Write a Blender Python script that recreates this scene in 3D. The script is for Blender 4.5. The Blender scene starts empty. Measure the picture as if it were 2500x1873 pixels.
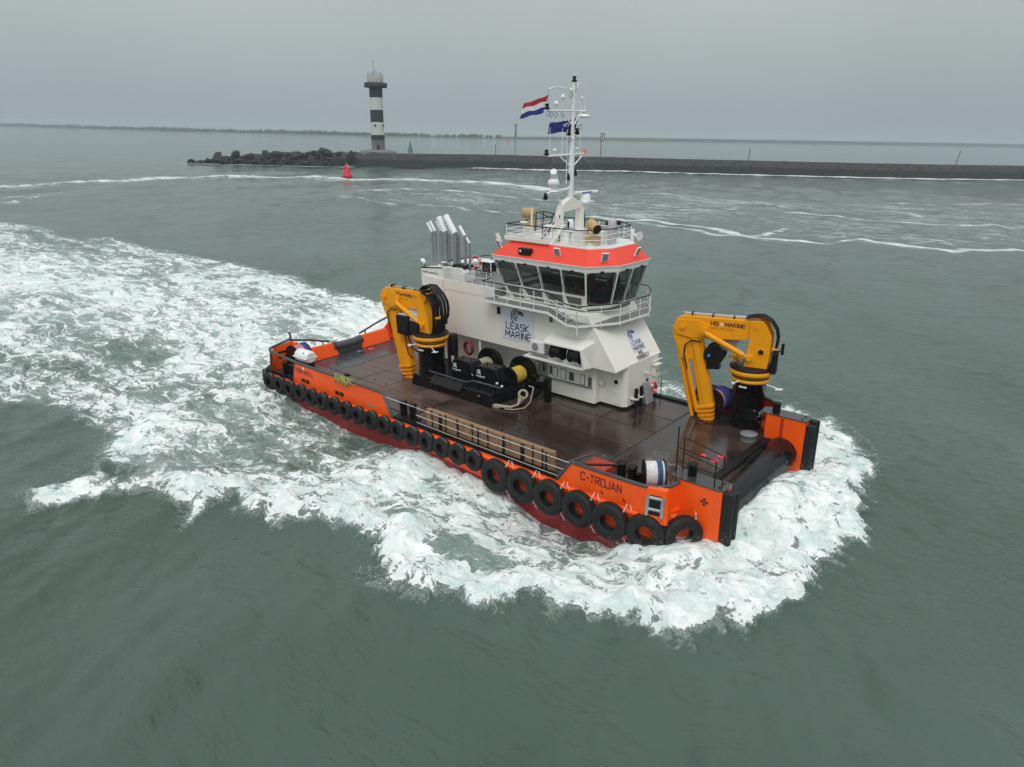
import bpy, bmesh, math, random, zlib, base64
import numpy as np
from mathutils import Matrix, Vector
random.seed(7)
sc = bpy.context.scene
# ------------------------------------------------------------------ camera, sky, sun, exposure
CAM = Vector((26.56849, -30.60509, 16.66639))
RGT = Vector((0.75204183, 0.65884298, 0.01894781)); UPV = Vector((-0.23074734, 0.23624269, 0.94389886)); FWD = Vector((-0.61740486, 0.71422358, -0.32969065))
cd = bpy.data.cameras.new("camera"); cam = bpy.data.objects.new("camera", cd); sc.collection.objects.link(cam)
cd.sensor_width = 36; cd.lens = 36 * 1748.0 / 2500; cd.clip_end = 20000; cd.clip_start = 0.3
mw = Matrix.Identity(4)
for i in range(3):
    mw[i][0] = RGT[i]; mw[i][1] = UPV[i]; mw[i][2] = -FWD[i]; mw[i][3] = CAM[i]
cam.matrix_world = mw; sc.camera = cam
SUN_AZ, SUN_EL = math.radians(-60), math.radians(55)
w = bpy.data.worlds.new("World"); sc.world = w; w.use_nodes = True
nt = w.node_tree; N = nt.nodes; LK = nt.links
bg = N['Background']
sky = N.new('ShaderNodeTexSky'); sky.sky_type = 'NISHITA'; sky.sun_disc = False
sky.sun_elevation = SUN_EL; sky.sun_rotation = math.radians(90) - SUN_AZ; sky.air_density = 1; sky.dust_density = 6; sky.ozone_density = 1
hs = N.new('ShaderNodeHueSaturation'); hs.inputs['Saturation'].default_value = 0.10
LK.new(sky.outputs[0], hs.inputs['Color'])
tc = N.new('ShaderNodeTexCoord'); sp = N.new('ShaderNodeSeparateXYZ'); LK.new(tc.outputs['Generated'], sp.inputs[0])
rp = N.new('ShaderNodeValToRGB'); LK.new(sp.outputs['Z'], rp.inputs[0])
e = rp.color_ramp.elements     # overcast cloud deck: slightly darker and bluer at the horizon, brighter overhead
e[0].position = 0.0; e[0].color = (2.85, 3.30, 3.55, 1); e[1].position = 0.22; e[1].color = (3.95, 4.45, 4.32, 1)
q = rp.color_ramp.elements.new(0.10); q.color = (3.25, 3.78, 3.80, 1); q = rp.color_ramp.elements.new(1.0); q.color = (8.4, 8.8, 8.8, 1)
cn = N.new('ShaderNodeTexNoise'); cn.inputs['Scale'].default_value = 2.2; cn.inputs['Detail'].default_value = 4
LK.new(tc.outputs['Generated'], cn.inputs['Vector'])
cm = N.new('ShaderNodeMapRange'); cm.inputs['From Min'].default_value = .3; cm.inputs['From Max'].default_value = .7; cm.inputs['To Min'].default_value = .93; cm.inputs['To Max'].default_value = 1.06
LK.new(cn.outputs['Fac'], cm.inputs['Value'])
ml = N.new('ShaderNodeVectorMath'); ml.operation = 'SCALE'; LK.new(rp.outputs[0], ml.inputs[0]); LK.new(cm.outputs[0], ml.inputs['Scale'])
mx = N.new('ShaderNodeMix'); mx.data_type = 'RGBA'; mx.inputs[0].default_value = 0.85
LK.new(hs.outputs[0], mx.inputs[6]); LK.new(ml.outputs[0], mx.inputs[7]); LK.new(mx.outputs[2], bg.inputs['Color'])
bg.inputs['Strength'].default_value = 0.1
sd = bpy.data.lights.new("sun", 'SUN'); sd.energy = 0.7; sd.angle = math.radians(25); sd.color = (1, .98, .95)
so = bpy.data.objects.new("sun", sd); sc.collection.objects.link(so)
so.rotation_euler = Vector((math.cos(SUN_AZ) * math.cos(SUN_EL), math.sin(SUN_AZ) * math.cos(SUN_EL), math.sin(SUN_EL))).to_track_quat('Z', 'Y').to_euler()
vs = sc.view_settings; vs.view_transform = 'Standard'; vs.look = 'None'; vs.exposure = 0.38; vs.gamma = 1; vs.use_curve_mapping = False
sc.cycles.volume_bounces = 1; sc.cycles.transparent_max_bounces = 12; sc.cycles.max_bounces = 8
sc.cycles.use_denoising = True

# ------------------------------------------------------------------ materials
MATS = {}
def inp(n, k, v):
    if k in n.inputs: n.inputs[k].default_value = v
def mat(name, col, rough=.5, metal=0, spec=.5, var=0.0, vscale=3.0, bump=0.0, bscale=20, alpha=1.0, coat=0, dirt=None, dscale=1.2, dstart=.55, rvar=0.0):
    m = bpy.data.materials.new(name); m.use_nodes = True; t = m.node_tree; b = t.nodes['Principled BSDF']
    c = (*col, 1)
    b.inputs['Base Color'].default_value = c; b.inputs['Roughness'].default_value = rough; b.inputs['Metallic'].default_value = metal
    inp(b, 'Specular IOR Level', spec); inp(b, 'Coat Weight', coat); b.inputs['Alpha'].default_value = alpha
    tcn = t.nodes.new('ShaderNodeTexCoord')
    if var > 0 or dirt:
        n = t.nodes.new('ShaderNodeTexNoise'); n.inputs['Scale'].default_value = vscale; n.inputs['Detail'].default_value = 5; n.inputs['Roughness'].default_value = .6
        t.links.new(tcn.outputs['Object'], n.inputs['Vector'])
        mr = t.nodes.new('ShaderNodeMapRange'); mr.inputs['From Min'].default_value = .3; mr.inputs['From Max'].default_value = .7
        mr.inputs['To Min'].default_value = 1 - var; mr.inputs['To Max'].default_value = 1 + var
        t.links.new(n.outputs['Fac'], mr.inputs['Value'])
        v = t.nodes.new('ShaderNodeVectorMath'); v.operation = 'SCALE'; v.inputs[0].default_value = col
        t.links.new(mr.outputs[0], v.inputs['Scale']); out = v.outputs[0]
        if dirt:
            mp = t.nodes.new('ShaderNodeMapping'); mp.inputs['Scale'].default_value = (1, 1, .35); t.links.new(tcn.outputs['Object'], mp.inputs['Vector'])
            n2 = t.nodes.new('ShaderNodeTexNoise'); n2.inputs['Scale'].default_value = dscale; n2.inputs['Detail'].default_value = 8; n2.inputs['Roughness'].default_value = .7
            t.links.new(mp.outputs[0], n2.inputs['Vector'])
            r2 = t.nodes.new('ShaderNodeMapRange'); r2.inputs['From Min'].default_value = dstart; r2.inputs['From Max'].default_value = dstart + .25; r2.inputs['To Max'].default_value = .6
            t.links.new(n2.outputs['Fac'], r2.inputs['Value'])
            x = t.nodes.new('ShaderNodeMix'); x.data_type = 'RGBA'; t.links.new(r2.outputs[0], x.inputs[0]); t.links.new(out, x.inputs[6]); x.inputs[7].default_value = (*dirt, 1); out = x.outputs[2]
        t.links.new(out, b.inputs['Base Color'])
        if rvar:
            r3 = t.nodes.new('ShaderNodeMapRange'); r3.inputs['From Min'].default_value = .35; r3.inputs['From Max'].default_value = .65; r3.inputs['To Min'].default_value = max(.03, rough - rvar); r3.inputs['To Max'].default_value = rough + rvar
            t.links.new(n.outputs['Fac'], r3.inputs['Value']); t.links.new(r3.outputs[0], b.inputs['Roughness'])
    if bump:
        n3 = t.nodes.new('ShaderNodeTexNoise'); n3.inputs['Scale'].default_value = bscale; n3.inputs['Detail'].default_value = 4
        t.links.new(tcn.outputs['Object'], n3.inputs['Vector'])
        bp = t.nodes.new('ShaderNodeBump'); bp.inputs['Distance'].default_value = bump; bp.inputs['Strength'].default_value = 1
        t.links.new(n3.outputs['Fac'], bp.inputs['Height']); t.links.new(bp.outputs[0], b.inputs['Normal'])
    MATS[name] = m; return m
ORANGE = mat('orange_paint', (.97, .105, .006), .34, spec=.3, var=.05, vscale=.8, dirt=(.42, .06, .015), dscale=2.2, dstart=.61, coat=.05)
ROOFRED = mat('coral_roof_paint', (.86, .060, .028), .5, var=.03, vscale=1.0)
REDHULL = mat('red_bottom_paint', (.30, .016, .018), .35, var=.12, vscale=1.5, dirt=(.10, .01, .01), dscale=1.5, dstart=.5)
DKRED = mat('dark_red_paint', (.45, .03, .015), .4, var=.08)  # deep red of the port bow bulwark, hatch coaming and small fittings
CREAM = mat('cream_paint', (.82, .80, .745), .42, var=.03, vscale=.6, dirt=(.46, .42, .34), dscale=1.3, dstart=.62)
WHITE = mat('white_paint', (.82, .82, .80), .4, var=.03, dirt=(.5, .48, .42), dstart=.68)
PURE = mat('white_plastic', (.82, .83, .84), .35, var=.02)
BLACK = mat('black_paint', (.006, .0065, .0075), .24, spec=.3, var=.3, vscale=2, rvar=.1)
DBLACK = mat('matt_black', (.006, .006, .0065), .5, spec=.3, var=.3, vscale=4)
RUBBER = mat('tyre_rubber', (.014, .015, .015), .6, spec=.3, var=.35, vscale=3, bump=.01, bscale=14, dirt=(.055, .055, .05), dstart=.6, dscale=3)
RAILG = mat('grey_rail_tube', (.060, .063, .070), .4, var=.15)
YELLOW = mat('crane_yellow', (.88, .350, .003), .42, spec=.28, var=.04, vscale=1.5, dirt=(.45, .17, .01), dscale=3, dstart=.60, coat=.03)
GREYM = mat('grey_steel', (.30, .31, .32), .4, metal=.3, var=.1)
STEEL = mat('bare_steel', (.45, .46, .47), .3, metal=.8, var=.1)
GREYF = mat('grey_deck_coat', (.20, .205, .21), .5, var=.1, vscale=2)
TAN = mat('tan_canvas', (.50, .33, .13), .7, var=.12, vscale=4, bump=.01, bscale=10)
REDP = mat('signal_red', (.62, .02, .03), .4, var=.1)
PINK = mat('pink_red_marking', (.75, .05, .11), .4, var=.1)
BLUE = mat('blue_cloth', (.02, .03, .20), .7, var=.2, vscale=2)
FRED = mat('flag_red', (.45, .015, .035), .7, var=.15, vscale=2)
FWHT = mat('flag_white', (.72, .73, .76), .7, var=.05)
ROPEY = mat('yellow_rope', (.62, .42, .05), .85, var=.3, vscale=8, bump=.015, bscale=30)
ROPEG = mat('grey_green_rope', (.30, .31, .20), .9, var=.3, vscale=8, bump=.015, bscale=30)
ROPEO = mat('olive_rope', (.33, .33, .10), .85, var=.4, vscale=8, bump=.01, bscale=30)
ROPEW = mat('white_rope', (.72, .72, .72), .85, var=.2, vscale=8, bump=.02, bscale=24)
ROPEB = mat('blue_rope', (.05, .09, .22), .85, var=.4, vscale=8, bump=.02, bscale=24)
ROPEV = mat('violet_blue_rope', (.05, .05, .26), .85, var=.3, vscale=8, bump=.02, bscale=24)
ROPEP = mat('red_white_rope', (.55, .22, .24), .85, var=.6, vscale=14, bump=.02, bscale=24)
HAWSER = mat('worn_hawser', (.42, .36, .26), .95, var=.35, vscale=7, bump=.03, bscale=20)
INK = mat('navy_ink', (.012, .016, .035), .5)
INKR = mat('dark_red_lettering', (.12, .012, .01), .5)
SIGN = mat('sign_board_white', (.72, .74, .84), .4)
BLUEI = mat('blue_lettering', (.02, .06, .45), .5)
TEAL = mat('teal_ink', (.04, .12, .20), .5)
AMBER = mat('amber_lamp', (.75, .16, .01), .3)
WOODW = mat('hardwood_timber', (.27, .155, .085), .6, var=.3, vscale=2.5, bump=.008, bscale=12, dirt=(.12, .07, .04), dscale=3, dstart=.5)
CONC = mat('concrete', (.20, .195, .19), .85, var=.2, vscale=.3, dirt=(.10, .10, .10), dscale=.3, dstart=.45)
DCONC = mat('dark_band_paint', (.028, .034, .038), .7, var=.15, vscale=.4)
WBAND = mat('white_band_paint', (.62, .63, .60), .7, var=.05, vscale=.4, dirt=(.38, .38, .34), dscale=.5, dstart=.55)
BUOYR = mat('buoy_red', (.62, .012, .03), .45, var=.1)
BUOYG = mat('buoy_green', (.02, .16, .09), .5, var=.1)
POLEY = mat('yellowed_post', (.35, .27, .13), .8, var=.2)
LEAF = mat('far_foliage', (.035, .05, .035), .9, var=.4, vscale=.05)
LAND = mat('far_land', (.045, .055, .04), .9, var=.3, vscale=.02)
DIKE = mat('far_dike_stone', (.06, .065, .065), .9, var=.2, vscale=.02)

def glass_mat():
    m = bpy.data.materials.new('tinted_glass'); m.use_nodes = True; t = m.node_tree; b = t.nodes['Principled BSDF']
    b.inputs['Base Color'].default_value = (.016, .026, .026, 1); b.inputs['Roughness'].default_value = .03; inp(b, 'IOR', 1.6); b.inputs['Alpha'].default_value = .38
    return m
GLASS = glass_mat()

def wood_deck():
    m = bpy.data.materials.new('wet_deck_boards'); m.use_nodes = True; t = m.node_tree; b = t.nodes['Principled BSDF']; L = t.links
    tcn = t.nodes.new('ShaderNodeTexCoord'); geo = t.nodes.new('ShaderNodeNewGeometry'); oi = t.nodes.new('ShaderNodeObjectInfo')
    mp = t.nodes.new('ShaderNodeMapping'); mp.inputs['Scale'].default_value = (.5, 7, 1); L.new(geo.outputs['Position'], mp.inputs['Vector'])
    n = t.nodes.new('ShaderNodeTexNoise'); n.inputs['Scale'].default_value = 1.0; n.inputs['Detail'].default_value = 6; n.inputs['Roughness'].default_value = .65; L.new(mp.outputs[0], n.inputs['Vector'])
    r = t.nodes.new('ShaderNodeValToRGB'); r.color_ramp.elements[0].position = .3; r.color_ramp.elements[0].color = (.050, .028, .024, 1); r.color_ramp.elements[1].position = .72; r.color_ramp.elements[1].color = (.150, .098, .084, 1)
    L.new(n.outputs['Fac'], r.inputs[0])
    n2 = t.nodes.new('ShaderNodeTexNoise'); n2.inputs['Scale'].default_value = .35; n2.inputs['Detail'].default_value = 5; L.new(geo.outputs['Position'], n2.inputs['Vector'])
    wr = t.nodes.new('ShaderNodeMapRange'); wr.inputs['From Min'].default_value = .38; wr.inputs['From Max'].default_value = .62; L.new(n2.outputs['Fac'], wr.inputs['Value'])
    # wetter towards the bow (sea water shipped over the roller)
    sx = t.nodes.new('ShaderNodeSeparateXYZ'); L.new(geo.outputs['Position'], sx.inputs[0])
    xr = t.nodes.new('ShaderNodeMapRange'); xr.inputs['From Min'].default_value = -9; xr.inputs['From Max'].default_value = 6; L.new(sx.outputs['X'], xr.inputs['Value'])
    dry = t.nodes.new('ShaderNodeMath'); dry.operation = 'MULTIPLY_ADD'; L.new(wr.outputs[0], dry.inputs[0]); dry.inputs[1].default_value = .55; dry.inputs[2].default_value = 0
    wet = t.nodes.new('ShaderNodeMath'); wet.operation = 'MULTIPLY_ADD'; L.new(xr.outputs[0], wet.inputs[0]); wet.inputs[1].default_value = .75; L.new(dry.outputs[0], wet.inputs[2]); wet.use_clamp = True
    ro = t.nodes.new('ShaderNodeMapRange'); L.new(wet.outputs[0], ro.inputs['Value']); ro.inputs['To Min'].default_value = .55; ro.inputs['To Max'].default_value = .09; L.new(ro.outputs[0], b.inputs['Roughness'])
    dk = t.nodes.new('ShaderNodeMapRange'); L.new(wet.outputs[0], dk.inputs['Value']); dk.inputs['To Min'].default_value = 1.35; dk.inputs['To Max'].default_value = .36
    ov = t.nodes.new('ShaderNodeMapRange'); L.new(oi.outputs['Random'], ov.inputs['Value']); ov.inputs['To Min'].default_value = .72; ov.inputs['To Max'].default_value = 1.25
    mu = t.nodes.new('ShaderNodeMath'); mu.operation = 'MULTIPLY'; L.new(dk.outputs[0], mu.inputs[0]); L.new(ov.outputs[0], mu.inputs[1])
    v = t.nodes.new('ShaderNodeVectorMath'); v.operation = 'SCALE'; L.new(r.outputs[0], v.inputs[0]); L.new(mu.outputs[0], v.inputs['Scale'])
    # lacy foam left on the forward deck
    vo = t.nodes.new('ShaderNodeTexVoronoi'); vo.feature = 'DISTANCE_TO_EDGE'; vo.inputs['Scale'].default_value = 2.6
    n4 = t.nodes.new('ShaderNodeTexNoise'); n4.inputs['Scale'].default_value = 1.3; n4.inputs['Detail'].default_value = 3; L.new(geo.outputs['Position'], n4.inputs['Vector'])
    ad = t.nodes.new('ShaderNodeVectorMath'); ad.operation = 'MULTIPLY_ADD'; L.new(n4.outputs['Color'], ad.inputs[0]); ad.inputs[1].default_value = (1.6, 1.6, 0); L.new(geo.outputs['Position'], ad.inputs[2]); L.new(ad.outputs[0], vo.inputs['Vector'])
    fm = t.nodes.new('ShaderNodeMapRange'); fm.inputs['From Min'].default_value = .0; fm.inputs['From Max'].default_value = .035; fm.inputs['To Min'].default_value = 1; fm.inputs['To Max'].default_value = 0; L.new(vo.outputs['Distance'], fm.inputs['Value'])
    px = t.nodes.new('ShaderNodeMapRange'); px.inputs['From Min'].default_value = 7.5; px.inputs['From Max'].default_value = 11; L.new(sx.outputs['X'], px.inputs['Value'])
    py = t.nodes.new('ShaderNodeMapRange'); py.inputs['From Min'].default_value = 0.5; py.inputs['From Max'].default_value = -3.0; L.new(sx.outputs['Y'], py.inputs['Value'])
    n5 = t.nodes.new('ShaderNodeTexNoise'); n5.inputs['Scale'].default_value = .9; n5.inputs['Detail'].default_value = 5; L.new(geo.outputs['Position'], n5.inputs['Vector'])
    n5r = t.nodes.new('ShaderNodeMapRange'); n5r.inputs['From Min'].default_value = .50; n5r.inputs['From Max'].default_value = .60; L.new(n5.outputs['Fac'], n5r.inputs['Value'])
    a = fm.outputs[0]
    for o in (px, py, n5r):
        k = t.nodes.new('ShaderNodeMath'); k.operation = 'MULTIPLY'; L.new(a, k.inputs[0]); L.new(o.outputs[0], k.inputs[1]); a = k.outputs[0]
    x = t.nodes.new('ShaderNodeMix'); x.data_type = 'RGBA'; L.new(a, x.inputs[0]); L.new(v.outputs[0], x.inputs[6]); x.inputs[7].default_value = (.6, .62, .62, 1); L.new(x.outputs[2], b.inputs['Base Color'])
    bp = t.nodes.new('ShaderNodeBump'); bp.inputs['Distance'].default_value = .006; L.new(n.outputs['Fac'], bp.inputs['Height']); L.new(bp.outputs[0], b.inputs['Normal'])
    return m
DECKW = wood_deck()
DECKS = mat('wet_steel_deck', (.045, .047, .052), .22, var=.25, vscale=1.2, rvar=.14)

# ------------------------------------------------------------------ mesh helpers
class MB:
    def __init__(s): s.v = []; s.f = []; s.sm = []
    def add(s, vs, fs, smooth=False):
        o = len(s.v); s.v += [tuple(v) for v in vs]; s.f += [tuple(i + o for i in f) for f in fs]; s.sm += [smooth] * len(fs); return s
    def box(s, x0, x1, y0, y1, z0, z1):
        vs = [(x, y, z) for x in (x0, x1) for y in (y0, y1) for z in (z0, z1)]
        return s.add(vs, [(0, 1, 3, 2), (4, 6, 7, 5), (0, 4, 5, 1), (2, 3, 7, 6), (0, 2, 6, 4), (1, 5, 7, 3)])
    def hexa(s, p):   # 8 points: bottom 4 ccw, top 4 ccw
        return s.add(p, [(3, 2, 1, 0), (4, 5, 6, 7), (0, 1, 5, 4), (1, 2, 6, 5), (2, 3, 7, 6), (3, 0, 4, 7)])
    def prism(s, poly, z0, z1):   # poly xy, z constants
        n = len(poly); vs = [(x, y, z0) for x, y in poly] + [(x, y, z1) for x, y in poly]
        return s.add(vs, [tuple(reversed(range(n))), tuple(range(n, 2 * n))] + [(i, (i + 1) % n, n + (i + 1) % n, n + i) for i in range(n)])
    def prof(s, pts, fn, a, b):   # 2D profile extruded from a to b through fn(u,z,w)
        n = len(pts); vs = [fn(u, z, a) for u, z in pts] + [fn(u, z, b) for u, z in pts]
        return s.add(vs, [tuple(reversed(range(n))), tuple(range(n, 2 * n))] + [(i, (i + 1) % n, n + (i + 1) % n, n + i) for i in range(n)])
    def loft(s, r1, r2, cap=True):
        n = len(r1); vs = list(r1) + list(r2); fs = [(i, (i + 1) % n, n + (i + 1) % n, n + i) for i in range(n)]
        if cap: fs += [tuple(reversed(range(n))), tuple(range(n, 2 * n))]
        return s.add(vs, fs)
    def tube(s, path, r, n=8, r2=None, closed=False, cap=True):
        path = [Vector(p) for p in path]; m = len(path); vs = []; prev = None
        for i, p in enumerate(path):
            if closed: d = path[(i + 1) % m] - path[i - 1]
            else: d = path[min(i + 1, m - 1)] - path[max(i - 1, 0)]
            d = d.normalized() if d.length > 1e-9 else Vector((0, 0, 1))
            if prev is None:
                a = Vector((0, 0, 1)) if abs(d.z) < .9 else Vector((1, 0, 0)); u = d.cross(a).normalized()
            else: u = (prev - d * prev.dot(d)).normalized()
            prev = u; v = d.cross(u); rr = r if r2 is None else r + (r2 - r) * i / (m - 1)
            vs += [p + (u * math.cos(2 * math.pi * k / n) + v * math.sin(2 * math.pi * k / n)) * rr for k in range(n)]
        fs = [(i * n + k, i * n + (k + 1) % n, (i + 1) * n + (k + 1) % n, (i + 1) * n + k) for i in range(m - 1) for k in range(n)]
        if closed: fs += [((m - 1) * n + k, (m - 1) * n + (k + 1) % n, (k + 1) % n, k) for k in range(n)]
        s.add(vs, fs, True)
        if cap and not closed: s.add(vs[:n], [tuple(reversed(range(n)))]); s.add(vs[-n:], [tuple(range(n))])
        return s
    def cyl(s, p0, p1, r, n=16, r2=None): return s.tube([p0, p1], r, n, r2)
    def lathe(s, c, prof, n=20, axis='z'):   # prof: (r, h) list along axis
        vs = []
        for r, h in prof:
            for k in range(n):
                a = 2 * math.pi * k / n; ca, sa = r * math.cos(a), r * math.sin(a)
                vs.append({'z': (c[0] + ca, c[1] + sa, c[2] + h), 'x': (c[0] + h, c[1] + ca, c[2] + sa), 'y': (c[0] + sa, c[1] + h, c[2] + ca)}[axis])
        m = len(prof); fs = [(i * n + k, i * n + (k + 1) % n, (i + 1) * n + (k + 1) % n, (i + 1) * n + k) for i in range(m - 1) for k in range(n)]
        s.add(vs, fs, True); s.add(vs[:n], [tuple(reversed(range(n)))]); s.add(vs[-n:], [tuple(range(n))]); return s
    def torus(s, c, ax, R, r, n=24, m=10, sy=1.0, flat=1.0):
        ax = Vector(ax).normalized(); a = Vector((0, 0, 1)) if abs(ax.z) < .9 else Vector((1, 0, 0)); u = ax.cross(a).normalized(); v = ax.cross(u); c = Vector(c); vs = []
        for i in range(n):
            t = 2 * math.pi * i / n; d = u * math.cos(t) + v * math.sin(t)
            for k in range(m):
                p = 2 * math.pi * k / m; vs.append(c + d * (R + r * math.cos(p)) + ax * r * flat * math.sin(p))
        return s.add(vs, [(i * m + k, i * m + (k + 1) % m, ((i + 1) % n) * m + (k + 1) % m, ((i + 1) % n) * m + k) for i in range(n) for k in range(m)], True)
    def ball(s, c, r, n=10, m=7, sz=1.0):
        return s.lathe(c, [(r * math.sin(math.pi * i / m) + 1e-4, -r * sz * math.cos(math.pi * i / m)) for i in range(m + 1)], n)

C = sc.collection
T4 = Matrix(((0.99987082, -0.00930006, -0.01310928, 0), (0.0089811, 0.99966721, -0.02418286, 0), (0.01332982, 0.024062, 0.9996216, 0), (0, 0, 0, 1)))   # heel and trim of the boat in the turn
ONSHIP = []
def tag(o, label=None, cat=None, group=None, kind=None):
    if label: o['label'] = label
    if cat: o['category'] = cat
    if group: o['group'] = group
    if kind: o['kind'] = kind
    return o
def thing(name, label, cat, loc=(0, 0, 0), group=None, ship=True):
    o = bpy.data.objects.new(name, None); C.objects.link(o); o.empty_display_size = .5; o.location = loc
    tag(o, label, cat, group)
    if ship: ONSHIP.append(o)
    return o
def rootof(o):
    while o.parent: o = o.parent
    return o
def mesh(name, mb, m, bevel=0):
    me = bpy.data.meshes.new(name); me.from_pydata([tuple(v) for v in mb.v], [], mb.f); me.materials.append(m)
    me.polygons.foreach_set('use_smooth', mb.sm); me.update()
    bm = bmesh.new(); bm.from_mesh(me); bmesh.ops.recalc_face_normals(bm, faces=bm.faces)
    if bevel:
        eds = [ed for ed in bm.edges if len(ed.link_faces) == 2 and ed.calc_face_angle(0) > .6 and not (ed.link_faces[0].smooth and ed.link_faces[1].smooth)]
        bmesh.ops.bevel(bm, geom=eds, offset=bevel, segments=1, affect='EDGES', clamp_overlap=True)
    bm.to_mesh(me); bm.free()
    return me
def obj(name, mb, m, parent=None, label=None, cat=None, group=None, kind=None, ship=True, loc=(0, 0, 0), bevel=0):
    # vertices are given in boat (or world) coordinates; the object keeps its origin at its thing's base
    base = Vector(rootof(parent).location) if parent else Vector(loc)
    mb.v = [tuple(Vector(v) - base) for v in mb.v]
    o = bpy.data.objects.new(name, mesh(name, mb, m, bevel)); C.objects.link(o)
    if parent: o.parent = parent
    else:
        o.location = loc
        if ship: ONSHIP.append(o)
    return tag(o, label, cat, group, kind)
def copy_tree(o, parent=None):
    c = o.copy(); C.objects.link(c); c.parent = parent
    for ch in o.children: copy_tree(ch, c)
    return c
def text(s, org, right, up, size, m, parent, name='lettering', align='LEFT', depth=.004, bold=0.0, sx=1.0, spacing=1.0):
    cu = bpy.data.curves.new(name, 'FONT'); cu.body = s; cu.size = size; cu.extrude = depth; cu.offset = bold; cu.align_x = align; cu.align_y = 'BOTTOM_BASELINE'; cu.space_character = spacing; cu.resolution_u = 2
    t = bpy.data.objects.new(name, cu); C.objects.link(t); bpy.context.view_layer.update()
    me = bpy.data.meshes.new_from_object(t.evaluated_get(bpy.context.evaluated_depsgraph_get())); bpy.data.objects.remove(t)
    right = Vector(right).normalized(); up = Vector(up); up = (up - right * up.dot(right)).normalized(); n = right.cross(up)
    base = Vector(rootof(parent).location); org = Vector(org) - base
    M = Matrix((( right.x * sx, up.x, n.x, org.x), (right.y * sx, up.y, n.y, org.y), (right.z * sx, up.z, n.z, org.z), (0, 0, 0, 1)))
    me.transform(M); me.materials.clear(); me.materials.append(m)
    o = bpy.data.objects.new(name, me); C.objects.link(o); o.parent = parent; return o
def arc(c, R, a0, a1, z=None, n=8):
    return [(c[0] + R * math.cos(math.radians(a0 + (a1 - a0) * i / n)), c[1] + R * math.sin(math.radians(a0 + (a1 - a0) * i / n))) for i in range(n + 1)]

def rounded(pts, r=.16, n=3):
    out = [pts[0]]
    for i in range(1, len(pts) - 1):
        p0, p1, p2 = Vector(pts[i - 1]), Vector(pts[i]), Vector(pts[i + 1]); a = (p0 - p1); b_ = (p2 - p1); k = min(r, a.length * .5, b_.length * .5); a = p1 + a.normalized() * k; b_ = p1 + b_.normalized() * k
        for j in range(n + 1): t = j / n; out.append(tuple(a * (1 - t) ** 2 + p1 * 2 * t * (1 - t) + b_ * t ** 2))
    return out + [pts[-1]]
GL = {'L': [[(0, 1), (0, 0), (.62, 0)]], 'E': [[(.66, 1), (0, 1), (0, 0), (.66, 0)], [(0, .5), (.6, .5)]], 'A': [[(0, 0), (.36, 1), (.72, 0)], [(.12, .3), (.60, .3)]], 'S': [[(.62, 1), (0, 1), (0, .52), (.64, .52), (.64, 0), (0, 0)]],
      'K': [[(0, 0), (0, 1)], [(.62, 1), (.05, .48), (.66, 0)]], 'M': [[(0, 0), (0, 1), (.4, .3), (.8, 1), (.8, 0)]], 'R': [[(0, 0), (0, 1), (.62, 1), (.62, .5), (0, .5)], [(.3, .5), (.66, 0)]], 'I': [[(.08, 0), (.08, 1)]], 'N': [[(0, 0), (0, 1), (.62, 0), (.62, 1)]],
      'O': [[(.32, 0), (0, 0), (0, 1), (.66, 1), (.66, 0), (.32, 0)]], 'C': [[(.64, .82), (.64, 1), (0, 1), (0, 0), (.64, 0), (.64, .18)]], '-': [[(.08, .48), (.42, .48)]], 'T': [[(0, 1), (.66, 1)], [(.33, 1), (.33, 0)]], 'J': [[(.5, 1), (.5, 0), (0, 0), (0, .25)]],
      'H': [[(0, 0), (0, 1)], [(.62, 0), (.62, 1)], [(0, .5), (.62, .5)]], 'W': [[(0, 1), (.2, 0), (.42, .8), (.64, 0), (.84, 1)]],
      '9': [[(.6, .46), (0, .46), (0, 1), (.6, 1), (.6, 0), (.05, 0)]], '8': [[(.3, .52), (0, .52), (0, 1), (.6, 1), (.6, .52), (0, .52), (0, 0), (.6, 0), (.6, .52)]], '6': [[(.55, 1), (0, 1), (0, 0), (.6, 0), (.6, .54), (0, .54)]], '5': [[(.58, 1), (0, 1), (0, .55), (.6, .55), (.6, 0), (0, 0)]], '7': [[(0, 1), (.6, 1), (.2, 0)]], '0': [[(.3, 0), (0, 0), (0, 1), (.6, 1), (.6, 0), (.3, 0)]]}
SHARP = 'AKMNWTIHR-7'
def stroke_text(s, org, right, up, size, m, parent, name='lettering', align='LEFT', w_=.13, sx=1.0, gap=.24):
    R_ = Vector(right).normalized(); U_ = Vector(up); U_ = (U_ - R_ * U_.dot(R_)).normalized(); N_ = R_.cross(U_); O_ = Vector(org)
    wid = lambda c: max(max(p[0] for p in l) for l in GL[c]); tot = sum(wid(c) + gap for c in s) - gap; x = -tot / 2 if align == 'CENTER' else 0; mb = MB(); k = 0
    for c in s:
        for l in GL[c]:
            l = l if c in SHARP and c != 'R' else rounded(l, .2)
            for (ax, ay), (bx, by) in zip(l[:-1], l[1:]):
                d = Vector((bx - ax, by - ay))
                if d.length < 1e-6: continue
                d.normalize(); q = Vector((-d.y, d.x)) * w_ / 2; e_ = d * w_ * .42; k += 1; off = .003 + .0006 * (k % 7)
                mb.add([tuple(O_ + (R_ * ((x + px_) * sx) + U_ * py_) * size + N_ * off) for px_, py_ in ((ax - e_.x + q.x, ay - e_.y + q.y), (ax - e_.x - q.x, ay - e_.y - q.y), (bx + e_.x - q.x, by + e_.y - q.y), (bx + e_.x + q.x, by + e_.y + q.y))], [(0, 1, 2, 3)])
        x += wid(c) + gap
    return obj(name, mb, m, parent)

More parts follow.
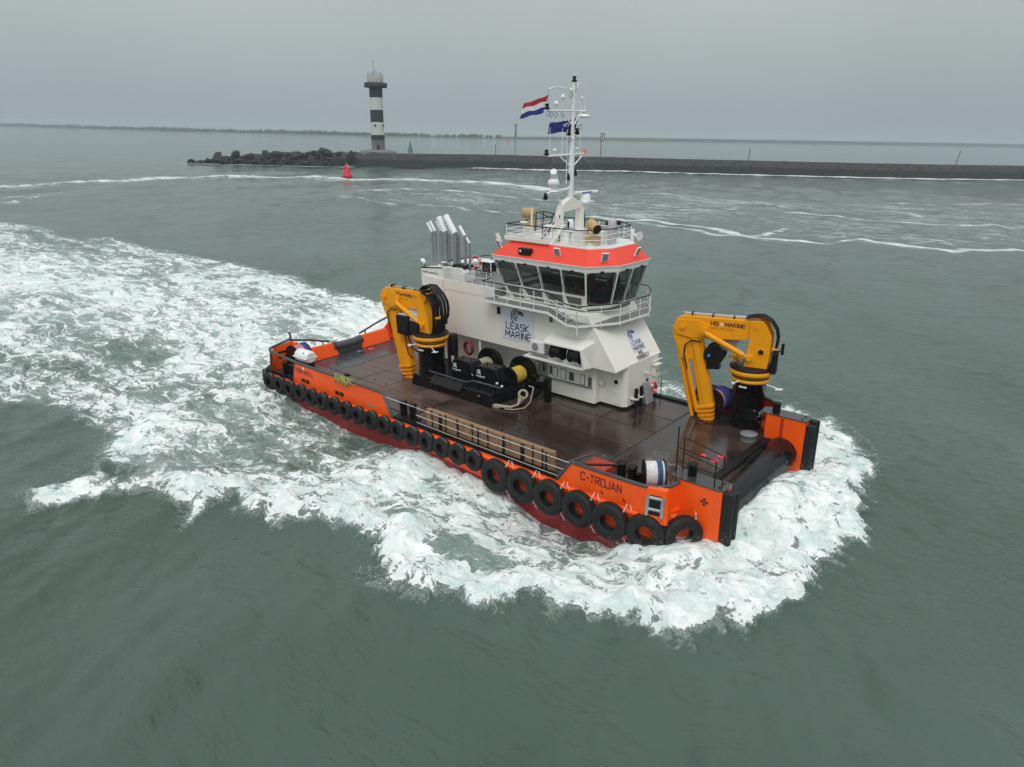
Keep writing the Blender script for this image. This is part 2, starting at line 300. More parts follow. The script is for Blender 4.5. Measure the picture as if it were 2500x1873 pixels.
# ------------------------------------------------------------------ the sea
# foam cover 0-9 on a 1.25 m grid of the sea, from x=-140, y=-34, row by row: value, how many cells
RUNS = [
    0, 672, 6, 6, 0, 129, 6, 13, 0, 121, 6, 2, 4, 1, 2, 1, 0, 8, 4, 1, 6, 8, 0, 114, 6, 2, 4, 1, 2, 1, 1, 5, 0, 7, 1, 2, 2, 1, 3, 1, 6, 8, 0, 107, 6, 2,
    7, 2, 6, 2, 5, 1, 4, 1, 3, 1, 2, 1, 1, 1, 0, 1, 1, 4, 0, 4, 1, 1, 2, 1, 3, 1, 4, 1, 5, 1, 6, 1, 7, 1, 6, 8, 0, 99, 6, 5, 5, 1, 6, 3, 7, 4, 6, 1,
    5, 1, 4, 1, 3, 1, 2, 1, 1, 1, 0, 2, 1, 3, 0, 2, 1, 1, 3, 1, 5, 1, 6, 1, 7, 1, 8, 4, 7, 1, 6, 7, 0, 92, 6, 10, 5, 4, 6, 2, 7, 4, 6, 1, 5, 1, 4, 1,
    3, 1, 2, 1, 1, 1, 0, 2, 1, 4, 2, 1, 3, 1, 5, 1, 6, 1, 7, 1, 8, 2, 7, 1, 8, 1, 9, 2, 8, 1, 6, 6, 0, 85, 6, 17, 5, 4, 6, 2, 7, 4, 6, 1, 5, 1, 4, 1,
    3, 1, 2, 1, 1, 1, 0, 1, 1, 3, 2, 1, 3, 1, 4, 4, 6, 1, 7, 1, 8, 3, 7, 2, 6, 8, 0, 76, 6, 5, 5, 8, 6, 12, 5, 4, 6, 2, 7, 3, 6, 1, 5, 1, 4, 1, 3, 2,
    2, 1, 1, 2, 2, 2, 3, 1, 4, 2, 3, 3, 5, 1, 7, 1, 8, 2, 7, 1, 6, 2, 7, 1, 2, 2, 3, 2, 4, 2, 6, 2, 0, 69, 6, 4, 7, 3, 6, 3, 5, 10, 6, 12, 5, 4, 6, 3,
    7, 1, 6, 2, 5, 4, 4, 3, 5, 1, 6, 1, 7, 1, 6, 1, 5, 4, 7, 1, 8, 2, 7, 4, 2, 2, 3, 2, 4, 3, 6, 2, 0, 62, 6, 4, 7, 10, 6, 3, 5, 10, 6, 12, 5, 6, 6, 4,
    7, 4, 6, 1, 7, 1, 8, 3, 7, 2, 6, 4, 7, 1, 8, 1, 9, 1, 8, 2, 6, 1, 2, 2, 3, 1, 4, 1, 5, 1, 4, 1, 5, 2, 6, 2, 0, 54, 6, 6, 7, 7, 8, 5, 7, 4, 6, 3,
    5, 10, 6, 11, 5, 3, 4, 2, 5, 3, 6, 4, 7, 4, 8, 2, 7, 2, 6, 5, 7, 1, 8, 1, 9, 2, 8, 1, 5, 1, 4, 1, 3, 2, 4, 1, 5, 4, 6, 1, 5, 1, 6, 1, 0, 47, 6, 9,
    7, 10, 8, 6, 7, 4, 6, 3, 5, 10, 6, 10, 5, 3, 4, 2, 5, 7, 6, 3, 7, 5, 6, 1, 5, 4, 6, 1, 8, 1, 9, 2, 8, 1, 7, 1, 6, 1, 5, 4, 6, 4, 5, 2, 6, 1, 0, 40,
    6, 16, 7, 10, 8, 6, 7, 4, 6, 3, 5, 25, 6, 3, 5, 5, 6, 1, 5, 2, 6, 3, 5, 1, 4, 2, 5, 3, 7, 1, 8, 1, 9, 2, 8, 1, 6, 3, 5, 3, 6, 2, 7, 1, 6, 2, 8, 2,
    0, 32, 6, 7, 5, 11, 6, 6, 7, 10, 8, 6, 7, 4, 6, 3, 5, 19, 4, 3, 5, 2, 6, 5, 5, 4, 4, 1, 5, 10, 6, 1, 7, 1, 9, 2, 7, 1, 6, 2, 7, 1, 6, 1, 7, 1, 6, 4,
    8, 1, 7, 1, 8, 1, 9, 1, 7, 1, 0, 25, 6, 7, 5, 5, 4, 5, 5, 8, 6, 5, 7, 11, 8, 6, 7, 4, 6, 3, 5, 12, 4, 6, 3, 2, 4, 2, 5, 1, 6, 2, 7, 1, 6, 2, 5, 2,
    4, 2, 5, 8, 4, 3, 6, 1, 8, 4, 6, 1, 7, 4, 8, 1, 7, 1, 8, 1, 6, 1, 7, 1, 9, 2, 8, 1, 7, 2, 0, 18, 6, 8, 5, 6, 4, 10, 5, 8, 6, 5, 7, 11, 8, 6, 7, 5,
    6, 4, 5, 9, 4, 6, 3, 2, 4, 2, 5, 1, 6, 2, 7, 2, 6, 2, 5, 3, 6, 3, 5, 5, 4, 1, 3, 1, 4, 1, 6, 1, 8, 3, 7, 1, 6, 1, 7, 1, 6, 2, 7, 3, 8, 2, 7, 1, 8, 1,
    9, 1, 8, 1, 7, 2, 6, 1, 0, 10, 6, 9, 5, 10, 4, 13, 5, 7, 6, 6, 7, 11, 8, 6, 7, 5, 6, 8, 5, 8, 4, 4, 5, 3, 6, 2, 7, 3, 6, 6, 5, 2, 4, 7, 7, 1, 8, 4,
    7, 2, 6, 5, 8, 1, 9, 2, 8, 1, 9, 2, 8, 2, 6, 2, 0, 9, 6, 4, 5, 16, 4, 13, 5, 7, 6, 6, 7, 11, 8, 6, 7, 5, 6, 11, 5, 9, 6, 4, 7, 3, 6, 6, 5, 2, 4, 7,
    8, 5, 7, 3, 5, 4, 8, 1, 9, 5, 8, 3, 6, 2, 0, 8, 5, 21, 4, 13, 5, 7, 6, 6, 7, 12, 8, 2, 7, 8, 6, 22, 7, 4, 6, 6, 5, 2, 4, 6, 5, 1, 8, 5, 7, 3, 5, 4,
    8, 1, 9, 5, 8, 3, 6, 2, 0, 8, 5, 22, 4, 13, 5, 7, 6, 6, 7, 28, 6, 13, 7, 6, 6, 6, 5, 2, 4, 6, 6, 1, 8, 5, 7, 3, 5, 4, 9, 7, 8, 2, 6, 2, 0, 8, 5, 22,
    4, 14, 5, 8, 6, 6, 7, 25, 6, 10, 7, 9, 6, 2, 5, 3, 6, 2, 5, 2, 4, 6, 7, 1, 8, 5, 7, 3, 5, 3, 8, 1, 9, 4, 8, 1, 9, 3, 8, 1, 6, 2, 0, 8, 5, 23, 4, 15,
    5, 7, 6, 19, 7, 9, 6, 12, 7, 7, 6, 2, 5, 9, 4, 4, 5, 1, 6, 2, 7, 1, 8, 4, 7, 3, 6, 3, 9, 5, 8, 1, 9, 4, 6, 2, 0, 8, 5, 24, 4, 17, 5, 6, 6, 19, 7, 3,
    6, 22, 5, 8, 6, 2, 7, 1, 8, 1, 7, 1, 6, 7, 7, 3, 6, 6, 7, 1, 9, 4, 8, 2, 9, 4, 6, 2, 0, 8, 5, 24, 4, 20, 5, 16, 6, 18, 5, 2, 6, 8, 5, 2, 4, 2, 5, 3,
    6, 2, 7, 2, 8, 1, 9, 3, 8, 1, 6, 16, 8, 1, 9, 4, 8, 2, 9, 4, 6, 1, 0, 9, 5, 23, 4, 24, 5, 16, 6, 6, 5, 5, 6, 2, 5, 3, 6, 8, 5, 1, 4, 3, 5, 2, 6, 1,
    7, 2, 8, 2, 9, 6, 7, 1, 6, 15, 9, 6, 8, 1, 9, 4, 6, 1, 0, 9, 5, 22, 4, 10, 3, 8, 4, 11, 5, 21, 6, 10, 7, 1, 6, 3, 5, 2, 4, 2, 5, 1, 6, 1, 7, 2, 8, 2,
    9, 8, 7, 1, 6, 14, 7, 1, 9, 6, 8, 1, 9, 4, 6, 1, 0, 9, 5, 20, 4, 9, 3, 14, 4, 14, 5, 13, 6, 10, 7, 3, 6, 2, 5, 4, 6, 2, 7, 1, 8, 3, 9, 8, 8, 1,
    6, 10, 5, 5, 7, 1, 9, 6, 8, 1, 9, 4, 6, 1, 0, 9, 5, 17, 4, 8, 3, 19, 4, 13, 5, 11, 6, 11, 7, 3, 6, 4, 5, 1, 6, 2, 7, 2, 8, 2, 9, 10, 8, 1, 6, 8,
    5, 8, 9, 11, 6, 1, 0, 9, 5, 14, 4, 8, 3, 21, 4, 12, 5, 10, 6, 23, 7, 2, 8, 3, 9, 10, 7, 1, 6, 7, 5, 7, 4, 2, 9, 11, 6, 1, 0, 9, 5, 11, 4, 8, 3, 11,
    2, 5, 3, 7, 4, 7, 5, 14, 6, 24, 7, 3, 8, 2, 9, 10, 8, 1, 6, 7, 5, 8, 4, 2, 7, 1, 9, 10, 0, 10, 5, 7, 4, 9, 3, 9, 2, 11, 3, 5, 4, 6, 5, 14, 6, 17,
    7, 3, 6, 6, 7, 2, 8, 3, 9, 10, 7, 1, 6, 6, 5, 9, 4, 1, 3, 1, 5, 1, 9, 10, 0, 10, 5, 4, 4, 8, 3, 9, 2, 15, 3, 4, 4, 5, 5, 15, 6, 17, 7, 11, 8, 4,
    9, 9, 7, 1, 6, 7, 5, 8, 4, 2, 3, 1, 4, 1, 9, 9, 8, 1, 0, 10, 4, 9, 3, 9, 2, 6, 1, 6, 2, 5, 3, 4, 4, 5, 5, 15, 6, 17, 7, 11, 8, 6, 9, 7, 8, 1, 6, 7,
    5, 9, 4, 1, 3, 2, 4, 1, 8, 1, 9, 8, 7, 1, 0, 10, 4, 6, 3, 8, 2, 6, 1, 11, 2, 4, 3, 4, 4, 5, 5, 16, 6, 16, 7, 10, 8, 8, 9, 5, 8, 1, 7, 1, 6, 6, 5, 9,
    4, 2, 3, 2, 4, 1, 8, 3, 9, 1, 8, 2, 9, 3, 6, 1, 0, 10, 4, 2, 3, 9, 2, 6, 1, 14, 2, 4, 3, 3, 4, 5, 5, 8, 4, 6, 5, 3, 6, 16, 7, 7, 8, 12, 9, 3, 8, 1,
    7, 1, 6, 7, 5, 9, 4, 2, 3, 2, 6, 1, 8, 7, 9, 2, 6, 1, 0, 10, 3, 8, 2, 6, 1, 17, 2, 4, 3, 3, 4, 4, 5, 6, 4, 10, 5, 2, 6, 8, 5, 5, 6, 3, 7, 5, 8, 15,
    9, 1, 8, 1, 7, 1, 6, 8, 5, 9, 4, 1, 3, 3, 7, 1, 8, 9, 0, 11, 3, 5, 2, 5, 1, 8, 0, 5, 1, 8, 2, 4, 3, 3, 4, 4, 5, 3, 4, 4, 3, 6, 4, 3, 5, 2, 6, 6,
    5, 8, 6, 3, 7, 3, 8, 17, 7, 1, 6, 8, 5, 10, 4, 1, 3, 3, 7, 1, 8, 2, 7, 2, 8, 5, 0, 11, 3, 1, 2, 6, 1, 7, 0, 10, 1, 7, 2, 3, 3, 3, 4, 4, 5, 1, 4, 5,
    3, 9, 4, 2, 5, 2, 6, 4, 5, 11, 6, 2, 7, 3, 8, 16, 7, 1, 6, 9, 5, 9, 4, 2, 3, 3, 8, 3, 7, 2, 8, 4, 7, 1, 0, 11, 2, 4, 1, 7, 0, 13, 1, 7, 2, 3, 3, 2,
    4, 8, 3, 4, 2, 5, 3, 2, 4, 2, 5, 3, 6, 2, 5, 5, 4, 5, 5, 3, 6, 2, 7, 2, 8, 16, 7, 1, 6, 10, 5, 9, 4, 1, 3, 3, 4, 1, 8, 2, 7, 4, 8, 3, 6, 1, 0, 11,
    2, 1, 1, 7, 0, 16, 1, 6, 2, 3, 3, 2, 4, 7, 3, 3, 2, 8, 3, 2, 4, 1, 5, 9, 4, 8, 5, 3, 6, 1, 7, 2, 8, 15, 7, 1, 6, 11, 5, 9, 4, 1, 3, 3, 5, 1, 8, 2,
    7, 4, 8, 3, 6, 1, 0, 11, 1, 5, 0, 19, 1, 5, 2, 3, 3, 2, 4, 6, 3, 3, 2, 9, 3, 2, 4, 2, 5, 7, 4, 11, 5, 1, 6, 2, 7, 1, 8, 15, 7, 1, 6, 11, 5, 10, 4, 1,
    3, 3, 6, 1, 8, 2, 7, 5, 8, 1, 7, 1, 6, 1, 0, 11, 1, 2, 0, 22, 1, 4, 2, 3, 3, 2, 4, 5, 3, 3, 2, 5, 1, 2, 2, 4, 3, 1, 4, 2, 5, 6, 4, 13, 5, 1, 6, 1,
    7, 2, 8, 14, 7, 1, 6, 12, 5, 9, 4, 1, 3, 4, 7, 1, 8, 1, 7, 6, 8, 1, 6, 1, 0, 35, 1, 4, 2, 2, 3, 3, 4, 3, 3, 3, 2, 5, 1, 5, 2, 3, 3, 1, 4, 2, 5, 5,
    4, 8, 3, 4, 4, 2, 5, 2, 6, 1, 7, 1, 8, 14, 7, 1, 6, 13, 5, 9, 4, 1, 3, 4, 7, 1, 8, 1, 7, 7, 6, 1, 0, 34, 1, 4, 2, 2, 3, 3, 4, 2, 3, 3, 2, 4, 1, 7,
    2, 3, 3, 2, 4, 1, 5, 5, 4, 7, 3, 6, 4, 2, 5, 1, 6, 1, 7, 2, 8, 13, 7, 1, 6, 15, 5, 8, 4, 1, 3, 3, 4, 1, 7, 1, 8, 1, 7, 6, 6, 2, 0, 33, 1, 4, 2, 2,
    3, 7, 2, 4, 1, 9, 2, 2, 3, 2, 4, 1, 5, 4, 4, 7, 3, 7, 4, 2, 5, 2, 6, 1, 7, 1, 8, 13, 7, 1, 6, 16, 5, 8, 4, 1, 3, 3, 5, 1, 7, 8, 6, 2, 0, 32, 1, 4,
    2, 2, 3, 6, 2, 4, 1, 10, 2, 2, 3, 2, 4, 2, 5, 2, 4, 7, 3, 9, 4, 2, 5, 1, 6, 1, 7, 1, 8, 13, 7, 1, 6, 17, 5, 8, 4, 3, 5, 1, 6, 1, 7, 7, 6, 3, 0, 31,
    1, 3, 2, 3, 3, 5, 2, 4, 1, 11, 2, 2, 3, 2, 4, 2, 5, 1, 4, 8, 3, 10, 4, 1, 5, 1, 6, 1, 7, 2, 8, 12, 7, 1, 6, 19, 5, 10, 6, 3, 7, 5, 6, 4, 0, 30, 1, 3,
    2, 3, 3, 4, 2, 4, 1, 12, 2, 2, 3, 2, 4, 10, 3, 11, 4, 2, 5, 1, 6, 1, 7, 1, 8, 12, 7, 1, 6, 21, 5, 4, 6, 9, 7, 2, 6, 5, 0, 29, 1, 4, 2, 3, 3, 2, 2, 5,
    1, 13, 2, 2, 3, 2, 4, 10, 3, 11, 4, 2, 5, 1, 6, 1, 7, 2, 8, 11, 7, 1, 6, 42, 0, 28, 1, 3, 2, 10, 1, 14, 2, 2, 3, 2, 4, 9, 3, 13, 4, 1, 5, 1, 6, 1,
    7, 2, 8, 11, 7, 1, 6, 43, 0, 27, 1, 3, 2, 9, 1, 15, 2, 2, 3, 2, 4, 9, 3, 13, 4, 2, 5, 1, 6, 1, 7, 1, 8, 10, 7, 2, 6, 44, 0, 25, 1, 4, 2, 8, 1, 16,
    2, 2, 3, 1, 4, 9, 3, 14, 4, 2, 5, 1, 6, 1, 7, 2, 8, 9, 7, 2, 6, 45, 0, 24, 1, 4, 2, 7, 1, 17, 2, 2, 3, 1, 4, 9, 3, 15, 4, 2, 5, 1, 6, 1, 7, 1, 8, 9,
    7, 1, 6, 47, 0, 22, 1, 4, 2, 7, 1, 17, 2, 3, 3, 1, 4, 8, 3, 16, 4, 2, 5, 1, 6, 1, 7, 2, 8, 7, 7, 2, 6, 47, 0, 22, 1, 4, 2, 6, 1, 18, 2, 3, 3, 1,
    4, 8, 3, 16, 4, 2, 5, 1, 6, 1, 7, 2, 8, 7, 7, 2, 6, 48, 0, 21, 1, 4, 2, 5, 1, 19, 2, 2, 3, 2, 4, 7, 3, 18, 4, 2, 5, 1, 6, 1, 7, 1, 8, 6, 7, 2, 6, 50,
    0, 19, 1, 5, 2, 4, 1, 20, 2, 2, 3, 2, 4, 7, 3, 18, 4, 2, 5, 1, 6, 1, 7, 2, 8, 5, 7, 2, 6, 51, 0, 18, 1, 5, 2, 2, 1, 22, 2, 2, 3, 2, 4, 6, 3, 19,
    4, 2, 5, 1, 6, 2, 7, 1, 8, 4, 7, 2, 6, 53, 0, 16, 1, 30, 2, 2, 3, 2, 4, 6, 3, 20, 4, 2, 5, 1, 6, 1, 7, 2, 8, 1, 7, 4, 6, 54, 0, 15, 1, 29, 2, 3,
    3, 1, 4, 6, 3, 21, 4, 2, 5, 1, 6, 1, 7, 6, 6, 55, 0, 15, 1, 29, 2, 2, 3, 2, 4, 6, 3, 21, 4, 2, 5, 1, 6, 2, 7, 4, 6, 57, 0, 15, 1, 28, 2, 2, 3, 2,
    4, 5, 3, 22, 4, 2, 5, 2, 6, 1, 7, 3, 6, 59, 0, 15, 1, 27, 2, 2, 3, 2, 4, 5, 3, 23, 4, 1, 5, 2, 6, 64, 0, 15, 1, 25, 2, 2, 3, 2, 4, 6, 3, 22, 4, 2,
    5, 2, 6, 65, 0, 15, 1, 24, 2, 2, 3, 2, 4, 5, 3, 23, 4, 2, 5, 2, 6, 66, 0, 15, 1, 22, 2, 2, 3, 2, 4, 6, 3, 22, 4, 2, 5, 2, 6, 67, 0, 16, 1, 20, 2, 3,
    3, 1, 4, 8, 3, 20, 4, 3, 5, 2, 6, 68, 0, 16, 1, 18, 2, 3, 3, 1, 4, 9, 3, 19, 4, 3, 5, 2, 6, 70, 0, 16, 1, 15, 2, 3, 3, 2, 4, 2, 5, 3, 4, 6, 3, 17,
    4, 3, 5, 2, 6, 72, 0, 16, 1, 12, 2, 4, 3, 2, 4, 2, 5, 6, 4, 5, 3, 14, 4, 4, 5, 2, 6, 74, 0, 16, 1, 9, 2, 4, 3, 2, 4, 2, 5, 9, 4, 6, 3, 10, 4, 5,
    5, 2, 6, 76, 0, 16, 1, 5, 2, 5, 3, 3, 4, 2, 5, 3, 6, 3, 5, 6, 4, 17, 5, 3, 6, 78, 0, 16, 1, 1, 2, 6, 3, 3, 4, 2, 5, 3, 6, 7, 5, 5, 4, 14, 5, 4,
    6, 79, 0, 17, 2, 4, 3, 3, 4, 3, 5, 2, 6, 11, 5, 6, 4, 8, 5, 6, 6, 81, 0, 17, 2, 1, 3, 3, 4, 3, 5, 3, 6, 13, 5, 17, 6, 84, 0, 17, 3, 1, 4, 3, 5, 3,
    6, 18, 5, 12, 6, 87, 0, 17, 4, 1, 5, 3, 6, 24, 5, 3, 6, 93, 0, 17, 5, 2, 6, 122, 0, 17, 6, 123, 0, 18,
]
CHART = np.repeat(np.array(RUNS[0::2], float), RUNS[1::2]).reshape(84, 141)
EDGE= [(13.5, 14.0), (14.5, 14.0), (16.7, 12.4), (18.1, 10.6), (19.0, 8.8), (19.2, 6.1), (19.3, 3.4), (20.2, 0.9), (20.0, -1.8), (20.1, -4.0), (19.8, -5.9), (19.5, -7.8), (18.9, -8.9), (18.2, -10.1), (17.8, -11.0), (16.8, -11.1), (15.6, -11.4), (15.0, -12.2), (13.9, -12.2), (12.6, -13.0), (11.6, -14.2), (10.2, -15.3), (8.7, -15.7), (7.1, -16.2), (6.2, -16.4), (6.7, -15.4), (5.9, -15.0), (4.8, -14.4), (3.5, -14.6), (2.1, -15.1), (1.2, -15.8), (-0.4, -16.4), (-1.1, -17.1), (-2.3, -17.3), (-2.5, -18.0), (-1.9, -19.1), (-2.4, -19.2), (-4.0, -19.0), (-5.0, -18.9), (-6.8, -20.2), (-7.3, -22.0), (-8.0, -23.3), (-10.8, -23.3), (-11.0, -22.6), (-10.3, -21.3), (-11.2, -20.7), (-10.5, -19.8), (-12.2, -19.5), (-14.0, -18.3), (-15.8, -17.6), (-19.4, -17.7), (-21.0, -18.3), (-23.8, -19.0), (-26.1, -19.7), (-31.1, -22.9), (-152.7, 0.4), (-132.7, 8.6), (-115.3, 10.6), (-101.0, 11.4), (-93.3, 14.5), (-82.6, 14.5), (-68.3, 15.1), (-58.0, 17.0), (-44.2, 16.2), (-36.2, 14.9), (-29.2, 15.2), (-17.4, 14.5), (-6.9, 15.7), (0.5, 16.4), (4.8, 14.9), (10.7, 14.9)]
STREAK= {'A': [(-217.5, 31.1), (-223.7, 46.4), (-230.4, 69.1), (-232.0, 93.2), (-230.3, 106.2), (-216.1, 121.0), (-197.1, 134.3), (-180.1, 149.0), (-163.1, 159.5), (-143.0, 163.4), (-121.6, 155.0)], 'B': [(-177.0, 20.4), (-182.2, 26.9), (-187.5, 36.8)], 'C': [(-166.3, 17.5), (-167.5, 21.0), (-179.6, 30.5)], 'D': [(-142.3, 83.0), (-132.2, 86.2), (-122.6, 85.3), (-114.1, 87.5)], 'E': [(-106.8, 88.4), (-100.1, 92.2), (-91.6, 89.1), (-84.4, 89.6), (-79.8, 92.7)], 'F': [(-149.5, 104.9), (-148.3, 121.3), (-131.7, 122.8), (-117.4, 125.3), (-97.8, 125.2), (-87.0, 123.8), (-77.0, 127.8)], 'G': [(-67.3, 101.7), (-58.6, 99.9), (-48.9, 100.3), (-39.9, 100.6), (-29.8, 96.9), (-23.2, 99.5), (-16.5, 99.3), (-11.6, 103.4), (-4.1, 104.7), (2.8, 104.3), (7.1, 109.2), (11.6, 118.9)], 'H': [(-77.0, 127.8), (-70.3, 136.6), (-58.1, 135.4), (-53.1, 138.6), (-53.8, 149.4)], 'I': [(-91.2, 162.5), (-78.0, 173.5), (-55.5, 166.0), (-42.3, 152.5)], 'J': [(-40.4, 142.6), (-32.0, 145.9), (-22.4, 144.4), (-14.8, 147.6), (-6.4, 146.1), (6.9, 156.6)], 'K': [(-31.1, 170.3), (-22.9, 172.6), (-15.0, 163.0)], 'M': [(-27.6, 199.2), (-19.1, 208.4), (-10.3, 216.1), (-1.4, 223.7)], 'N': [(-2.8, 107.5), (-1.1, 113.9), (2.5, 112.1)], 'O': [(-50.0, 95.7), (-41.0, 94.5), (-31.5, 92.3), (-28.2, 102.3), (-28.3, 114.5)]}
SHORE= [(-330.4, 139.2), (-314.4, 143.4), (-301.2, 152.7), (-286.5, 165.4), (-275.0, 171.2), (-264.5, 184.5), (-284.9, 212.6), (-261.9, 220.3), (-224.5, 241.1), (-198.9, 257.6), (-178.5, 280.9), (-151.3, 293.3), (-119.6, 315.4), (-81.3, 343.4), (-52.0, 368.8), (-23.8, 403.9)]
rng = np.random.RandomState(3)
PERM = rng.permutation(512).astype(np.int64); ANG = rng.rand(512) * 2 * np.pi; GX, GY = np.cos(ANG), np.sin(ANG)
def perlin(x, y):
    xi, yi = np.floor(x).astype(np.int64), np.floor(y).astype(np.int64); xf, yf = x - xi, y - yi
    u, v = xf ** 3 * (xf * (xf * 6 - 15) + 10), yf ** 3 * (yf * (yf * 6 - 15) + 10)
    def g(i, j, dx, dy):
        h = PERM[(PERM[i & 511] + j) & 511]; return GX[h] * dx + GY[h] * dy
    a, b = g(xi, yi, xf, yf), g(xi + 1, yi, xf - 1, yf); c, d = g(xi, yi + 1, xf, yf - 1), g(xi + 1, yi + 1, xf - 1, yf - 1)
    return (a + (b - a) * u) + ((c + (d - c) * u) - (a + (b - a) * u)) * v
def fbm(x, y, o=4, g=.5):
    s = 0; a = 1
    for i in range(o): s = s + a * perlin(x * 2 ** i + 17.3 * i, y * 2 ** i - 9.1 * i); a *= g
    return s
def chart(x, y):
    u, v = np.clip((x + 140) / 1.25, 0, 139.999), np.clip((y + 34) / 1.25, 0, 82.999); i, j = u.astype(int), v.astype(int); fu, fv = u - i, v - j
    return ((CHART[j, i] * (1 - fu) + CHART[j, i + 1] * fu) * (1 - fv) + (CHART[j + 1, i] * (1 - fu) + CHART[j + 1, i + 1] * fu) * fv) / 9
def sdist(x, y, P):    # signed distance to the closed outline, positive inside
    d = np.full(x.shape, 1e9); ins = np.zeros(x.shape, bool); n = len(P); arc_ = np.zeros(x.shape); run = 0.0
    for k in range(n):
        ax, ay = P[k]; bx, by = P[(k + 1) % n]; dx, dy = bx - ax, by - ay
        t = np.clip(((x - ax) * dx + (y - ay) * dy) / (dx * dx + dy * dy + 1e-9), 0, 1)
        dd_ = np.hypot(x - ax - t * dx, y - ay - t * dy); L_ = math.hypot(dx, dy); arc_ = np.where(dd_ < d, run + t * L_, arc_); d = np.minimum(d, dd_); run += L_
        if abs(dy) > 1e-9: ins ^= ((ay > y) != (by > y)) & (x < (bx - ax) * (y - ay) / dy + ax)
    return np.where(ins, d, -d), arc_
def axis(lo, hi, st, g, far0, far1, cap, c0, c1):
    a = list(np.arange(lo, hi, st)); s = st; p = lo; L = []
    while p > far0: s = min(s * g, cap) if p > c0 else s * g; p -= s; L.append(p)
    s = st; p = a[-1]; R = []
    while p < far1: s = min(s * g, cap) if p < c1 else s * g; p += s; R.append(p)
    return np.array(L[::-1] + a + R)
AX = axis(-38, 24, .15, 1.04, -9000, 7000, 1.3, -250, 60); AY = axis(-28, 19, .15, 1.04, -6000, 11000, 1.1, -60, 235)
X, Y = np.meshgrid(AX, AY); DX = np.gradient(AX)[None, :] + 0 * X; DY = np.gradient(AY)[:, None] + 0 * X; SPC = np.maximum(DX, DY)
SD, ARC = sdist(X + .9 * fbm(X * .5, Y * .5, 3), Y + .9 * fbm(X * .5 + 50, Y * .5, 3), EDGE)
FING = np.abs(perlin(ARC * .55, SD * .12 + 3)) * 1.5 + np.abs(perlin(ARC * 1.6, SD * .22)) * .9 + np.abs(perlin(ARC * 4.1 + 5, SD * .5)) * .45
SD = np.where(np.abs(SD) < 4, SD + (FING - .30) * (.65 + .5 * np.clip((X - 2) / 8, 0, 1)) * np.clip((4 - np.abs(SD)) / 3, 0, 1), SD)
near = (X > -140) & (X < 34) & (Y > -32) & (Y < 40)
front = np.clip((X + 14) / 8, 0, 1) * np.clip((2 - Y) / 4 + np.clip((X - 12) / 3, 0, 2), 0, 1)    # the breaking rim of the bow wave
DENS = np.where(near, chart(X, Y), 0)
DENS = np.clip(DENS + np.where(DENS > .05, .42 * (fbm(X * .09 + 3, Y * .27, 4, .6) + .35 * fbm(X * .5, Y * .6 + 8, 3)) * np.clip(1.15 - DENS * .85, .15, 1) , 0), 0, 1)
MILK0 = np.where(X < -15.5, np.exp(-(Y / (6 + .13 * np.clip(-16 - X, 0, 60))) ** 2), 0)
edgew = np.clip(SD / (.9 + .9 * (1 - front)) + .12, 0, 1)
FOAM = np.clip(np.maximum(DENS, 0) ** .82 + .08 * MILK0, 0, 1) * edgew
RIM = front * np.exp(-((SD - 1.1) / 1.0) ** 2)
FOAM = np.clip(FOAM + RIM * .45 * (DENS > .3), 0, 1)
MILK = np.where(X < -15.5, np.exp(-((Y - .12 * (X + 16) * np.clip((-16 - X) / 50, 0, 1)) / (4.5 + .13 * np.clip(-16 - X, 0, 60))) ** 2) * np.clip((-15.5 - X) / 2, 0, 1), 0)
AER = np.clip(np.clip(DENS * 1.15 - .25, 0, 1) * .8 * np.clip(SD / 2.5, 0, 1) + .95 * MILK * np.clip(SD / 3, 0, 1) * (.75 + .6 * fbm(X * .08, Y * .2, 3)), 0, 1.3)
Z = np.zeros_like(X)
for k in range(46):      # wind sea
    wl = 1.1 * 1.09 ** k * .8; th = math.radians(205) + rng.randn() * .55; amp = .0085 * wl ** .75 * (.7 if wl > 9 else 1); kx, ky = 2 * np.pi / wl * math.cos(th), 2 * np.pi / wl * math.sin(th)
    Z += amp * np.sin(kx * X + ky * Y + rng.rand() * 6.28) * np.clip(1.6 - SPC * 4 / wl, 0, 1)
TURB = fbm(X * .55, Y * .55, 4, .55); TURB2 = np.abs(fbm(X * .9 + 40, Y * .9, 4, .6))
def smooth_line(pts, n=5):
    P = [Vector((x, y)) for x, y in pts]; R = []
    for i in range(len(P) - 1):
        a, b_, c, d = P[max(i - 1, 0)], P[i], P[i + 1], P[min(i + 2, len(P) - 1)]
        for k in range(n):
            t = k / n; R.append(tuple(.5 * ((2 * b_) + (c - a) * t + (2 * a - 5 * b_ + 4 * c - d) * t * t + (3 * b_ - a - 3 * c + d) * t ** 3)))
    return R + [tuple(P[-1])]
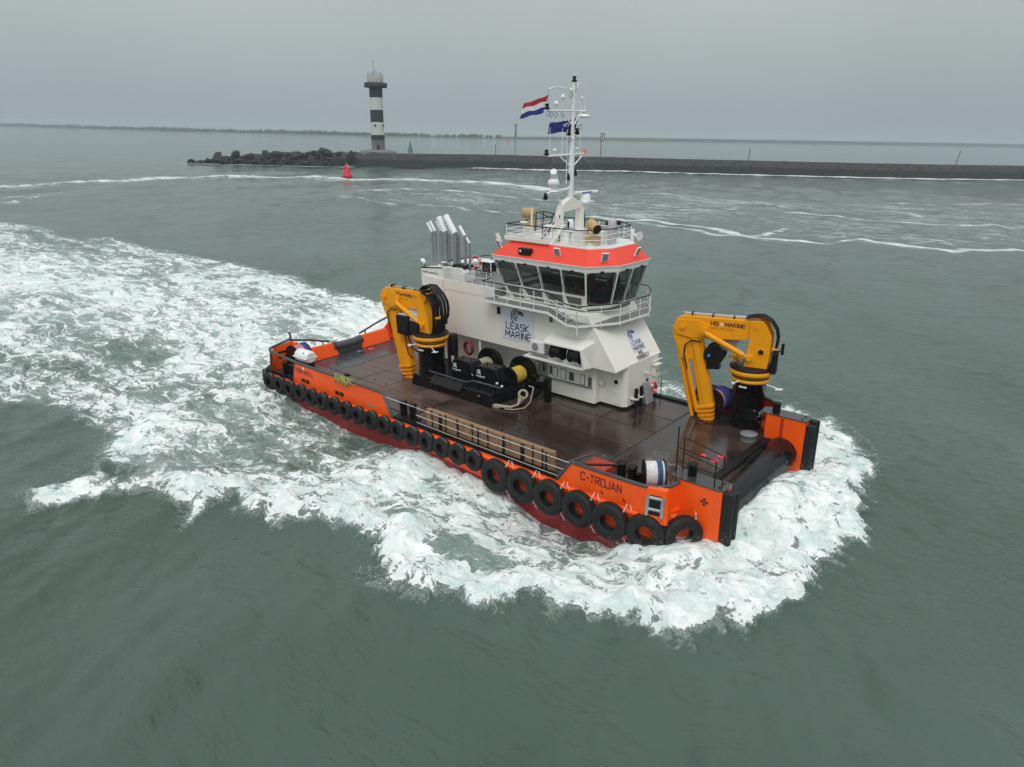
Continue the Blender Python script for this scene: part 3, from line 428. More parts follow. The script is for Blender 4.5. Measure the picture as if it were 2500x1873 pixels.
# the older wake: bright crest lines and a belt of thin filaments, strength stored on the sea
far_zone = (Y > 10) & (Y < 240) & (X > -260) & (X < 60); fi = np.where(far_zone)
FX, FY = X[fi] + 1.6 * fbm(X[fi] * .09, Y[fi] * .09, 3), Y[fi] + 1.6 * fbm(X[fi] * .09 + 30, Y[fi] * .09, 3); SV = np.zeros(FX.shape)
def polyd(FX, FY, pts):
    d = np.full(FX.shape, 1e9)
    for (ax, ay), (bx, by) in zip(pts[:-1], pts[1:]):
        dx, dy = bx - ax, by - ay; t = np.clip(((FX - ax) * dx + (FY - ay) * dy) / (dx * dx + dy * dy + 1e-9), 0, 1); d = np.minimum(d, np.hypot(FX - ax - t * dx, FY - ay - t * dy))
    return d
for kk, L_ in STREAK.items():
    wd, sg_ = {'A': (7.5, 1.05), 'G': (2.6, 1.0), 'J': (2.4, .85), 'F': (3.2, .8), 'O': (2.0, .8), 'I': (2.6, .75)}.get(kk, (2.0, .75))
    SV = np.maximum(SV, sg_ * np.clip(1 - polyd(FX, FY, smooth_line(L_)) / wd, 0, 1) ** .7)
sdA, _ = sdist(FX, FY, [(-67, 103), (-48, 101), (-30, 98), (-12, 104), (7, 109.5), (14, 119), (60, 190), (20, 250), (-55, 176), (-110, 182), (-150, 150), (-158, 105), (-143, 83), (-107, 88)])
SV = np.maximum(SV, (.40 + .25 * fbm(FX * .025, FY * .05, 3)) * np.clip(sdA / 4, 0, 1))
la = polyd(FX, FY, smooth_line(STREAK['A'])); inner, _ = sdist(FX, FY, STREAK['A'] + [(-80, 90), (-140, 20)])
SV = np.maximum(SV, .74 * np.clip(1 - la / 24, 0, 1) * (inner > 0))
STRK = np.zeros_like(X); STRK[fi] = SV
act = np.clip(SD / 1.5, 0, 1) * near * np.clip(1.6 - SPC * 2.2, 0, 1)
Z += act * (.22 * TURB + .16 * TURB2 * DENS)
Z += act * DENS * .13 * np.abs(fbm(X * 1.7, Y * 1.7 + 7, 3, .55)); Z += act * .16 * np.clip(DENS - .5, 0, 1) * np.abs(perlin(X * .8 + 4, Y * .8))
Z += RIM * (.42 + .55 * np.abs(perlin(X * .9, Y * .9)) + .25 * np.abs(perlin(ARC * 1.6, SD * .22))) * np.clip(1.6 - SPC * 2.2, 0, 1)
# the water beside and around the hull, measured along the side: (x, height)
HX = [-20, -17.2, -13.4, -8.5, -5.5, -3, -1, 1, 2.8, 4, 5.3, 6.3, 7.3, 8.8, 10.4, 11.5, 12.3, 13.2, 14.5, 16, 17.5]
HZ = [.15, .25, -.35, -.85, -.95, -.7, -.1, -.05, -.35, -.55, -.85, -1.25, -1.6, -1.65, -1.55, -1.2, -.5, -.1, .1, .15, .1]
side = np.interp(X, HX, HZ) * np.exp(-np.maximum(-6.9 - Y, 0) ** 2 / 6.5) * (Y < 0) * (X > -22) * (X < 20) * np.clip((22 + X) / 4, 0, 1) * np.clip((20 - X) / 3, 0, 1)
Z += side
def hump(cx, cy, rx, ry, h, rot=0):
    c, s = math.cos(rot), math.sin(rot); u, v = (X - cx) * c + (Y - cy) * s, -(X - cx) * s + (Y - cy) * c
    return h * np.exp(-(u / rx) ** 2 - (v / ry) ** 2)
for a in ((16.5, 0, 1.7, 5.0, 1.15), (15.1, -6.6, 1.6, .8, .45), (16.2, -8.2, 2.6, 1.6, .35), (8, -12.0, 5, 1.6, .35, .1), (2, -12.5, 5, 1.8, .3), (-4, -16.5, 6, 1.3, .5, .25), (-13, -14, 4, 2.5, .3), (14, 7.6, 3, 1.5, .4), (-22, 2, 7, 2.6, .45), (-19, -2, 1.6, 5, .3), (-30, 6, 10, 2.5, .35)): Z += hump(*a)
# keep the sea out of the hull's inside
inside = (X > -15.9) & (X < 13.2) & (np.abs(Y) < 6.2)
Z = np.where(inside, np.minimum(Z, -1.0), Z)
nx_, ny_ = len(AX), len(AY)
me = bpy.data.meshes.new('sea')
co = np.stack([X, Y, Z], -1).reshape(-1, 3).astype(np.float32)
ii = (np.arange(ny_ - 1)[:, None] * nx_ + np.arange(nx_ - 1)[None, :]).ravel()
quads = np.stack([ii, ii + 1, ii + nx_ + 1, ii + nx_], -1).astype(np.int32)
me.vertices.add(len(co)); me.vertices.foreach_set('co', co.ravel()); me.loops.add(quads.size); me.loops.foreach_set('vertex_index', quads.ravel())
me.polygons.add(len(quads)); me.polygons.foreach_set('loop_start', np.arange(0, quads.size, 4, dtype=np.int32)); me.polygons.foreach_set('loop_total', np.full(len(quads), 4, dtype=np.int32))
me.polygons.foreach_set('use_smooth', np.ones(len(quads), bool)); me.update(calc_edges=True)
for nm, arr in (('foam', FOAM), ('aer', AER), ('streak', STRK)):
    at = me.attributes.new(nm, 'FLOAT', 'POINT'); at.data.foreach_set('value', arr.ravel().astype(np.float32))

def sea_material():
    m = bpy.data.materials.new('sea_water_and_foam'); m.use_nodes = True; t = m.node_tree; b = t.nodes['Principled BSDF']; L = t.links; nn = t.nodes.new
    geo = nn('ShaderNodeNewGeometry'); P = geo.outputs['Position']
    fa = nn('ShaderNodeAttribute'); fa.attribute_name = 'foam'; aa = nn('ShaderNodeAttribute'); aa.attribute_name = 'aer'
    def noise(sc_, det, rough=.55, vec=P, dist=0):
        n = nn('ShaderNodeTexNoise'); n.inputs['Scale'].default_value = sc_; n.inputs['Detail'].default_value = det; n.inputs['Roughness'].default_value = rough; n.inputs['Distortion'].default_value = dist; L.new(vec, n.inputs['Vector']); return n
    def mr(v, a, c, d=0, e=1, smooth=False):
        n = nn('ShaderNodeMapRange'); L.new(v, n.inputs['Value']); n.inputs['From Min'].default_value = a; n.inputs['From Max'].default_value = c; n.inputs['To Min'].default_value = d; n.inputs['To Max'].default_value = e
        if smooth: n.interpolation_type = 'SMOOTHSTEP'
        return n.outputs[0]
    def ma(op, a, c):
        n = nn('ShaderNodeMath'); n.operation = op
        for i, v in enumerate((a, c)):
            if isinstance(v, (int, float)): n.inputs[i].default_value = v
            else: L.new(v, n.inputs[i])
        return n.outputs[0]
    # warped coordinates
    w1 = noise(.42, 3, .5); wv = nn('ShaderNodeVectorMath'); wv.operation = 'MULTIPLY_ADD'; L.new(w1.outputs['Color'], wv.inputs[0]); wv.inputs[1].default_value = (3.2, 3.2, 0); L.new(P, wv.inputs[2])
    w2 = noise(1.7, 3, .6); wv2 = nn('ShaderNodeVectorMath'); wv2.operation = 'MULTIPLY_ADD'; L.new(w2.outputs['Color'], wv2.inputs[0]); wv2.inputs[1].default_value = (.8, .8, 0); L.new(wv.outputs[0], wv2.inputs[2]); W = wv2.outputs[0]
    def mapped(sx, sy, rot):
        st = nn('ShaderNodeMapping'); st.inputs['Scale'].default_value = (sx, sy, 1); st.inputs['Rotation'].default_value = (0, 0, math.radians(rot)); L.new(W, st.inputs['Vector']); return st.outputs[0]
    def ridge(vec, sc_, det, pw):
        n = noise(sc_, det, .5, vec); x = ma('SUBTRACT', 1, ma('ABSOLUTE', ma('MULTIPLY', ma('SUBTRACT', n.outputs['Fac'], .5), 4.2), 0)); x = ma('MAXIMUM', x, 0); return ma('POWER', x, pw)
    def pattern(vec):
        r_ = ma('ADD', ma('MULTIPLY', ridge(vec, .62, 2, 2.2), .46), ma('MULTIPLY', ridge(vec, 1.9, 2, 1.8), .40)); r_ = ma('ADD', r_, ma('MULTIPLY', ridge(vec, 5.6, 3, 1.4), .34))
        return ma('ADD', r_, mr(noise(.8, 6, .66, vec).outputs['Fac'], .32, .68, -.10, .22))
    pa = pattern(mapped(.30, 1.15, 6)); pb = pattern(mapped(.80, .95, -20))
    wk = nn('ShaderNodeMix'); wk.data_type = 'FLOAT'; sx = nn('ShaderNodeSeparateXYZ'); L.new(P, sx.inputs[0]); L.new(mr(sx.outputs['X'], -16, -4), wk.inputs[0]); L.new(pa, wk.inputs[2]); L.new(pb, wk.inputs[3])
    V = wk.outputs[0]       # about 0.1 .. 1.1, filaments of foam are high
    S_ = mapped(.8, 1.1, 10)
    clump = mr(noise(.95, 4, .55, S_).outputs['Fac'], .34, .64, 0, 1, True)
    fine = mr(noise(3.2, 5, .6, S_).outputs['Fac'], .32, .68)
    F = fa.outputs['Fac']
    T = mr(F, 0, 1, 1.36, .30)
    d = ma('SUBTRACT', V, T)
    foam = mr(d, -.09, .22, 0, 1, True)
    foam = ma('MULTIPLY', foam, mr(F, .02, .10))
    sa = nn('ShaderNodeAttribute'); sa.attribute_name = 'streak'; sm_ = nn('ShaderNodeMapping'); sm_.inputs['Scale'].default_value = (.10, .50, 1); sm_.inputs['Rotation'].default_value = (0, 0, math.radians(-38)); L.new(P, sm_.inputs['Vector'])
    def fil(sc_, det, dis):
        n = noise(sc_, det, .6, sm_.outputs[0], dis); return ma('MAXIMUM', ma('SUBTRACT', 1, ma('ABSOLUTE', ma('MULTIPLY', ma('SUBTRACT', n.outputs['Fac'], .5), 6), 0)), 0)
    sv = ma('ADD', ma('ADD', ma('MULTIPLY', fil(.42, 4, .9), .55), ma('MULTIPLY', fil(1.8, 4, .6), .45)), ma('MULTIPLY', sa.outputs['Fac'], .95))
    sf = ma('MULTIPLY', mr(sv, 1.12, 1.55, 0, .95), mr(sa.outputs['Fac'], .02, .2))
    foam = ma('MAXIMUM', foam, sf)
    thin = mr(d, -.34, .06, 0, 1, True)       # milky, half dissolved bubbles round the foam
    thin = ma('MULTIPLY', thin, mr(F, .05, .3))
    aer = ma('MULTIPLY', aa.outputs['Fac'], mr(noise(.22, 4, .6, W).outputs['Fac'], .36, .66, .25, 1))
    # water body colour
    bn = mr(noise(.045, 4, .5).outputs['Fac'], .35, .65)
    wc = nn('ShaderNodeMix'); wc.data_type = 'RGBA'; L.new(bn, wc.inputs[0]); wc.inputs[6].default_value = (.052, .087, .070, 1); wc.inputs[7].default_value = (.080, .122, .104, 1)
    c1 = nn('ShaderNodeMix'); c1.data_type = 'RGBA'; L.new(aer, c1.inputs[0]); L.new(wc.outputs[2], c1.inputs[6]); c1.inputs[7].default_value = (.42, .55, .505, 1)
    c2 = nn('ShaderNodeMix'); c2.data_type = 'RGBA'; L.new(ma('MULTIPLY', thin, .42), c2.inputs[0]); L.new(c1.outputs[2], c2.inputs[6]); c2.inputs[7].default_value = (.52, .62, .60, 1)
    fc = nn('ShaderNodeMix'); fc.data_type = 'RGBA'; L.new(ma('ADD', ma('MULTIPLY', clump, .62), ma('MULTIPLY', fine, .45)), fc.inputs[0]); fc.inputs[6].default_value = (.54, .67, .64, 1); fc.inputs[7].default_value = (.93, .94, .94, 1)
    c3 = nn('ShaderNodeMix'); c3.data_type = 'RGBA'; L.new(foam, c3.inputs[0]); L.new(c2.outputs[2], c3.inputs[6]); L.new(fc.outputs[2], c3.inputs[7]); L.new(c3.outputs[2], b.inputs['Base Color'])
    L.new(mr(ma('MAXIMUM', foam, ma('MULTIPLY', thin, .4)), 0, 1, .07, .85), b.inputs['Roughness']); inp(b, 'IOR', 1.333)
    L.new(mr(foam, 0, 1, .5, .1), b.inputs['Specular IOR Level'])
    # ripples and foam relief
    rm = nn('ShaderNodeMapping'); rm.inputs['Rotation'].default_value = (0, 0, math.radians(-25)); rm.inputs['Scale'].default_value = (.75, 1.5, 1); L.new(P, rm.inputs['Vector'])
    r1 = noise(1.1, 4, .55, rm.outputs[0]); r2 = noise(4.0, 3, .55, rm.outputs[0]); r0 = noise(.25, 3, .5, rm.outputs[0])
    h = ma('ADD', ma('ADD', ma('MULTIPLY', r1.outputs['Fac'], .20), ma('MULTIPLY', r2.outputs['Fac'], .030)), ma('MULTIPLY', r0.outputs['Fac'], .35))
    h = ma('ADD', h, ma('MULTIPLY', foam, .06)); h = ma('ADD', h, ma('MULTIPLY', ma('MULTIPLY', ma('ADD', ma('MULTIPLY', fine, .22), clump), foam), .065))
    bp = nn('ShaderNodeBump'); bp.inputs['Distance'].default_value = 1; bp.inputs['Strength'].default_value = 1; L.new(h, bp.inputs['Height']); L.new(bp.outputs[0], b.inputs['Normal'])
    return m
me.materials.append(sea_material())
sea = bpy.data.objects.new('water', me); C.objects.link(sea); sea['kind'] = 'structure'

# old wake and surf: thin floating foam, laid on the sea as ribbons with a ragged, lacy cover
def streak_material(name, thr, sx, sy, gain=.30):
    m = bpy.data.materials.new(name); m.use_nodes = True; t = m.node_tree; b = t.nodes['Principled BSDF']; L = t.links; nn = t.nodes.new
    b.inputs['Base Color'].default_value = (.74, .79, .79, 1); b.inputs['Roughness'].default_value = .8
    a = nn('ShaderNodeAttribute'); a.attribute_name = 'foam'; geo = nn('ShaderNodeNewGeometry')
    def M(op, x, y, z=None):
        k = nn('ShaderNodeMath'); k.operation = op
        for i, v in enumerate((x, y, z)):
            if v is None: continue
            if isinstance(v, (int, float)): k.inputs[i].default_value = v
            else: L.new(v, k.inputs[i])
        return k.outputs[0]
    mp = nn('ShaderNodeMapping'); mp.inputs['Scale'].default_value = (sx, sy, 1); mp.inputs['Rotation'].default_value = (0, 0, math.radians(-38)); L.new(geo.outputs['Position'], mp.inputs['Vector'])
    def ridge(sc_, det, dis):
        n = nn('ShaderNodeTexNoise'); n.inputs['Scale'].default_value = sc_; n.inputs['Detail'].default_value = det; n.inputs['Roughness'].default_value = .6; n.inputs['Distortion'].default_value = dis; L.new(mp.outputs[0], n.inputs['Vector'])
        return M('MAXIMUM', M('SUBTRACT', 1, M('ABSOLUTE', M('MULTIPLY', M('SUBTRACT', n.outputs['Fac'], .5), 6), 0)), 0)
    V = M('ADD', M('MULTIPLY', ridge(.45, 4, .8), .55), M('MULTIPLY', ridge(1.7, 4, .6), .45))
    s = M('MULTIPLY_ADD', a.outputs['Fac'], gain * 2.2, V)
    r = nn('ShaderNodeMapRange'); r.inputs['From Min'].default_value = thr; r.inputs['From Max'].default_value = thr + .35; L.new(s, r.inputs['Value'])
    k = nn('ShaderNodeMapRange'); k.inputs['From Max'].default_value = .15; L.new(a.outputs['Fac'], k.inputs['Value']); L.new(M('MULTIPLY', r.outputs[0], k.outputs[0]), b.inputs['Alpha'])
    return m
SFM = streak_material('surf_foam', .66, .3, .6)
def ribbon(pts, wid, z, strength, acc, bump=0):
    P = [Vector((x, y, 0)) for x, y in pts]; R = []
    for i in range(len(P) - 1):
        a, b_, c, d = P[max(i - 1, 0)], P[i], P[i + 1], P[min(i + 2, len(P) - 1)]
        for k in range(6):
            t = k / 6; R.append(.5 * ((2 * b_) + (c - a) * t + (2 * a - 5 * b_ + 4 * c - d) * t * t + (3 * b_ - a - 3 * c + d) * t ** 3))
    R.append(P[-1]); n = len(R); cross = [-1, -.6, -.2, .2, .6, 1]; vs, fs, at = acc; o = len(vs)
    for i, p in enumerate(R):
        d = (R[min(i + 1, n - 1)] - R[max(i - 1, 0)]).normalized(); q_ = Vector((-d.y, d.x, 0)); ww = wid * (1 + .5 * math.sin(i * 1.7) * math.sin(i * .63)); e_ = min(1, i / 5, (n - 1 - i) / 5)
        for c_ in cross:
            vs.append(p + q_ * (c_ * ww) + Vector((0, 0, z + bump * (1 - c_ * c_) * (.6 + .4 * math.sin(i * 2.3))))); at.append(max(0, (1 - abs(c_)) ** .6 * strength * (.25 + .75 * e_)))
    k = len(cross)
    for i in range(n - 1):
        for j in range(k - 1): fs.append((o + i * k + j, o + i * k + j + 1, o + (i + 1) * k + j + 1, o + (i + 1) * k + j))
def ribbon_obj(name, acc, m, label):
    me_ = bpy.data.meshes.new(name); me_.from_pydata([tuple(v) for v in acc[0]], [], acc[1]); a = me_.attributes.new('foam', 'FLOAT', 'POINT'); a.data.foreach_set('value', acc[2]); me_.materials.append(m)
    me_.polygons.foreach_set('use_smooth', [True] * len(acc[1])); o = bpy.data.objects.new(name, me_); C.objects.link(o); return tag(o, label, 'foam', kind='stuff')
acc = ([], [], [])
ribbon([(x + .6, y - .8) for x, y in SHORE[5:]], 2.6, .16, 1.15, acc, .3)
ribbon([(x + 3, y - 4.5) for x, y in SHORE[5:]], 3.0, .16, .35, acc)
ribbon([(x + 1, y - 1.5) for x, y in SHORE[:6]], 1.3, .30, .6, acc)
ribbon_obj('surf', acc, SFM, 'white surf breaking along the foot of the stone breakwater')

# spray thrown up along the bow wave, at the bow and at the stern: thousands of droplets in one object
def spray():
    n = 0; V_, F_ = [], []
    def drop(p, r):
        o = len(V_); st_ = random.uniform(.7, 1.5)
        V_.extend([(p[0] + r, p[1], p[2]), (p[0], p[1] + r, p[2]), (p[0] - r, p[1], p[2]), (p[0], p[1] - r, p[2]), (p[0], p[1], p[2] + r * st_), (p[0], p[1], p[2] - r * st_)])
        F_.extend([(o + a, o + b_, o + c) for a, b_, c in ((0, 1, 4), (1, 2, 4), (2, 3, 4), (3, 0, 4), (1, 0, 5), (2, 1, 5), (3, 2, 5), (0, 3, 5))])
    E = EDGE[:50]
    for k in range(len(E) - 1):
        (ax, ay), (bx, by) = E[k], E[k + 1]; L_ = math.hypot(bx - ax, by - ay); nx2, ny2 = (by - ay) / max(L_, .01), -(bx - ax) / max(L_, .01)
        heavy = 1.0 if (k < 24 or 33 <= k < 43) else .35
        j = 0
        while j < int(L_ * 90 * heavy):
            t = random.random(); clump = .5 + .5 * math.sin((ax + bx * t) * 5.1) * math.sin((ay + by * t) * 4.3)
            out = random.expovariate(6.0) * (.3 + clump) - .4; z = .12 + random.random() ** 2 * .55 * max(.2, 1 - max(out, 0) * .5)
            drop((ax + (bx - ax) * t - nx2 * out, ay + (by - ay) * t - ny2 * out, z), random.uniform(.004, .015) * (1 if out < .2 else .6)); j += 1
    for cx, cy, cz, sx_, sy_, sz_, cnt in ((15.0, -6.3, .35, .9, .5, .45, 2200), (16.5, -5.0, .3, .5, .9, .4, 500), (16.3, 0, .8, .5, 3.6, .35, 2600), (16.6, 5.3, .7, .6, 1.2, .4, 700), (14, 7.3, .4, 1.8, .5, .3, 500), (12.8, -7.2, -.2, .8, .4, .3, 500), (5, -8.3, 0, 3, .6, .2, 500)):
        for _ in range(cnt):
            drop((random.gauss(cx, sx_), random.gauss(cy, sy_), cz + abs(random.gauss(0, sz_)) - .1), random.uniform(.003, .009))
    me_ = bpy.data.meshes.new('spray'); me_.from_pydata(V_, [], F_); me_.materials.append(FOAMW); o = bpy.data.objects.new('spray', me_); C.objects.link(o)
    tag(o, 'white spray droplets thrown up along the bow wave and round the bow', 'spray', kind='stuff')
FOAMW = mat('spray_white', (.85, .87, .87), .6)
spray()

# ------------------------------------------------------------------ breakwater, lighthouse, buoys, far shore, haze
def hash01(*a): return (math.sin(sum((i + 1) * 12.9898 * v for i, v in enumerate(a))) * 43758.5453) % 1
def stone_mat(name, top, low, zline):
    m = bpy.data.materials.new(name); m.use_nodes = True; t = m.node_tree; b = t.nodes['Principled BSDF']; L = t.links; nn = t.nodes.new
    geo = nn('ShaderNodeNewGeometry'); s = nn('ShaderNodeSeparateXYZ'); L.new(geo.outputs['Position'], s.inputs[0])
    n = nn('ShaderNodeTexNoise'); n.inputs['Scale'].default_value = .35; n.inputs['Detail'].default_value = 7; n.inputs['Roughness'].default_value = .7; L.new(geo.outputs['Position'], n.inputs['Vector'])
    a = nn('ShaderNodeMath'); a.operation = 'MULTIPLY_ADD'; L.new(n.outputs['Fac'], a.inputs[0]); a.inputs[1].default_value = 3.0; L.new(s.outputs['Z'], a.inputs[2])
    r = nn('ShaderNodeMapRange'); r.inputs['From Min'].default_value = zline + 1.2; r.inputs['From Max'].default_value = zline + 1.9; L.new(a.outputs[0], r.inputs['Value'])
    x = nn('ShaderNodeMix'); x.data_type = 'RGBA'; L.new(r.outputs[0], x.inputs[0]); x.inputs[6].default_value = (*low, 1); x.inputs[7].default_value = (*top, 1)
    v = nn('ShaderNodeTexVoronoi'); v.inputs['Scale'].default_value = .9; L.new(geo.outputs['Position'], v.inputs['Vector'])
    k = nn('ShaderNodeMapRange'); L.new(v.outputs['Color'], k.inputs['Value']); k.inputs['To Min'].default_value = .5; k.inputs['To Max'].default_value = 1.5
    c = nn('ShaderNodeVectorMath'); c.operation = 'SCALE'; L.new(x.outputs[2], c.inputs[0]); L.new(k.outputs[0], c.inputs['Scale']); L.new(c.outputs[0], b.inputs['Base Color'])
    bp = nn('ShaderNodeBump'); bp.inputs['Distance'].default_value = .5; L.new(v.outputs['Distance'], bp.inputs['Height']); L.new(bp.outputs[0], b.inputs['Normal']); b.inputs['Roughness'].default_value = .8
    return m
PIER = stone_mat('breakwater_stone', (.040, .039, .037), (.006, .008, .008), 3.4); ROCK = stone_mat('tip_rock', (.020, .026, .018), (.009, .012, .010), 1.5)
bw = thing('breakwater', 'long dark stone breakwater running across the water behind the boat', 'breakwater', (-264, 184, 0), ship=False)
PTS = [(x, y) for x, y in SHORE] + [(20, 446), (140, 560), (330, 740)]; HGT = [.4, 3.2, 4.2, 5.4, 6.1, 6.4] + [6.3] * (len(PTS) - 6)
def resample(P_, H_, step):
    out = []
    for i in range(len(P_) - 1):
        L_ = math.dist(P_[i], P_[i + 1]); k = max(1, int(L_ / step))
        for j in range(k): t = j / k; out.append((P_[i][0] + (P_[i + 1][0] - P_[i][0]) * t, P_[i][1] + (P_[i + 1][1] - P_[i][1]) * t, H_[i] + (H_[i + 1] - H_[i]) * t))
    return out
# smooth the waterline so that the wall runs straight
SM = []
for i, (x, y) in enumerate(PTS):
    if i < 7: SM.append((-330 + 66 * i / 6, 140 + 46 * i / 6) if i < 6 else (-254, 192))
    else: SM.append((x, y))
SM[5] = (-275, 179); SM[6] = (-252, 203); SM[7] = (-240, 222)
RS = resample(SM, HGT, 2.2)
mb = MB(); ring = []
for i, (x, y, h) in enumerate(RS):
    a, b = RS[max(i - 3, 0)], RS[min(i + 3, len(RS) - 1)]; d = Vector((b[0] - a[0], b[1] - a[1])).normalized(); nb = Vector((-d.y, d.x))
    if nb.dot(Vector((x - CAM.x, y - CAM.y))) < 0: nb = -nb
    rough = 1 if x < -258 else .25
    row = []
    for off, hh in ((-1.5, -1.2), (0, 0), (2.2, .22), (4.5, .45), (6.3, .62), (7.4, .8), (8.6, .97), (9.5, 1.0), (13, 1.0), (16, .8), (20, .3), (23, -.3)):
        j = (hash01(i, off) - .5) * rough; row.append((x + nb.x * (off + j * 1.3), y + nb.y * (off + j * 1.3), h * hh + j * (1.5 if rough > .5 else .5)))
    ring.append(row)
nv = len(ring[0])
mb.add([v for r in ring for v in r], [(i * nv + j, i * nv + j + 1, (i + 1) * nv + j + 1, (i + 1) * nv + j) for i in range(len(ring) - 1) for j in range(nv - 1)])
obj('stone_slope', mb, PIER, bw)
def rock_mb(c, s, seed, n=7):
    r = random.Random(seed); bm = bmesh.new(); bmesh.ops.create_icosphere(bm, subdivisions=2, radius=1)
    dirs = [Vector((r.uniform(-1, 1), r.uniform(-1, 1), r.uniform(-.6, 1))).normalized() for _ in range(n)]; cut = [r.uniform(.35, .62) for _ in dirs]
    for v in bm.verts:
        for d, k in zip(dirs, cut):
            t = v.co.dot(d)
            if t > k: v.co -= d * (t - k)
    m = MB(); m.add([(c[0] + v.co.x * s[0] * 1.0, c[1] + v.co.y * s[1] * 1.05, c[2] + v.co.z * s[2] * 1.15) for v in bm.verts], [tuple(v.index for v in f.verts) for f in bm.faces]); bm.free(); return m
def on_pier(u, back):   # point on the tip of the breakwater, u metres along from its west end
    d = Vector((66, 46)).normalized(); p = Vector((-330, 140)) + d * u; n_ = Vector((-d.y, d.x)); return p + n_ * back
for k, (u, bk, z, s) in enumerate([(7, 4, 1.4, (3.4, 3, 1.9)), (12, 5, 3.0, (4.2, 3.5, 2.6)), (20, 5, 4.0, (3.6, 3, 3.5)), (27, 6, 3.6, (2.8, 2.6, 2.0)), (36, 7, 4.6, (3.3, 3, 2.2)), (41, 7, 5.2, (3.4, 3, 2.4)), (47, 8, 4.6, (2.6, 2, 1.4)), (53, 7, 5.4, (2.6, 2.4, 1.9)), (59, 8, 5.8, (2.0, 2, 1.4)), (62, 9, 6.2, (3.6, 3, 3.2)), (66, 9, 6.2, (2.4, 2.2, 2.2)), (3, 3, .7, (2.6, 2, 1.1)), (32, 1, .6, (1.6, 1.6, .9)), (38, .5, .5, (2.8, 2, 1.0)), (57, 1, .9, (3.6, 2.4, 1.8)), (48, 2, 1.1, (3.0, 2.6, 1.6)), (69, 1, 1, (3.2, 2, 1.8)), (24, 2, 1.4, (3, 2.6, 1.8)), (15, 2, 1.2, (3, 2.4, 1.6)), (72, 8, 6.0, (1.8, 1.6, 1.1)), (-1, 3, .7, (2.6, 2.2, 1.3))]):
    p = on_pier(u, bk); obj('rock', rock_mb((p.x, p.y, z), s, k + 5), ROCK, bw)

rrk = random.Random(21)
for k in range(46):       # smaller broken stones between the big ones
    u = rrk.uniform(4, 80); bk = rrk.uniform(.5, 8.5); base_ = min(6.2, .8 + u * .085) * min(1, .25 + bk / 9); p = on_pier(u, bk); q_ = rrk.uniform(1.0, 1.9); obj('rock', rock_mb((p.x, p.y, base_), (q_, q_ * .9, q_ * .8), 100 + k), ROCK, bw)

LX, LY = -284.8, 219.1
lh = thing('lighthouse', 'black and white banded round lighthouse standing on the breakwater', 'lighthouse', (LX, LY, 6.2), ship=False)
def ring_part(name, r0, z0, r1, z1, m, n=40): obj(name, MB().lathe((LX, LY, 0), [(r0, z0), (r1, z1)], n), m, lh)
obj('plinth', MB().lathe((LX, LY, 0), [(9.5, 5.6), (9.5, 6.5), (7.5, 6.9), (7.0, 7.35)], 24), CONC, lh)
ring_part('tower_foot', 3.35, 7.3, 3.33, 12.1, CONC); ring_part('dark_band', 3.36, 12.1, 3.34, 14.6, DCONC); ring_part('white_band', 3.35, 14.6, 3.33, 20.8, WBAND)
ring_part('dark_band', 3.33, 20.8, 3.31, 26.7, DCONC); ring_part('white_band', 3.32, 26.7, 3.30, 32.6, WBAND); ring_part('dark_band', 3.3, 32.6, 3.3, 37.4, DCONC)
obj('gallery', MB().lathe((LX, LY, 0), [(5.6, 37.3), (5.75, 37.4), (5.8, 39.5), (5.6, 39.6)], 8), DCONC, lh)
obj('lantern_room', MB().lathe((LX, LY, 0), [(4.0, 39.6), (4.05, 42.5), (3.9, 42.6)], 24), mat('pale_concrete', (.36, .35, .33), .8, var=.1), lh)
rl = MB()
for k in range(20):
    a = k * math.pi / 10; rl.cyl((LX + 3.9 * math.cos(a), LY + 3.9 * math.sin(a), 42.5), (LX + 3.9 * math.cos(a), LY + 3.9 * math.sin(a), 43.9), .05, 4)
rl.torus((LX, LY, 43.9), (0, 0, 1), 3.9, .05, 30, 4); rl.torus((LX, LY, 43.2), (0, 0, 1), 3.9, .04, 30, 4); obj('railing', rl, GREYM, lh)
an = MB().cyl((LX - 1.2, LY, 42.5), (LX - 1.4, LY, 50), .14, 6).box(LX - 2.4, LX - .4, LY - .1, LY + .1, 49.5, 49.7)
for dx, dy, hh in ((-2.4, 1, 2), (2.2, -1.2, 2.2), (1, 2, 1.6), (.2, -2, 1.4)): an.cyl((LX + dx, LY + dy, 42.5), (LX + dx, LY + dy, 42.5 + hh), .12, 6); an.ball((LX + dx, LY + dy, 42.7 + hh), .35)
obj('antenna', an, GREYM, lh)
d = Vector((CAM.x - LX, CAM.y - LY)).normalized(); s_ = Vector((-d.y, d.x))
for off, zz in ((-1.0, 19.2), (2.9, 19.2)):
    k = math.sqrt(max(0, 3.33 ** 2 - off * off)); p = Vector((LX, LY)) + d * (k - .1) + s_ * off
    obj('window', MB().box(p.x - .45, p.x + .45, p.y - .45, p.y + .45, zz - .45, zz + .45), DCONC, lh)
p = Vector((LX, LY)) + s_ * 3.55
obj('ladder', MB().cyl((p.x, p.y, 7.2), (p.x, p.y, 14.2), .12, 6), DCONC, lh); obj('door', MB().box(LX + d.x * 3.2 - .6, LX + d.x * 3.2 + .6, LY + d.y * 3.2 - .6, LY + d.y * 3.2 + .6, 7.4, 9.6), DCONC, lh)

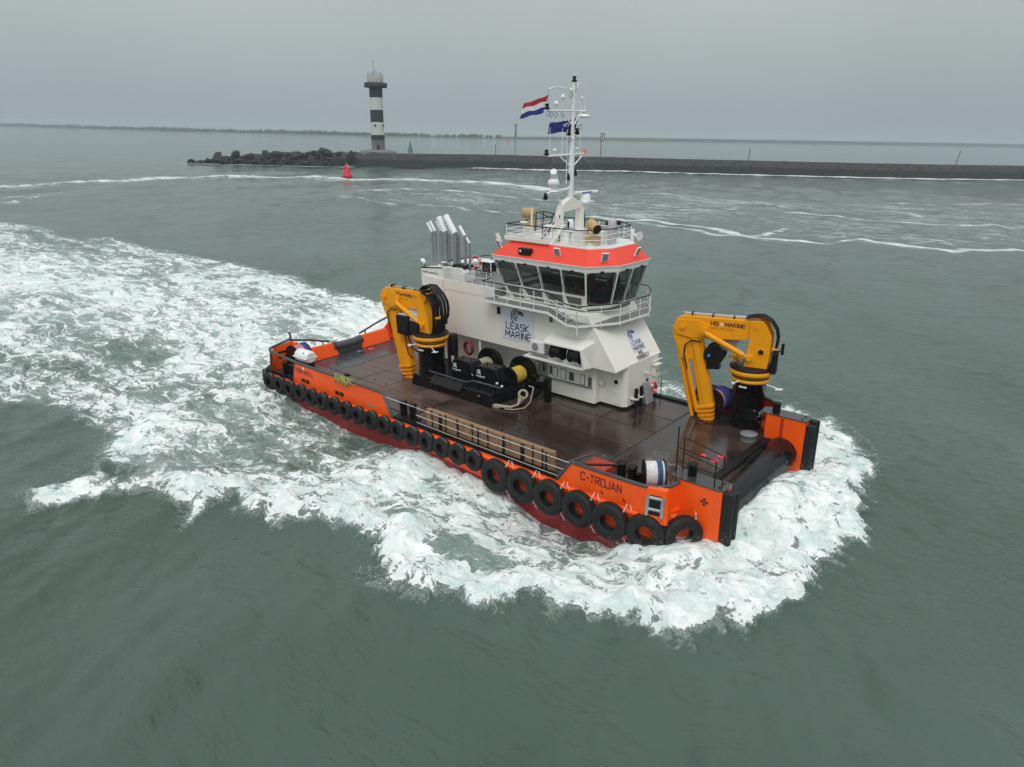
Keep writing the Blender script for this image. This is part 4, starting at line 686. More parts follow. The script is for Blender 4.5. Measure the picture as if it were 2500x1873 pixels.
def buoy(name, x, y, sc_, m, label, cat='buoy'):
    t = thing(name, label, cat, (x, y, 0), ship=False); k = sc_
    obj('float', MB().lathe((x, y, 0), [(1.2 * k, -.6 * k), (1.75 * k, 0), (1.85 * k, .35 * k), (1.7 * k, .9 * k), (1.3 * k, 1.15 * k)], 20), m, t)
    obj('body', MB().lathe((x, y, 0), [(1.5 * k, 1.1 * k), (1.5 * k, 1.25 * k), (1.25 * k, 1.3 * k), (1.2 * k, 3.3 * k), (.95 * k, 4.3 * k), (.5 * k, 4.45 * k)], 6 if m is BUOYR else 14), m, t)
    obj('lamp', MB().cyl((x, y, 4.4 * k), (x, y, 5.0 * k), .22 * k, 8).cyl((x, y, 5.0 * k), (x, y, 5.9 * k), .05 * k, 5), STEEL, t); return t
rb = buoy('channel_buoy', -203.1, 138.5, 1.0, BUOYR, 'bright red buoy with a lamp, floating in the old wake before the breakwater')
dd = (CAM.xy - Vector((-203.1, 138.5))).normalized(); text('7', (-203.1 + dd.x * 1.28 + .35, 138.5 + dd.y * 1.28 + .35, 3.2), (.66, .75, 0), (0, 0, 1), 1.5, FWHT, rb, align='CENTER')
t = thing('channel_buoy', 'pointed green buoy showing just above the breakwater beside the lighthouse', 'buoy', (-476.3, 408.3, 0), ship=False)
obj('body', MB().lathe((-476.3, 408.3, 0), [(2.4, -.5), (2.6, .5), (2.2, 1.2), (1.3, 3.2), (1.1, 5.4), (.5, 6.6)], 12), BUOYG, t); obj('topmark', MB().lathe((-476.3, 408.3, 0), [(.1, 6.6), (.7, 7.2), (.1, 8.6)], 8), BUOYG, t)
t = thing('channel_buoy', 'tiny red buoy far off before the distant low shore', 'buoy', (-1000, 1130, 0), ship=False)
obj('body', MB().lathe((-1000, 1130, 0), [(2.5, -.5), (2.5, 1), (1.5, 1.6), (1.2, 4.2), (.5, 5.5)], 10), BUOYR, t)
t = thing('sign_post', 'yellowed post with a framed white board on the breakwater', 'sign', (-202, 279, 0), ship=False)
sx0, sy0 = -191.5, 287
t.location = (sx0, sy0, 6.2)
obj('post', MB().cyl((sx0, sy0, 6.0), (sx0, sy0, 17.8), .32, 8), POLEY, t)
d = (CAM.xy - Vector((sx0, sy0))).normalized(); s_ = Vector((-d.y, d.x))
def facing(mb, c, hw, z0, z1, dpt):
    a, b = c - s_ * hw, c + s_ * hw; return mb.hexa([(a.x, a.y, z0), (b.x, b.y, z0), (b.x - d.x * dpt, b.y - d.y * dpt, z0), (a.x - d.x * dpt, a.y - d.y * dpt, z0), (a.x, a.y, z1), (b.x, b.y, z1), (b.x - d.x * dpt, b.y - d.y * dpt, z1), (a.x - d.x * dpt, a.y - d.y * dpt, z1)])
c_ = Vector((sx0, sy0)) + d * .5 + s_ * .5; obj('board_frame', facing(MB(), c_, 1.05, 14.2, 17.6, .3), DCONC, t); obj('board', facing(MB(), c_ + d * .12, .72, 14.6, 17.2, .1), FWHT, t)
obj('board_mark', facing(MB(), c_ + d * .2, .28, 15.0, 16.8, .05), DCONC, t)
for k, (x, y, h, lab) in enumerate(((-230.5, 250.5, 5.0, 'thin dark pole on the breakwater right of the green buoy'), (-129.5, 325.5, 5.4, 'thin dark pole on the breakwater, next one right of the framed board'), (-51, 386.5, 6.6, 'thin leaning dark pole on the breakwater near its right end'))):
    obj('marker_pole', MB().cyl((x, y, 6), (x + (1.0 if k == 2 else 0), y, 6 + h), .16, 6).ball((x + (1.0 if k == 2 else 0), y, 6 + h), .3), DCONC, None, lab, 'pole', ship=False, loc=(x, y, 6))

FAR = [(-6400, 300), (-5140.7, 784.0), (-4662.9, 1211.4), (-2629.9, 1232.4), (-1831.3, 1424.5), (-1480, 1640.4)]
FARR = [(-1480, 1640.4), (-1460.6, 2000), (-1137.6, 2881.2), (-609.5, 4019.4), (-62.7, 4717.7), (900, 6300)]
mb = MB(); V_ = []
for x, y in FAR:
    dx, dy = Vector((x, y)).normalized(); V_ += [(x - dx * 10, y - dy * 10, -.5), (x + dx * 8, y + dy * 8, 2.6), (x + dx * 260, y + dy * 260, 2.6), (x + dx * 270, y + dy * 270, -.5)]
mb.add(V_, [(i * 4 + j, i * 4 + j + 1, i * 4 + j + 5, i * 4 + j + 4) for i in range(len(FAR) - 1) for j in range(3)]); obj('far_shore', mb, LAND, None, kind='structure', ship=False)
mb = MB(); V_ = []
for i, (x, y) in enumerate(FARR):
    h = 7.0 + 7 * min(1, i / 3); dx, dy = Vector((x, y)).normalized(); V_ += [(x - dx * 10, y - dy * 10, -.5), (x + dx * 14, y + dy * 14, h), (x + dx * 24, y + dy * 24, h), (x + dx * 50, y + dy * 50, -.5)]
mb.add(V_, [(i * 4 + j, i * 4 + j + 1, i * 4 + j + 5, i * 4 + j + 4) for i in range(len(FARR) - 1) for j in range(3)]); obj('far_dike', mb, DIKE, None, kind='structure', ship=False)
mb = MB(); rr = random.Random(4)
ico = bmesh.new(); bmesh.ops.create_icosphere(ico, subdivisions=1, radius=1); iv = [v.co.copy() for v in ico.verts]; iff = [tuple(v.index for v in f.verts) for f in ico.faces]; ico.free()
for i in range(len(FAR) - 1):
    L_ = math.dist(FAR[i], FAR[i + 1]); n_ = int(L_ / 3.2)
    for k in range(n_):
        t_ = rr.random(); x, y = FAR[i][0] + (FAR[i + 1][0] - FAR[i][0]) * t_, FAR[i][1] + (FAR[i + 1][1] - FAR[i][1]) * t_; g = rr.uniform(20, 160); dx, dy = Vector((x, y)).normalized(); x += dx * g; y += dy * g
        far_ = math.hypot(x, y) / 2400; hh = rr.uniform(3.0, 6.0) * (.8 + .4 * far_) * (.85 + .25 * math.sin(x * .013) ** 2 + .2 * math.sin(x * .0041 + 1) ** 2); rr2 = hh * rr.uniform(.5, 1.0)
        mb.add([(x + v.x * rr2, y + v.y * rr2, 2 + hh * .75 + v.z * hh * .8 + rr.uniform(-.1, .1) * hh) for v in iv], iff)
obj('far_wood', mb, LEAF, None, 'low dark line of trees along the distant shore on the left', 'trees', kind='stuff', ship=False)
tx, ty = -1475, 1700
t = thing('radar_tower', 'thin grey tower standing alone on the horizon left of the flags', 'tower', (tx, ty, 2), ship=False)
obj('shaft', MB().cyl((tx, ty, 2), (tx, ty, 38), 3.4, 10, 2.6), DIKE, t); obj('platform', MB().lathe((tx, ty, 38), [(3, 0), (5.5, 1), (5.5, 3), (3, 3.4)], 10), DIKE, t); obj('aerial', MB().cyl((tx, ty, 41), (tx, ty, 45), .6, 6).box(tx - 5, tx + 5, ty - .5, ty + .5, 43, 44), DIKE, t)

hz = MB().box(-9900, 7900, -6900, 12000, -6, 58)
hm = bpy.data.materials.new('thin_haze'); hm.use_nodes = True; hn = hm.node_tree; hn.nodes.remove(hn.nodes['Principled BSDF'])
pv = hn.nodes.new('ShaderNodeVolumePrincipled'); pv.inputs['Color'].default_value = (.72, .80, .86, 1); pv.inputs['Density'].default_value = .00020
hn.links.new(pv.outputs[0], hn.nodes['Material Output'].inputs['Volume'])
obj('haze', hz, hm, None, kind='stuff', ship=False)

# ------------------------------------------------------------------ the workboat (boat coordinates: x forward, y to port, z up, deck at z = 1.5)
D = 1.5
ship = thing('workboat', 'bright orange workboat with cream deckhouse and two yellow cranes, turning hard', 'boat', (0, 0, 0))
bowc = [(12.5, -6.45), (13.2, -6.38), (13.75, -6.1), (14.1, -5.6), (14.25, -5.1)]
OUT = [(-16.1, -5.9), (-15.95, -6.3), (-15.6, -6.45), (-3, -6.45), (6.7, -6.45)] + bowc
OUT = OUT + [(x, -y) for x, y in reversed(OUT)]
def zline(x): return .42 if x < -3 else (.42 - .57 * (x + 3) / 9.7 if x < 6.7 else -.15)
def ringz(f, shrink=0, rake=0):
    r = []
    for x, y in OUT:
        z = f(x); xx = x - (rake * max(0, (x - 8) / 6.2) if x > 8 else (-rake * .25 if x < -15 else 0)); yy = y - math.copysign(shrink, y) * (1 if x < 12 else 1.6); r.append((xx, yy, z))
    return r
hb = MB().loft(ringz(zline, 0, .15), ringz(lambda x: D - .02), cap=False)
obj('hull_side', hb, ORANGE, ship)
hb = MB().loft(ringz(lambda x: -2.6, 1.2, 4.2), ringz(lambda x: -1.9, .25, 2.9), cap=True).loft(ringz(lambda x: -1.9, .25, 2.9), ringz(lambda x: zline(x) - .004, .01, .18), cap=False)
obj('hull_bottom', hb, REDHULL, ship)
# orange ledge along the side that carries the tyres
led = MB()
for s in (-1, 1):
    path = [(-15.6, s * 6.5), (12.5, s * 6.5), (13.3, s * 6.42), (13.85, s * 6.12), (14.25, s * 5.6)]
    for i in range(len(path) - 1):
        (ax, ay), (bx, by) = path[i], path[i + 1]
        led.hexa([(ax, ay - s * .1, 1.02), (bx, by - s * .1, 1.02), (bx, by + s * .02, 1.02), (ax, ay + s * .02, 1.02), (ax, ay - s * .1, 1.42), (bx, by - s * .1, 1.42), (bx, by + s * .1, 1.30), (ax, ay + s * .1, 1.30)])
        led.hexa([(ax, ay - s * .1, .36), (bx, by - s * .1, .36), (bx, by + s * .02, .36), (ax, ay + s * .02, .36), (ax, ay - s * .1, .50), (bx, by - s * .1, .50), (bx, by + s * .06, .46), (ax, ay + s * .06, .46)])
obj('rubbing_ledge', led, ORANGE, ship)
obj('deck_plating', MB().prism([(x * .998, y * .995) for x, y in OUT], 1.30, D - .03), DECKS, ship)
# boards laid in panels with seams
XS = [-15.2, -12.6, -10.0, -7.6, -5.2, -2.8, -.4, 2.65, 5.8, 9.3]; YS = [-5.55, -3.4, -1.2, 1.2, 3.3, 5.7]
for i in range(len(XS) - 1):
    for j in range(len(YS) - 1):
        if i == 0 and 1 <= j <= 3: continue
        g = .02 if (i + j) % 2 else .028
        obj('deck_panel', MB().box(XS[i] + g, XS[i + 1] - g, YS[j] + g, YS[j + 1] - g, D - .05, D + (.004 if (i * 3 + j) % 4 else .016)), DECKW, ship, bevel=.008)
dk = MB().box(9.33, 14.1, -5.5, 5.5, D - .05, D + .003); obj('deck_plate', dk, DECKW, ship)
for x0, x1, y0, y1 in ((-15.15, -12.65, -3.35, 3.25),): obj('deck_plate', MB().box(x0, x1, y0, y1, D - .05, D + .003), DECKS, ship)
for k, (x, y, r, m) in enumerate(((-15.0, .4, .16, GREYM), (-14.8, 1.3, .22, PINK), (12.55, .27, .17, PINK), (13.25, .04, .20, PINK), (13.29, .75, .22, PINK), (-9.19, -4.9, .12, PINK), (-7.9, -3.0, .09, DBLACK), (-9.07, -2.96, .09, DBLACK), (3.4, -3.1, .1, DBLACK), (7.1, -1.9, .09, DBLACK), (-4.2, -4.2, .09, DBLACK))):
    obj('deck_marking' if m is PINK else 'flush_lid', MB().lathe((x, y, D), [(r, .0), (r, .022)], 18), m, ship)
obj('seam_strip', MB().box(-2.6, -2.5, -5.5, -2.3, D, D + .03), DBLACK, ship)

# bulwarks
def plate(name, x0, x1, y, z0, z1, m, th=.08, s=-1): return obj(name, MB().box(x0, x1, min(y, y - s * th), max(y, y - s * th), z0, z1), m, ship)
RT = 2.84
for s in (-1, 1):
    y = s * 6.42; Y2 = y - s * .07
    mb = MB(); pts = [(-13.15, D - .03), (-3.3, D - .03), (-4.0, RT - .05), (-12.75, RT - .05)]
    mb.prof(pts, lambda u, z, a: (u, a, z), y, Y2); bl = obj('bulwark', mb, ORANGE, ship)
    if s < 0:
        for x in (-12.1, -8.55, ): 
            for q_ in (0, .47): obj('freeing_port', MB().box(x + q_ - .02, x + q_ + .36, y - .012, y + .02, 1.66, 1.9), DBLACK, bl)
        for z in (1.70, 1.76, 1.82): obj('slot', MB().box(-5.5, -4.75, y - .012, y + .02, z, z + .03), GREYM, bl)
        for xr in (-10.2, -7.9, -5.9): obj('stiffener', MB().box(xr, xr + .02, y - .008, y + .02, D, RT - .1), ORANGE, bl)
    # rail tube running round the stern quarter
    path = [(-3.25, y, D + .02), (-4.0, y, RT), (-12.7, y, RT + .02), (-14.6, y, RT + .12), (-15.55, y, RT + .2), (-15.95, s * 6.2, RT + .24), (-16.05, s * 5.7, RT + .3), (-16.08, s * 4.9, RT + .42), (-16.08, s * 4.5, RT + .5)]
    obj('bulwark_rail', MB().tube(path, .085, 10), RAILG, ship)
    obj('bulwark_rail', MB().tube([(-16.08, s * 4.5, RT + .42), (-16.1, s * 3, RT + .08), (-16.12, s * 1.35, 2.44)], .075, 10).cyl((-16.1, s * 1.9, 2.3), (-16.1, s * 1.9, 2.55), .05, 8), RAILG, ship)
    obj('rail_horn', MB().tube([(-16.08, s * 4.45, RT + .45), (-16.2, s * 4.4, RT + .75), (-16.4, s * 4.33, RT + .86)], .08, 10), RAILG, ship)
    obj('rail_stay', MB().tube([(-15.5, y, RT + .1), (-15.75, y, D)], .07, 8).tube([(-12.75, y, RT), (-13.15, y, D)], .05, 8), RAILG, ship)
    # open quarter: low black sill, orange corner plate, high stern plates
    obj('quarter_sill', MB().box(-15.8, -13.1, min(y, Y2), max(y, Y2), D - .02, D + .14), DBLACK, ship)
    obj('corner_plate', MB().add([(-16.02, s * 5.95, .95), (-15.55, s * 6.47, .95), (-15.75, s * 6.45, D), (-15.55, s * 6.44, RT + .12), (-15.95, s * 6.1, RT + .16), (-16.1, s * 5.9, D), (-15.98, s * 5.9, .95), (-15.5, s * 6.40, .95), (-15.68, s * 6.38, D), (-15.5, s * 6.37, RT + .12), (-15.88, s * 6.05, RT + .16), (-16.03, s * 5.85, D)],
        [(0, 1, 2, 5), (5, 2, 3, 4), (6, 11, 8, 7), (11, 10, 9, 8), (4, 3, 9, 10), (1, 7, 8, 2), (2, 8, 9, 3), (0, 5, 11, 6), (5, 4, 10, 11)]), ORANGE, ship)
    mb = MB().prof([(s * 5.9, D), (s * 3.75, D), (s * 3.75, 2.45), (s * 4.1, 2.75), (s * 4.4, 3.2), (s * 5.9, RT + .18)], lambda u, z, a: (a, u, z), -16.1, -15.98); sp_ = obj('stern_bulwark', mb, ORANGE, ship)
    for z in (2.2, 2.55): obj('slot', MB().box(-15.985, -15.96, min(s * 4.5, s * 5.6), max(s * 4.5, s * 5.6), z, z + .13), DBLACK, sp_)
    obj('stern_post', MB().cyl((-15.75, s * 4.35, D), (-15.75, s * 4.35, 3.1), .17, 12), ORANGE, ship)
    obj('stern_sill', MB().hexa([(-16.1, s * 3.75, D), (-16.1, s * 1.05, D), (-15.45, s * 1.05, D), (-15.45, s * 3.75, D), (-16.1, s * 3.75, 2.38), (-16.1, s * 1.05, 2.3), (-15.8, s * 1.05, 2.3), (-15.8, s * 3.75, 2.38)]), ORANGE, ship)
    # forward bulwark
    ft = [(9.35, 6.44), (12.3, 6.44), (13.0, 6.4), (13.55, 6.15), (13.95, 5.65), (14.12, 5.0)]
    mb = MB(); o_ = [(8.55, 6.44, D - .03)] + [(x, yy, D - .03) for x, yy in ft]
    zb_ = 2.62 + (.25 if s > 0 else 0)
    u_ = [(9.35, 6.44, zb_)] + [(x, yy, zb_ + (.10 if i > 3 else 0)) for i, (x, yy) in enumerate(ft)]
    n = len(o_); vs = [(x, s * yy, z) for x, yy, z in o_ + u_] + [(x - (.04 if x > 13 else 0), s * (yy - .07), z) for x, yy, z in o_ + u_]
    fs = [(i, i + 1, n + i + 1, n + i) for i in range(n - 1)] + [(2 * n + i, 2 * n + i + 1, 3 * n + i + 1, 3 * n + i) for i in range(n - 1)] + [(n + i, n + i + 1, 3 * n + i + 1, 3 * n + i) for i in range(n - 1)] + [(0, n, 3 * n, 2 * n)]
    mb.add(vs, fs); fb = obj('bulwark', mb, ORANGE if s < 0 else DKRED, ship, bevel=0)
    obj('bulwark_rail', MB().tube([(8.5, s * 6.42, D + .04), (9.3, s * 6.42, zb_ + .02)] + [(x, s * (yy - .02), zb_ + .06 + (.1 if i > 3 else 0)) for i, (x, yy) in enumerate(ft[1:])] + [(14.15, s * 4.6, 2.76)], .085, 10), RAILG, ship)
    obj('corner_pad', MB().prism([(12.5, s * 6.462), (13.2, s * 6.402), (13.79, s * 6.125), (14.14, s * 5.625), (14.285, s * 5.08), (13.85, s * 5.08), (12.5, s * 6.2)], 1.2, D + .03), ORANGE, ship)
    # roller fairlead box in the forward bulwark
    if s < 0:
        th = math.radians(-18); fx = Vector((math.cos(math.radians(-20)), math.sin(math.radians(-20)) * -1 * 0 + .0, 0))
        ex = Vector((.97, .24, 0)); ey = Vector((.24, -.97, 0)); c0 = Vector((13.62, -6.10, 0))
        def fp(u, w_, z): p = c0 + ex * u + ey * w_; return (p.x, p.y, z)
        fl = obj('fairlead_frame', MB().hexa([fp(-.72, 0, 1.25), fp(.62, 0, 1.25), fp(.55, .52, 1.25), fp(-.65, .52, 1.25), fp(-.42, 0, 2.72), fp(.42, 0, 2.72), fp(.42, .30, 2.72), fp(-.42, .30, 2.72)]), ORANGE, ship)
        def fo(u, w_, z): return fp(u, w_ + .52 - .22 * (z - 1.25) / 1.47, z)
        obj('fairlead_opening', MB().hexa([fo(-.30, -.05, 1.6), fo(.26, -.05, 1.6), fo(.26, .02, 1.6), fo(-.30, .02, 1.6), fo(-.30, -.05, 2.45), fo(.26, -.05, 2.45), fo(.26, .02, 2.45), fo(-.30, .02, 2.45)]), DBLACK, ship)
        for u in (-.34, .30): obj('roller', MB().cyl(fo(u, .07, 1.58), fo(u, .07, 2.46), .085, 12), STEEL, ship)
        for z in (1.86, 2.36): obj('roller', MB().cyl(fo(-.28, .05, z), fo(.25, .05, z), .075, 12), STEEL, ship)
    # push knees with fenders
    x0, x1, yo, yi, zt = 13.95, 16.0, 5.2, 4.3, 2.88
    kn = MB().hexa([(x0, s * yi, -1.0), (x1, s * yi, -1.0), (x1, s * yo, -1.0), (x0, s * yo, -1.0), (x0, s * yi, zt), (x1, s * yi, zt), (x1, s * yo, zt), (x0, s * yo, zt)])
    kb = obj('push_knee', kn, ORANGE, ship, bevel=.02); obj('knee_top', MB().prism([(x0 - .35, s * (yi - .02)), (x1 + .02, s * (yi - .02)), (x1 + .06, s * (yo - .1)), (x1 - .1, s * (yo + .03)), (x0 - .1, s * (yo + .03)), (x0 - .35, s * (yo - .1))], zt + .002, zt + .05), DECKS, kb)
    for k, yy in enumerate((4.98, 4.52)):
        pf = [(-.22, -.20), (-.22, .20), (.10, .20), (.22, .13), (.27, 0), (.22, -.13), (.10, -.20)]
        obj('fender', MB().prof([(x1 + .24 + a * .9, s * yy + b_) for a, b_ in pf], lambda u, v, z: (u, v, z), -.9, zt - .02 - .12 * k), RUBBER, kb, bevel=.01)
    obj('bolt', MB().lathe((x1 - .25, s * 4.5, zt + .05), [(.05, 0), (.05, .04)], 8).lathe((x1 - .25, s * 4.95, zt + .05), [(.05, 0), (.05, .04)], 8), DBLACK, kb)
    if s > 0: obj('stiffener', MB().box(14.75, 14.9, yi - .015, yi + .01, 1.6, zt - .05), DKRED, kb)
    obj('knee_bollard', MB().lathe((14.35, s * 4.62, zt + .05), [(.19, -.4), (.19, .48), (.21, .5), (.21, .56), (.05, .57)], 16), DBLACK, ship)
    if s < 0:
        cr = MB(); cx, cz = 15.26, 2.2
        for a in range(4):
            c, si = math.cos(a * math.pi / 2), math.sin(a * math.pi / 2)
            pts = [(.03, -.025), (.17, -.075), (.17, .075), (.03, .025)]; cr.prof([(cx + u * c - v * si, cz + u * si + v * c) for u, v in pts], lambda u, z, a_: (u, a_, z), -yo - .012, -yo + .01)
        obj('cross_emblem', cr, INKR, kb)
# stern roller between the sills and bow roller between the knees
obj('stern_roller', MB().tube([(-15.82, -1.25, 2.12), (-15.82, -.6, 2.02), (-15.82, .6, 2.02), (-15.82, 1.25, 2.12)], .32, 18).box(-16.1, -15.5, -1.1, 1.1, D, 1.85), RAILG, ship)
obj('bow_roller', MB().cyl((14.95, -4.28, .93), (14.95, 4.28, .93), .84, 40), BLACK, ship)
obj('roller_cradle', MB().hexa([(13.9, -4.3, .6), (14.36, -4.3, .6), (14.36, 4.3, .6), (13.9, 4.3, .6), (13.9, -4.3, 1.53), (14.34, -4.3, 1.57), (14.34, 4.3, 1.57), (13.9, 4.3, 1.53)]), DBLACK, ship)
obj('hatch_lid', MB().lathe((13.45, 3.55, D), [(.42, 0), (.42, .3), (.44, .31), (.44, .37), (.2, .38)], 24), GREYF, ship)
# walkway rail on the starboard knee
gr = MB(); zt = 2.93
for (x, y, h) in ((13.69, -4.84, 2.15), (13.75, -4.35, 1.5), (15.54, -4.99, 1.15), (15.85, -4.95, 1.45)): gr.cyl((x, y, zt if h < 2 else 2.8), (x, y, zt + h), .028, 6)
for a, b_ in (((13.69, -4.84, 4.13), (15.54, -4.99, 4.08)), ((13.69, -4.84, 3.5), (15.54, -4.99, 3.5)), ((13.75, -4.35, 4.42), (15.85, -4.95, 4.38)), ((13.75, -4.35, 3.7), (15.85, -4.95, 3.75))): gr.cyl(a, b_, .024, 6)
obj('walkway_rail', gr, DBLACK, ship)
stroke_text('C-TROJAN', (9.85, -6.452, 1.98), (1, 0, 0), (0, 0, 1), .37, INKR, ship, 'ship_name', w_=.16, sx=.88)
stroke_text('KIRKWALL', (-12.62, -6.43, 2.20), (1, 0, 0), (0, 0, 1), .31, INKR, ship, 'home_port', w_=.12, sx=.92)
obj('sticker', MB().box(-11.95, -11.7, -6.435, -6.41, 2.52, 2.66), FWHT, ship)
for k, s_t in enumerate(('28', '26', '24', '22')): text(s_t, (11.85, -6.47 + .0 * k, -.32 - .26 * k), (1, 0, 0), (0, 0, 1), .19, FWHT, ship, 'draught_mark', bold=.004)
for x in (10.95, 12.1): obj('hull_arrow', MB().prof([(x, 1.62), (x + .16, 1.62), (x, 1.80)], lambda u, z, a: (u, a, z), -6.452, -6.43), INKR, ship)

# midship side: black sill, stanchions with wires, timber wall with chains
obj('side_sill', MB().box(-3.2, 8.6, -6.42, -6.05, D - .02, D + .1), DBLACK, ship); obj('side_sill', MB().box(-3.2, 8.6, 6.05, 6.42, D - .02, D + .1), DBLACK, ship)
for x in (-1.35, 1.9, 3.35, 5.05, 7.75): obj('stanchion', MB().box(x - .03, x + .03, -6.36, -6.28, D + .05, D + 1.12), DBLACK, ship)
def sag(a, b_, k, n=6): return [tuple(Vector(a).lerp(Vector(b_), i / n) - Vector((0, 0, k * 4 * (i / n) * (1 - i / n)))) for i in range(n + 1)]
obj('wire_rope', MB().tube([(-3.95, -6.38, 2.6)] + sag((-1.35, -6.34, 2.58), (9.3, -6.4, 2.55), .03, 10), .014, 5), PURE, ship)
obj('wire_rope', MB().tube(sag((-1.35, -6.34, 2.15), (8.95, -6.4, 2.1), .03, 10), .013, 5), PURE, ship)
obj('wire_rope', MB().tube(sag((-1.35, -6.34, 1.72), (8.65, -6.4, 1.68), .02, 10), .012, 5), PURE, ship)
TY = -5.92
tz = [D + .02, D + .37, D + .72, D + 1.07]
for r in range(3):
    cuts = [-.82, 2.1 + .9 * (r % 2), 5.2 - .7 * (r % 2), 7.98]
    for k in range(3): obj('timber', MB().box(cuts[k] + .01, cuts[k + 1] - .01, TY - .13, TY + .13, tz[r] + .006, tz[r + 1] - .006), WOODW, ship, bevel=.015)
for x in (.35, 6.1): obj('timber_post', MB().box(x - .09, x + .09, TY - .22, TY - .14, D, D + .98), DBLACK, ship)
def chain(p0, p1, r=.035, step=.11, t_=.014):
    m = MB(); a, b_ = Vector(p0), Vector(p1); d = (b_ - a); n = max(2, int(d.length / step)); d.normalize(); q_ = d.cross(Vector((0, 0, 1)) if abs(d.z) < .9 else Vector((1, 0, 0))).normalized(); q2 = d.cross(q_)
    for i in range(n):
        c = a.lerp(b_, (i + .5) / n); m.torus(c, q_ if i % 2 else q2, r, t_, 8, 4)
    return m
for x in (-.3, .75, 1.62, 2.72, 3.8, 4.9, 6.0 + .75, 7.35): obj('lashing_chain', chain((x, TY - .17, D + 1.12), (x, TY - .17, D + .05), .045, .13, .022), DBLACK, ship)
for x, y in ((-2.9, -5.85), (-2.1, -5.85)):
    obj('bollard', MB().lathe((x, y, D), [(.2, 0), (.2, .78), (.24, .8), (.24, .9), (.05, .91)], 18), DBLACK, ship)
obj('bollard_base', MB().box(-3.3, -1.7, -6.1, -5.6, D, D + .08), DBLACK, ship)
for x, y in ((10.9, -4.7), (11.5, -4.75)):
    obj('bollard', MB().lathe((x, y, D), [(.21, 0), (.21, .88), (.24, .9), (.24, 1.0), (.05, 1.01)], 18), DBLACK, ship)
obj('bollard_crossbar', MB().cyl((10.5, -4.7, 2.15), (11.9, -4.75, 2.15), .05, 8), DBLACK, ship)
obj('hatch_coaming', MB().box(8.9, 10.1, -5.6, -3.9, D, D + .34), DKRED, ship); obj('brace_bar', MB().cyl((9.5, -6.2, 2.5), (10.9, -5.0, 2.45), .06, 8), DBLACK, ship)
mb = MB().tube([(8.8, -6.2, 2.35), (9.0, -5.0, 2.3), (9.1, -4.3, 2.2)], .07, 8); obj('brace_bar', mb, RAILG, ship)
for x, y in ((6.7, 6.3), (9.0, 6.3), (4.0, 6.42), (11.0, 6.35)): obj('stanchion', MB().cyl((x, y, D), (x, y, D + 1.1), .03, 6), DBLACK, ship)
obj('wire_rope', MB().tube([(4, 6.42, 2.55), (6.7, 6.3, 2.55), (11, 6.35, 2.5)], .02, 5).tube([(4, 6.42, 2.1), (6.7, 6.3, 2.1), (11, 6.35, 2.05)], .02, 5), PURE, ship)

# ---- deckhouse
house = obj('deckhouse', MB().prism([(-9.2, 2.9), (1.15, 2.9), (1.15, 2.3), (4.52, 2.3), (4.59, 2.37), (4.59, 2.88), (6.1, 2.88), (6.32, 3.1), (6.42, 6.25), (6.2, 6.5), (-9.2, 6.5)], 1.66, 4.2), CREAM, ship, bevel=.0)
obj('black_skirt', MB().prism([(-9.22, 2.88), (1.13, 2.88), (1.13, 2.28), (4.54, 2.28), (4.61, 2.35), (4.61, 2.86), (6.11, 2.86), (6.34, 3.09), (6.44, 6.26), (6.21, 6.52), (-9.22, 6.52)], D, 1.66), DBLACK, ship)
# upper storey with sloping front and chamfered front corners
prof = [(-7.15, 4.08), (6.05, 4.02), (6.28, 4.0), (6.33, 4.12), (4.28, 7.02), (-7.15, 7.02)]
obj('upper_storey', MB().prof(prof, lambda u, z, a: (u, a, z), 1.8, 6.69), CREAM, ship, bevel=.03)
obj('boat_deck', MB().box(-7.15, -2.75, 1.8, 6.69, 7.024, 7.5).box(-7.1, -2.8, 1.86, 6.6, 7.5, 7.53), GREYF, ship)
obj('deck_edge', MB().box(-7.15, -2.75, 1.78, 1.86, 7.0, 7.66), CREAM, ship); obj('deck_edge', MB().box(-7.15, -2.75, 6.62, 6.7, 7.0, 7.66), CREAM, ship)
cas = obj('engine_casing', MB().prof([(-9.35, 4.1), (-7.2, 4.1), (-7.2, 7.4), (-7.35, 8.32), (-9.35, 8.12)], lambda u, z, a: (u, a, z), 1.8, 6.5), WHITE, ship, bevel=.02)
obj('casing_panel', MB().hexa([(-8.95, 1.78, 6.2), (-7.45, 1.78, 6.2), (-7.45, 1.8, 6.2), (-8.95, 1.8, 6.2), (-8.95, 1.74, 7.7), (-7.2, 1.74, 7.62), (-7.2, 1.8, 7.62), (-8.95, 1.8, 7.7)]), PURE, cas)
obj('casing_rim', MB().hexa([(-9.36, 1.79, 8.125), (-7.34, 1.79, 8.325), (-7.34, 1.87, 8.325), (-9.36, 1.87, 8.125), (-9.36, 1.79, 8.19), (-7.34, 1.79, 8.39), (-7.34, 1.87, 8.39), (-9.36, 1.87, 8.19)]), DBLACK, cas)
text('MULTICAT 3313', (-8.55, 1.79, 7.87), (1, 0, 0), (0, 0, 1), .13, INK, cas, 'class_lettering', bold=.002, sx=.9)
obj('maker_badge', MB().box(-9.2, -8.66, 1.78, 1.8, 7.88, 7.98), GREYM, cas)
obj('funnel_casing', MB().prof([(-7.3, 7.5), (-5.85, 7.5), (-5.85, 8.1), (-6.1, 8.42), (-7.3, 8.3)], lambda u, z, a: (u, a, z), 2.35, 3.4), WHITE, ship, bevel=.02)
obj('casing_lid', MB().box(-7.0, -5.95, 2.45, 3.3, 8.32, 8.52), DBLACK, ship)
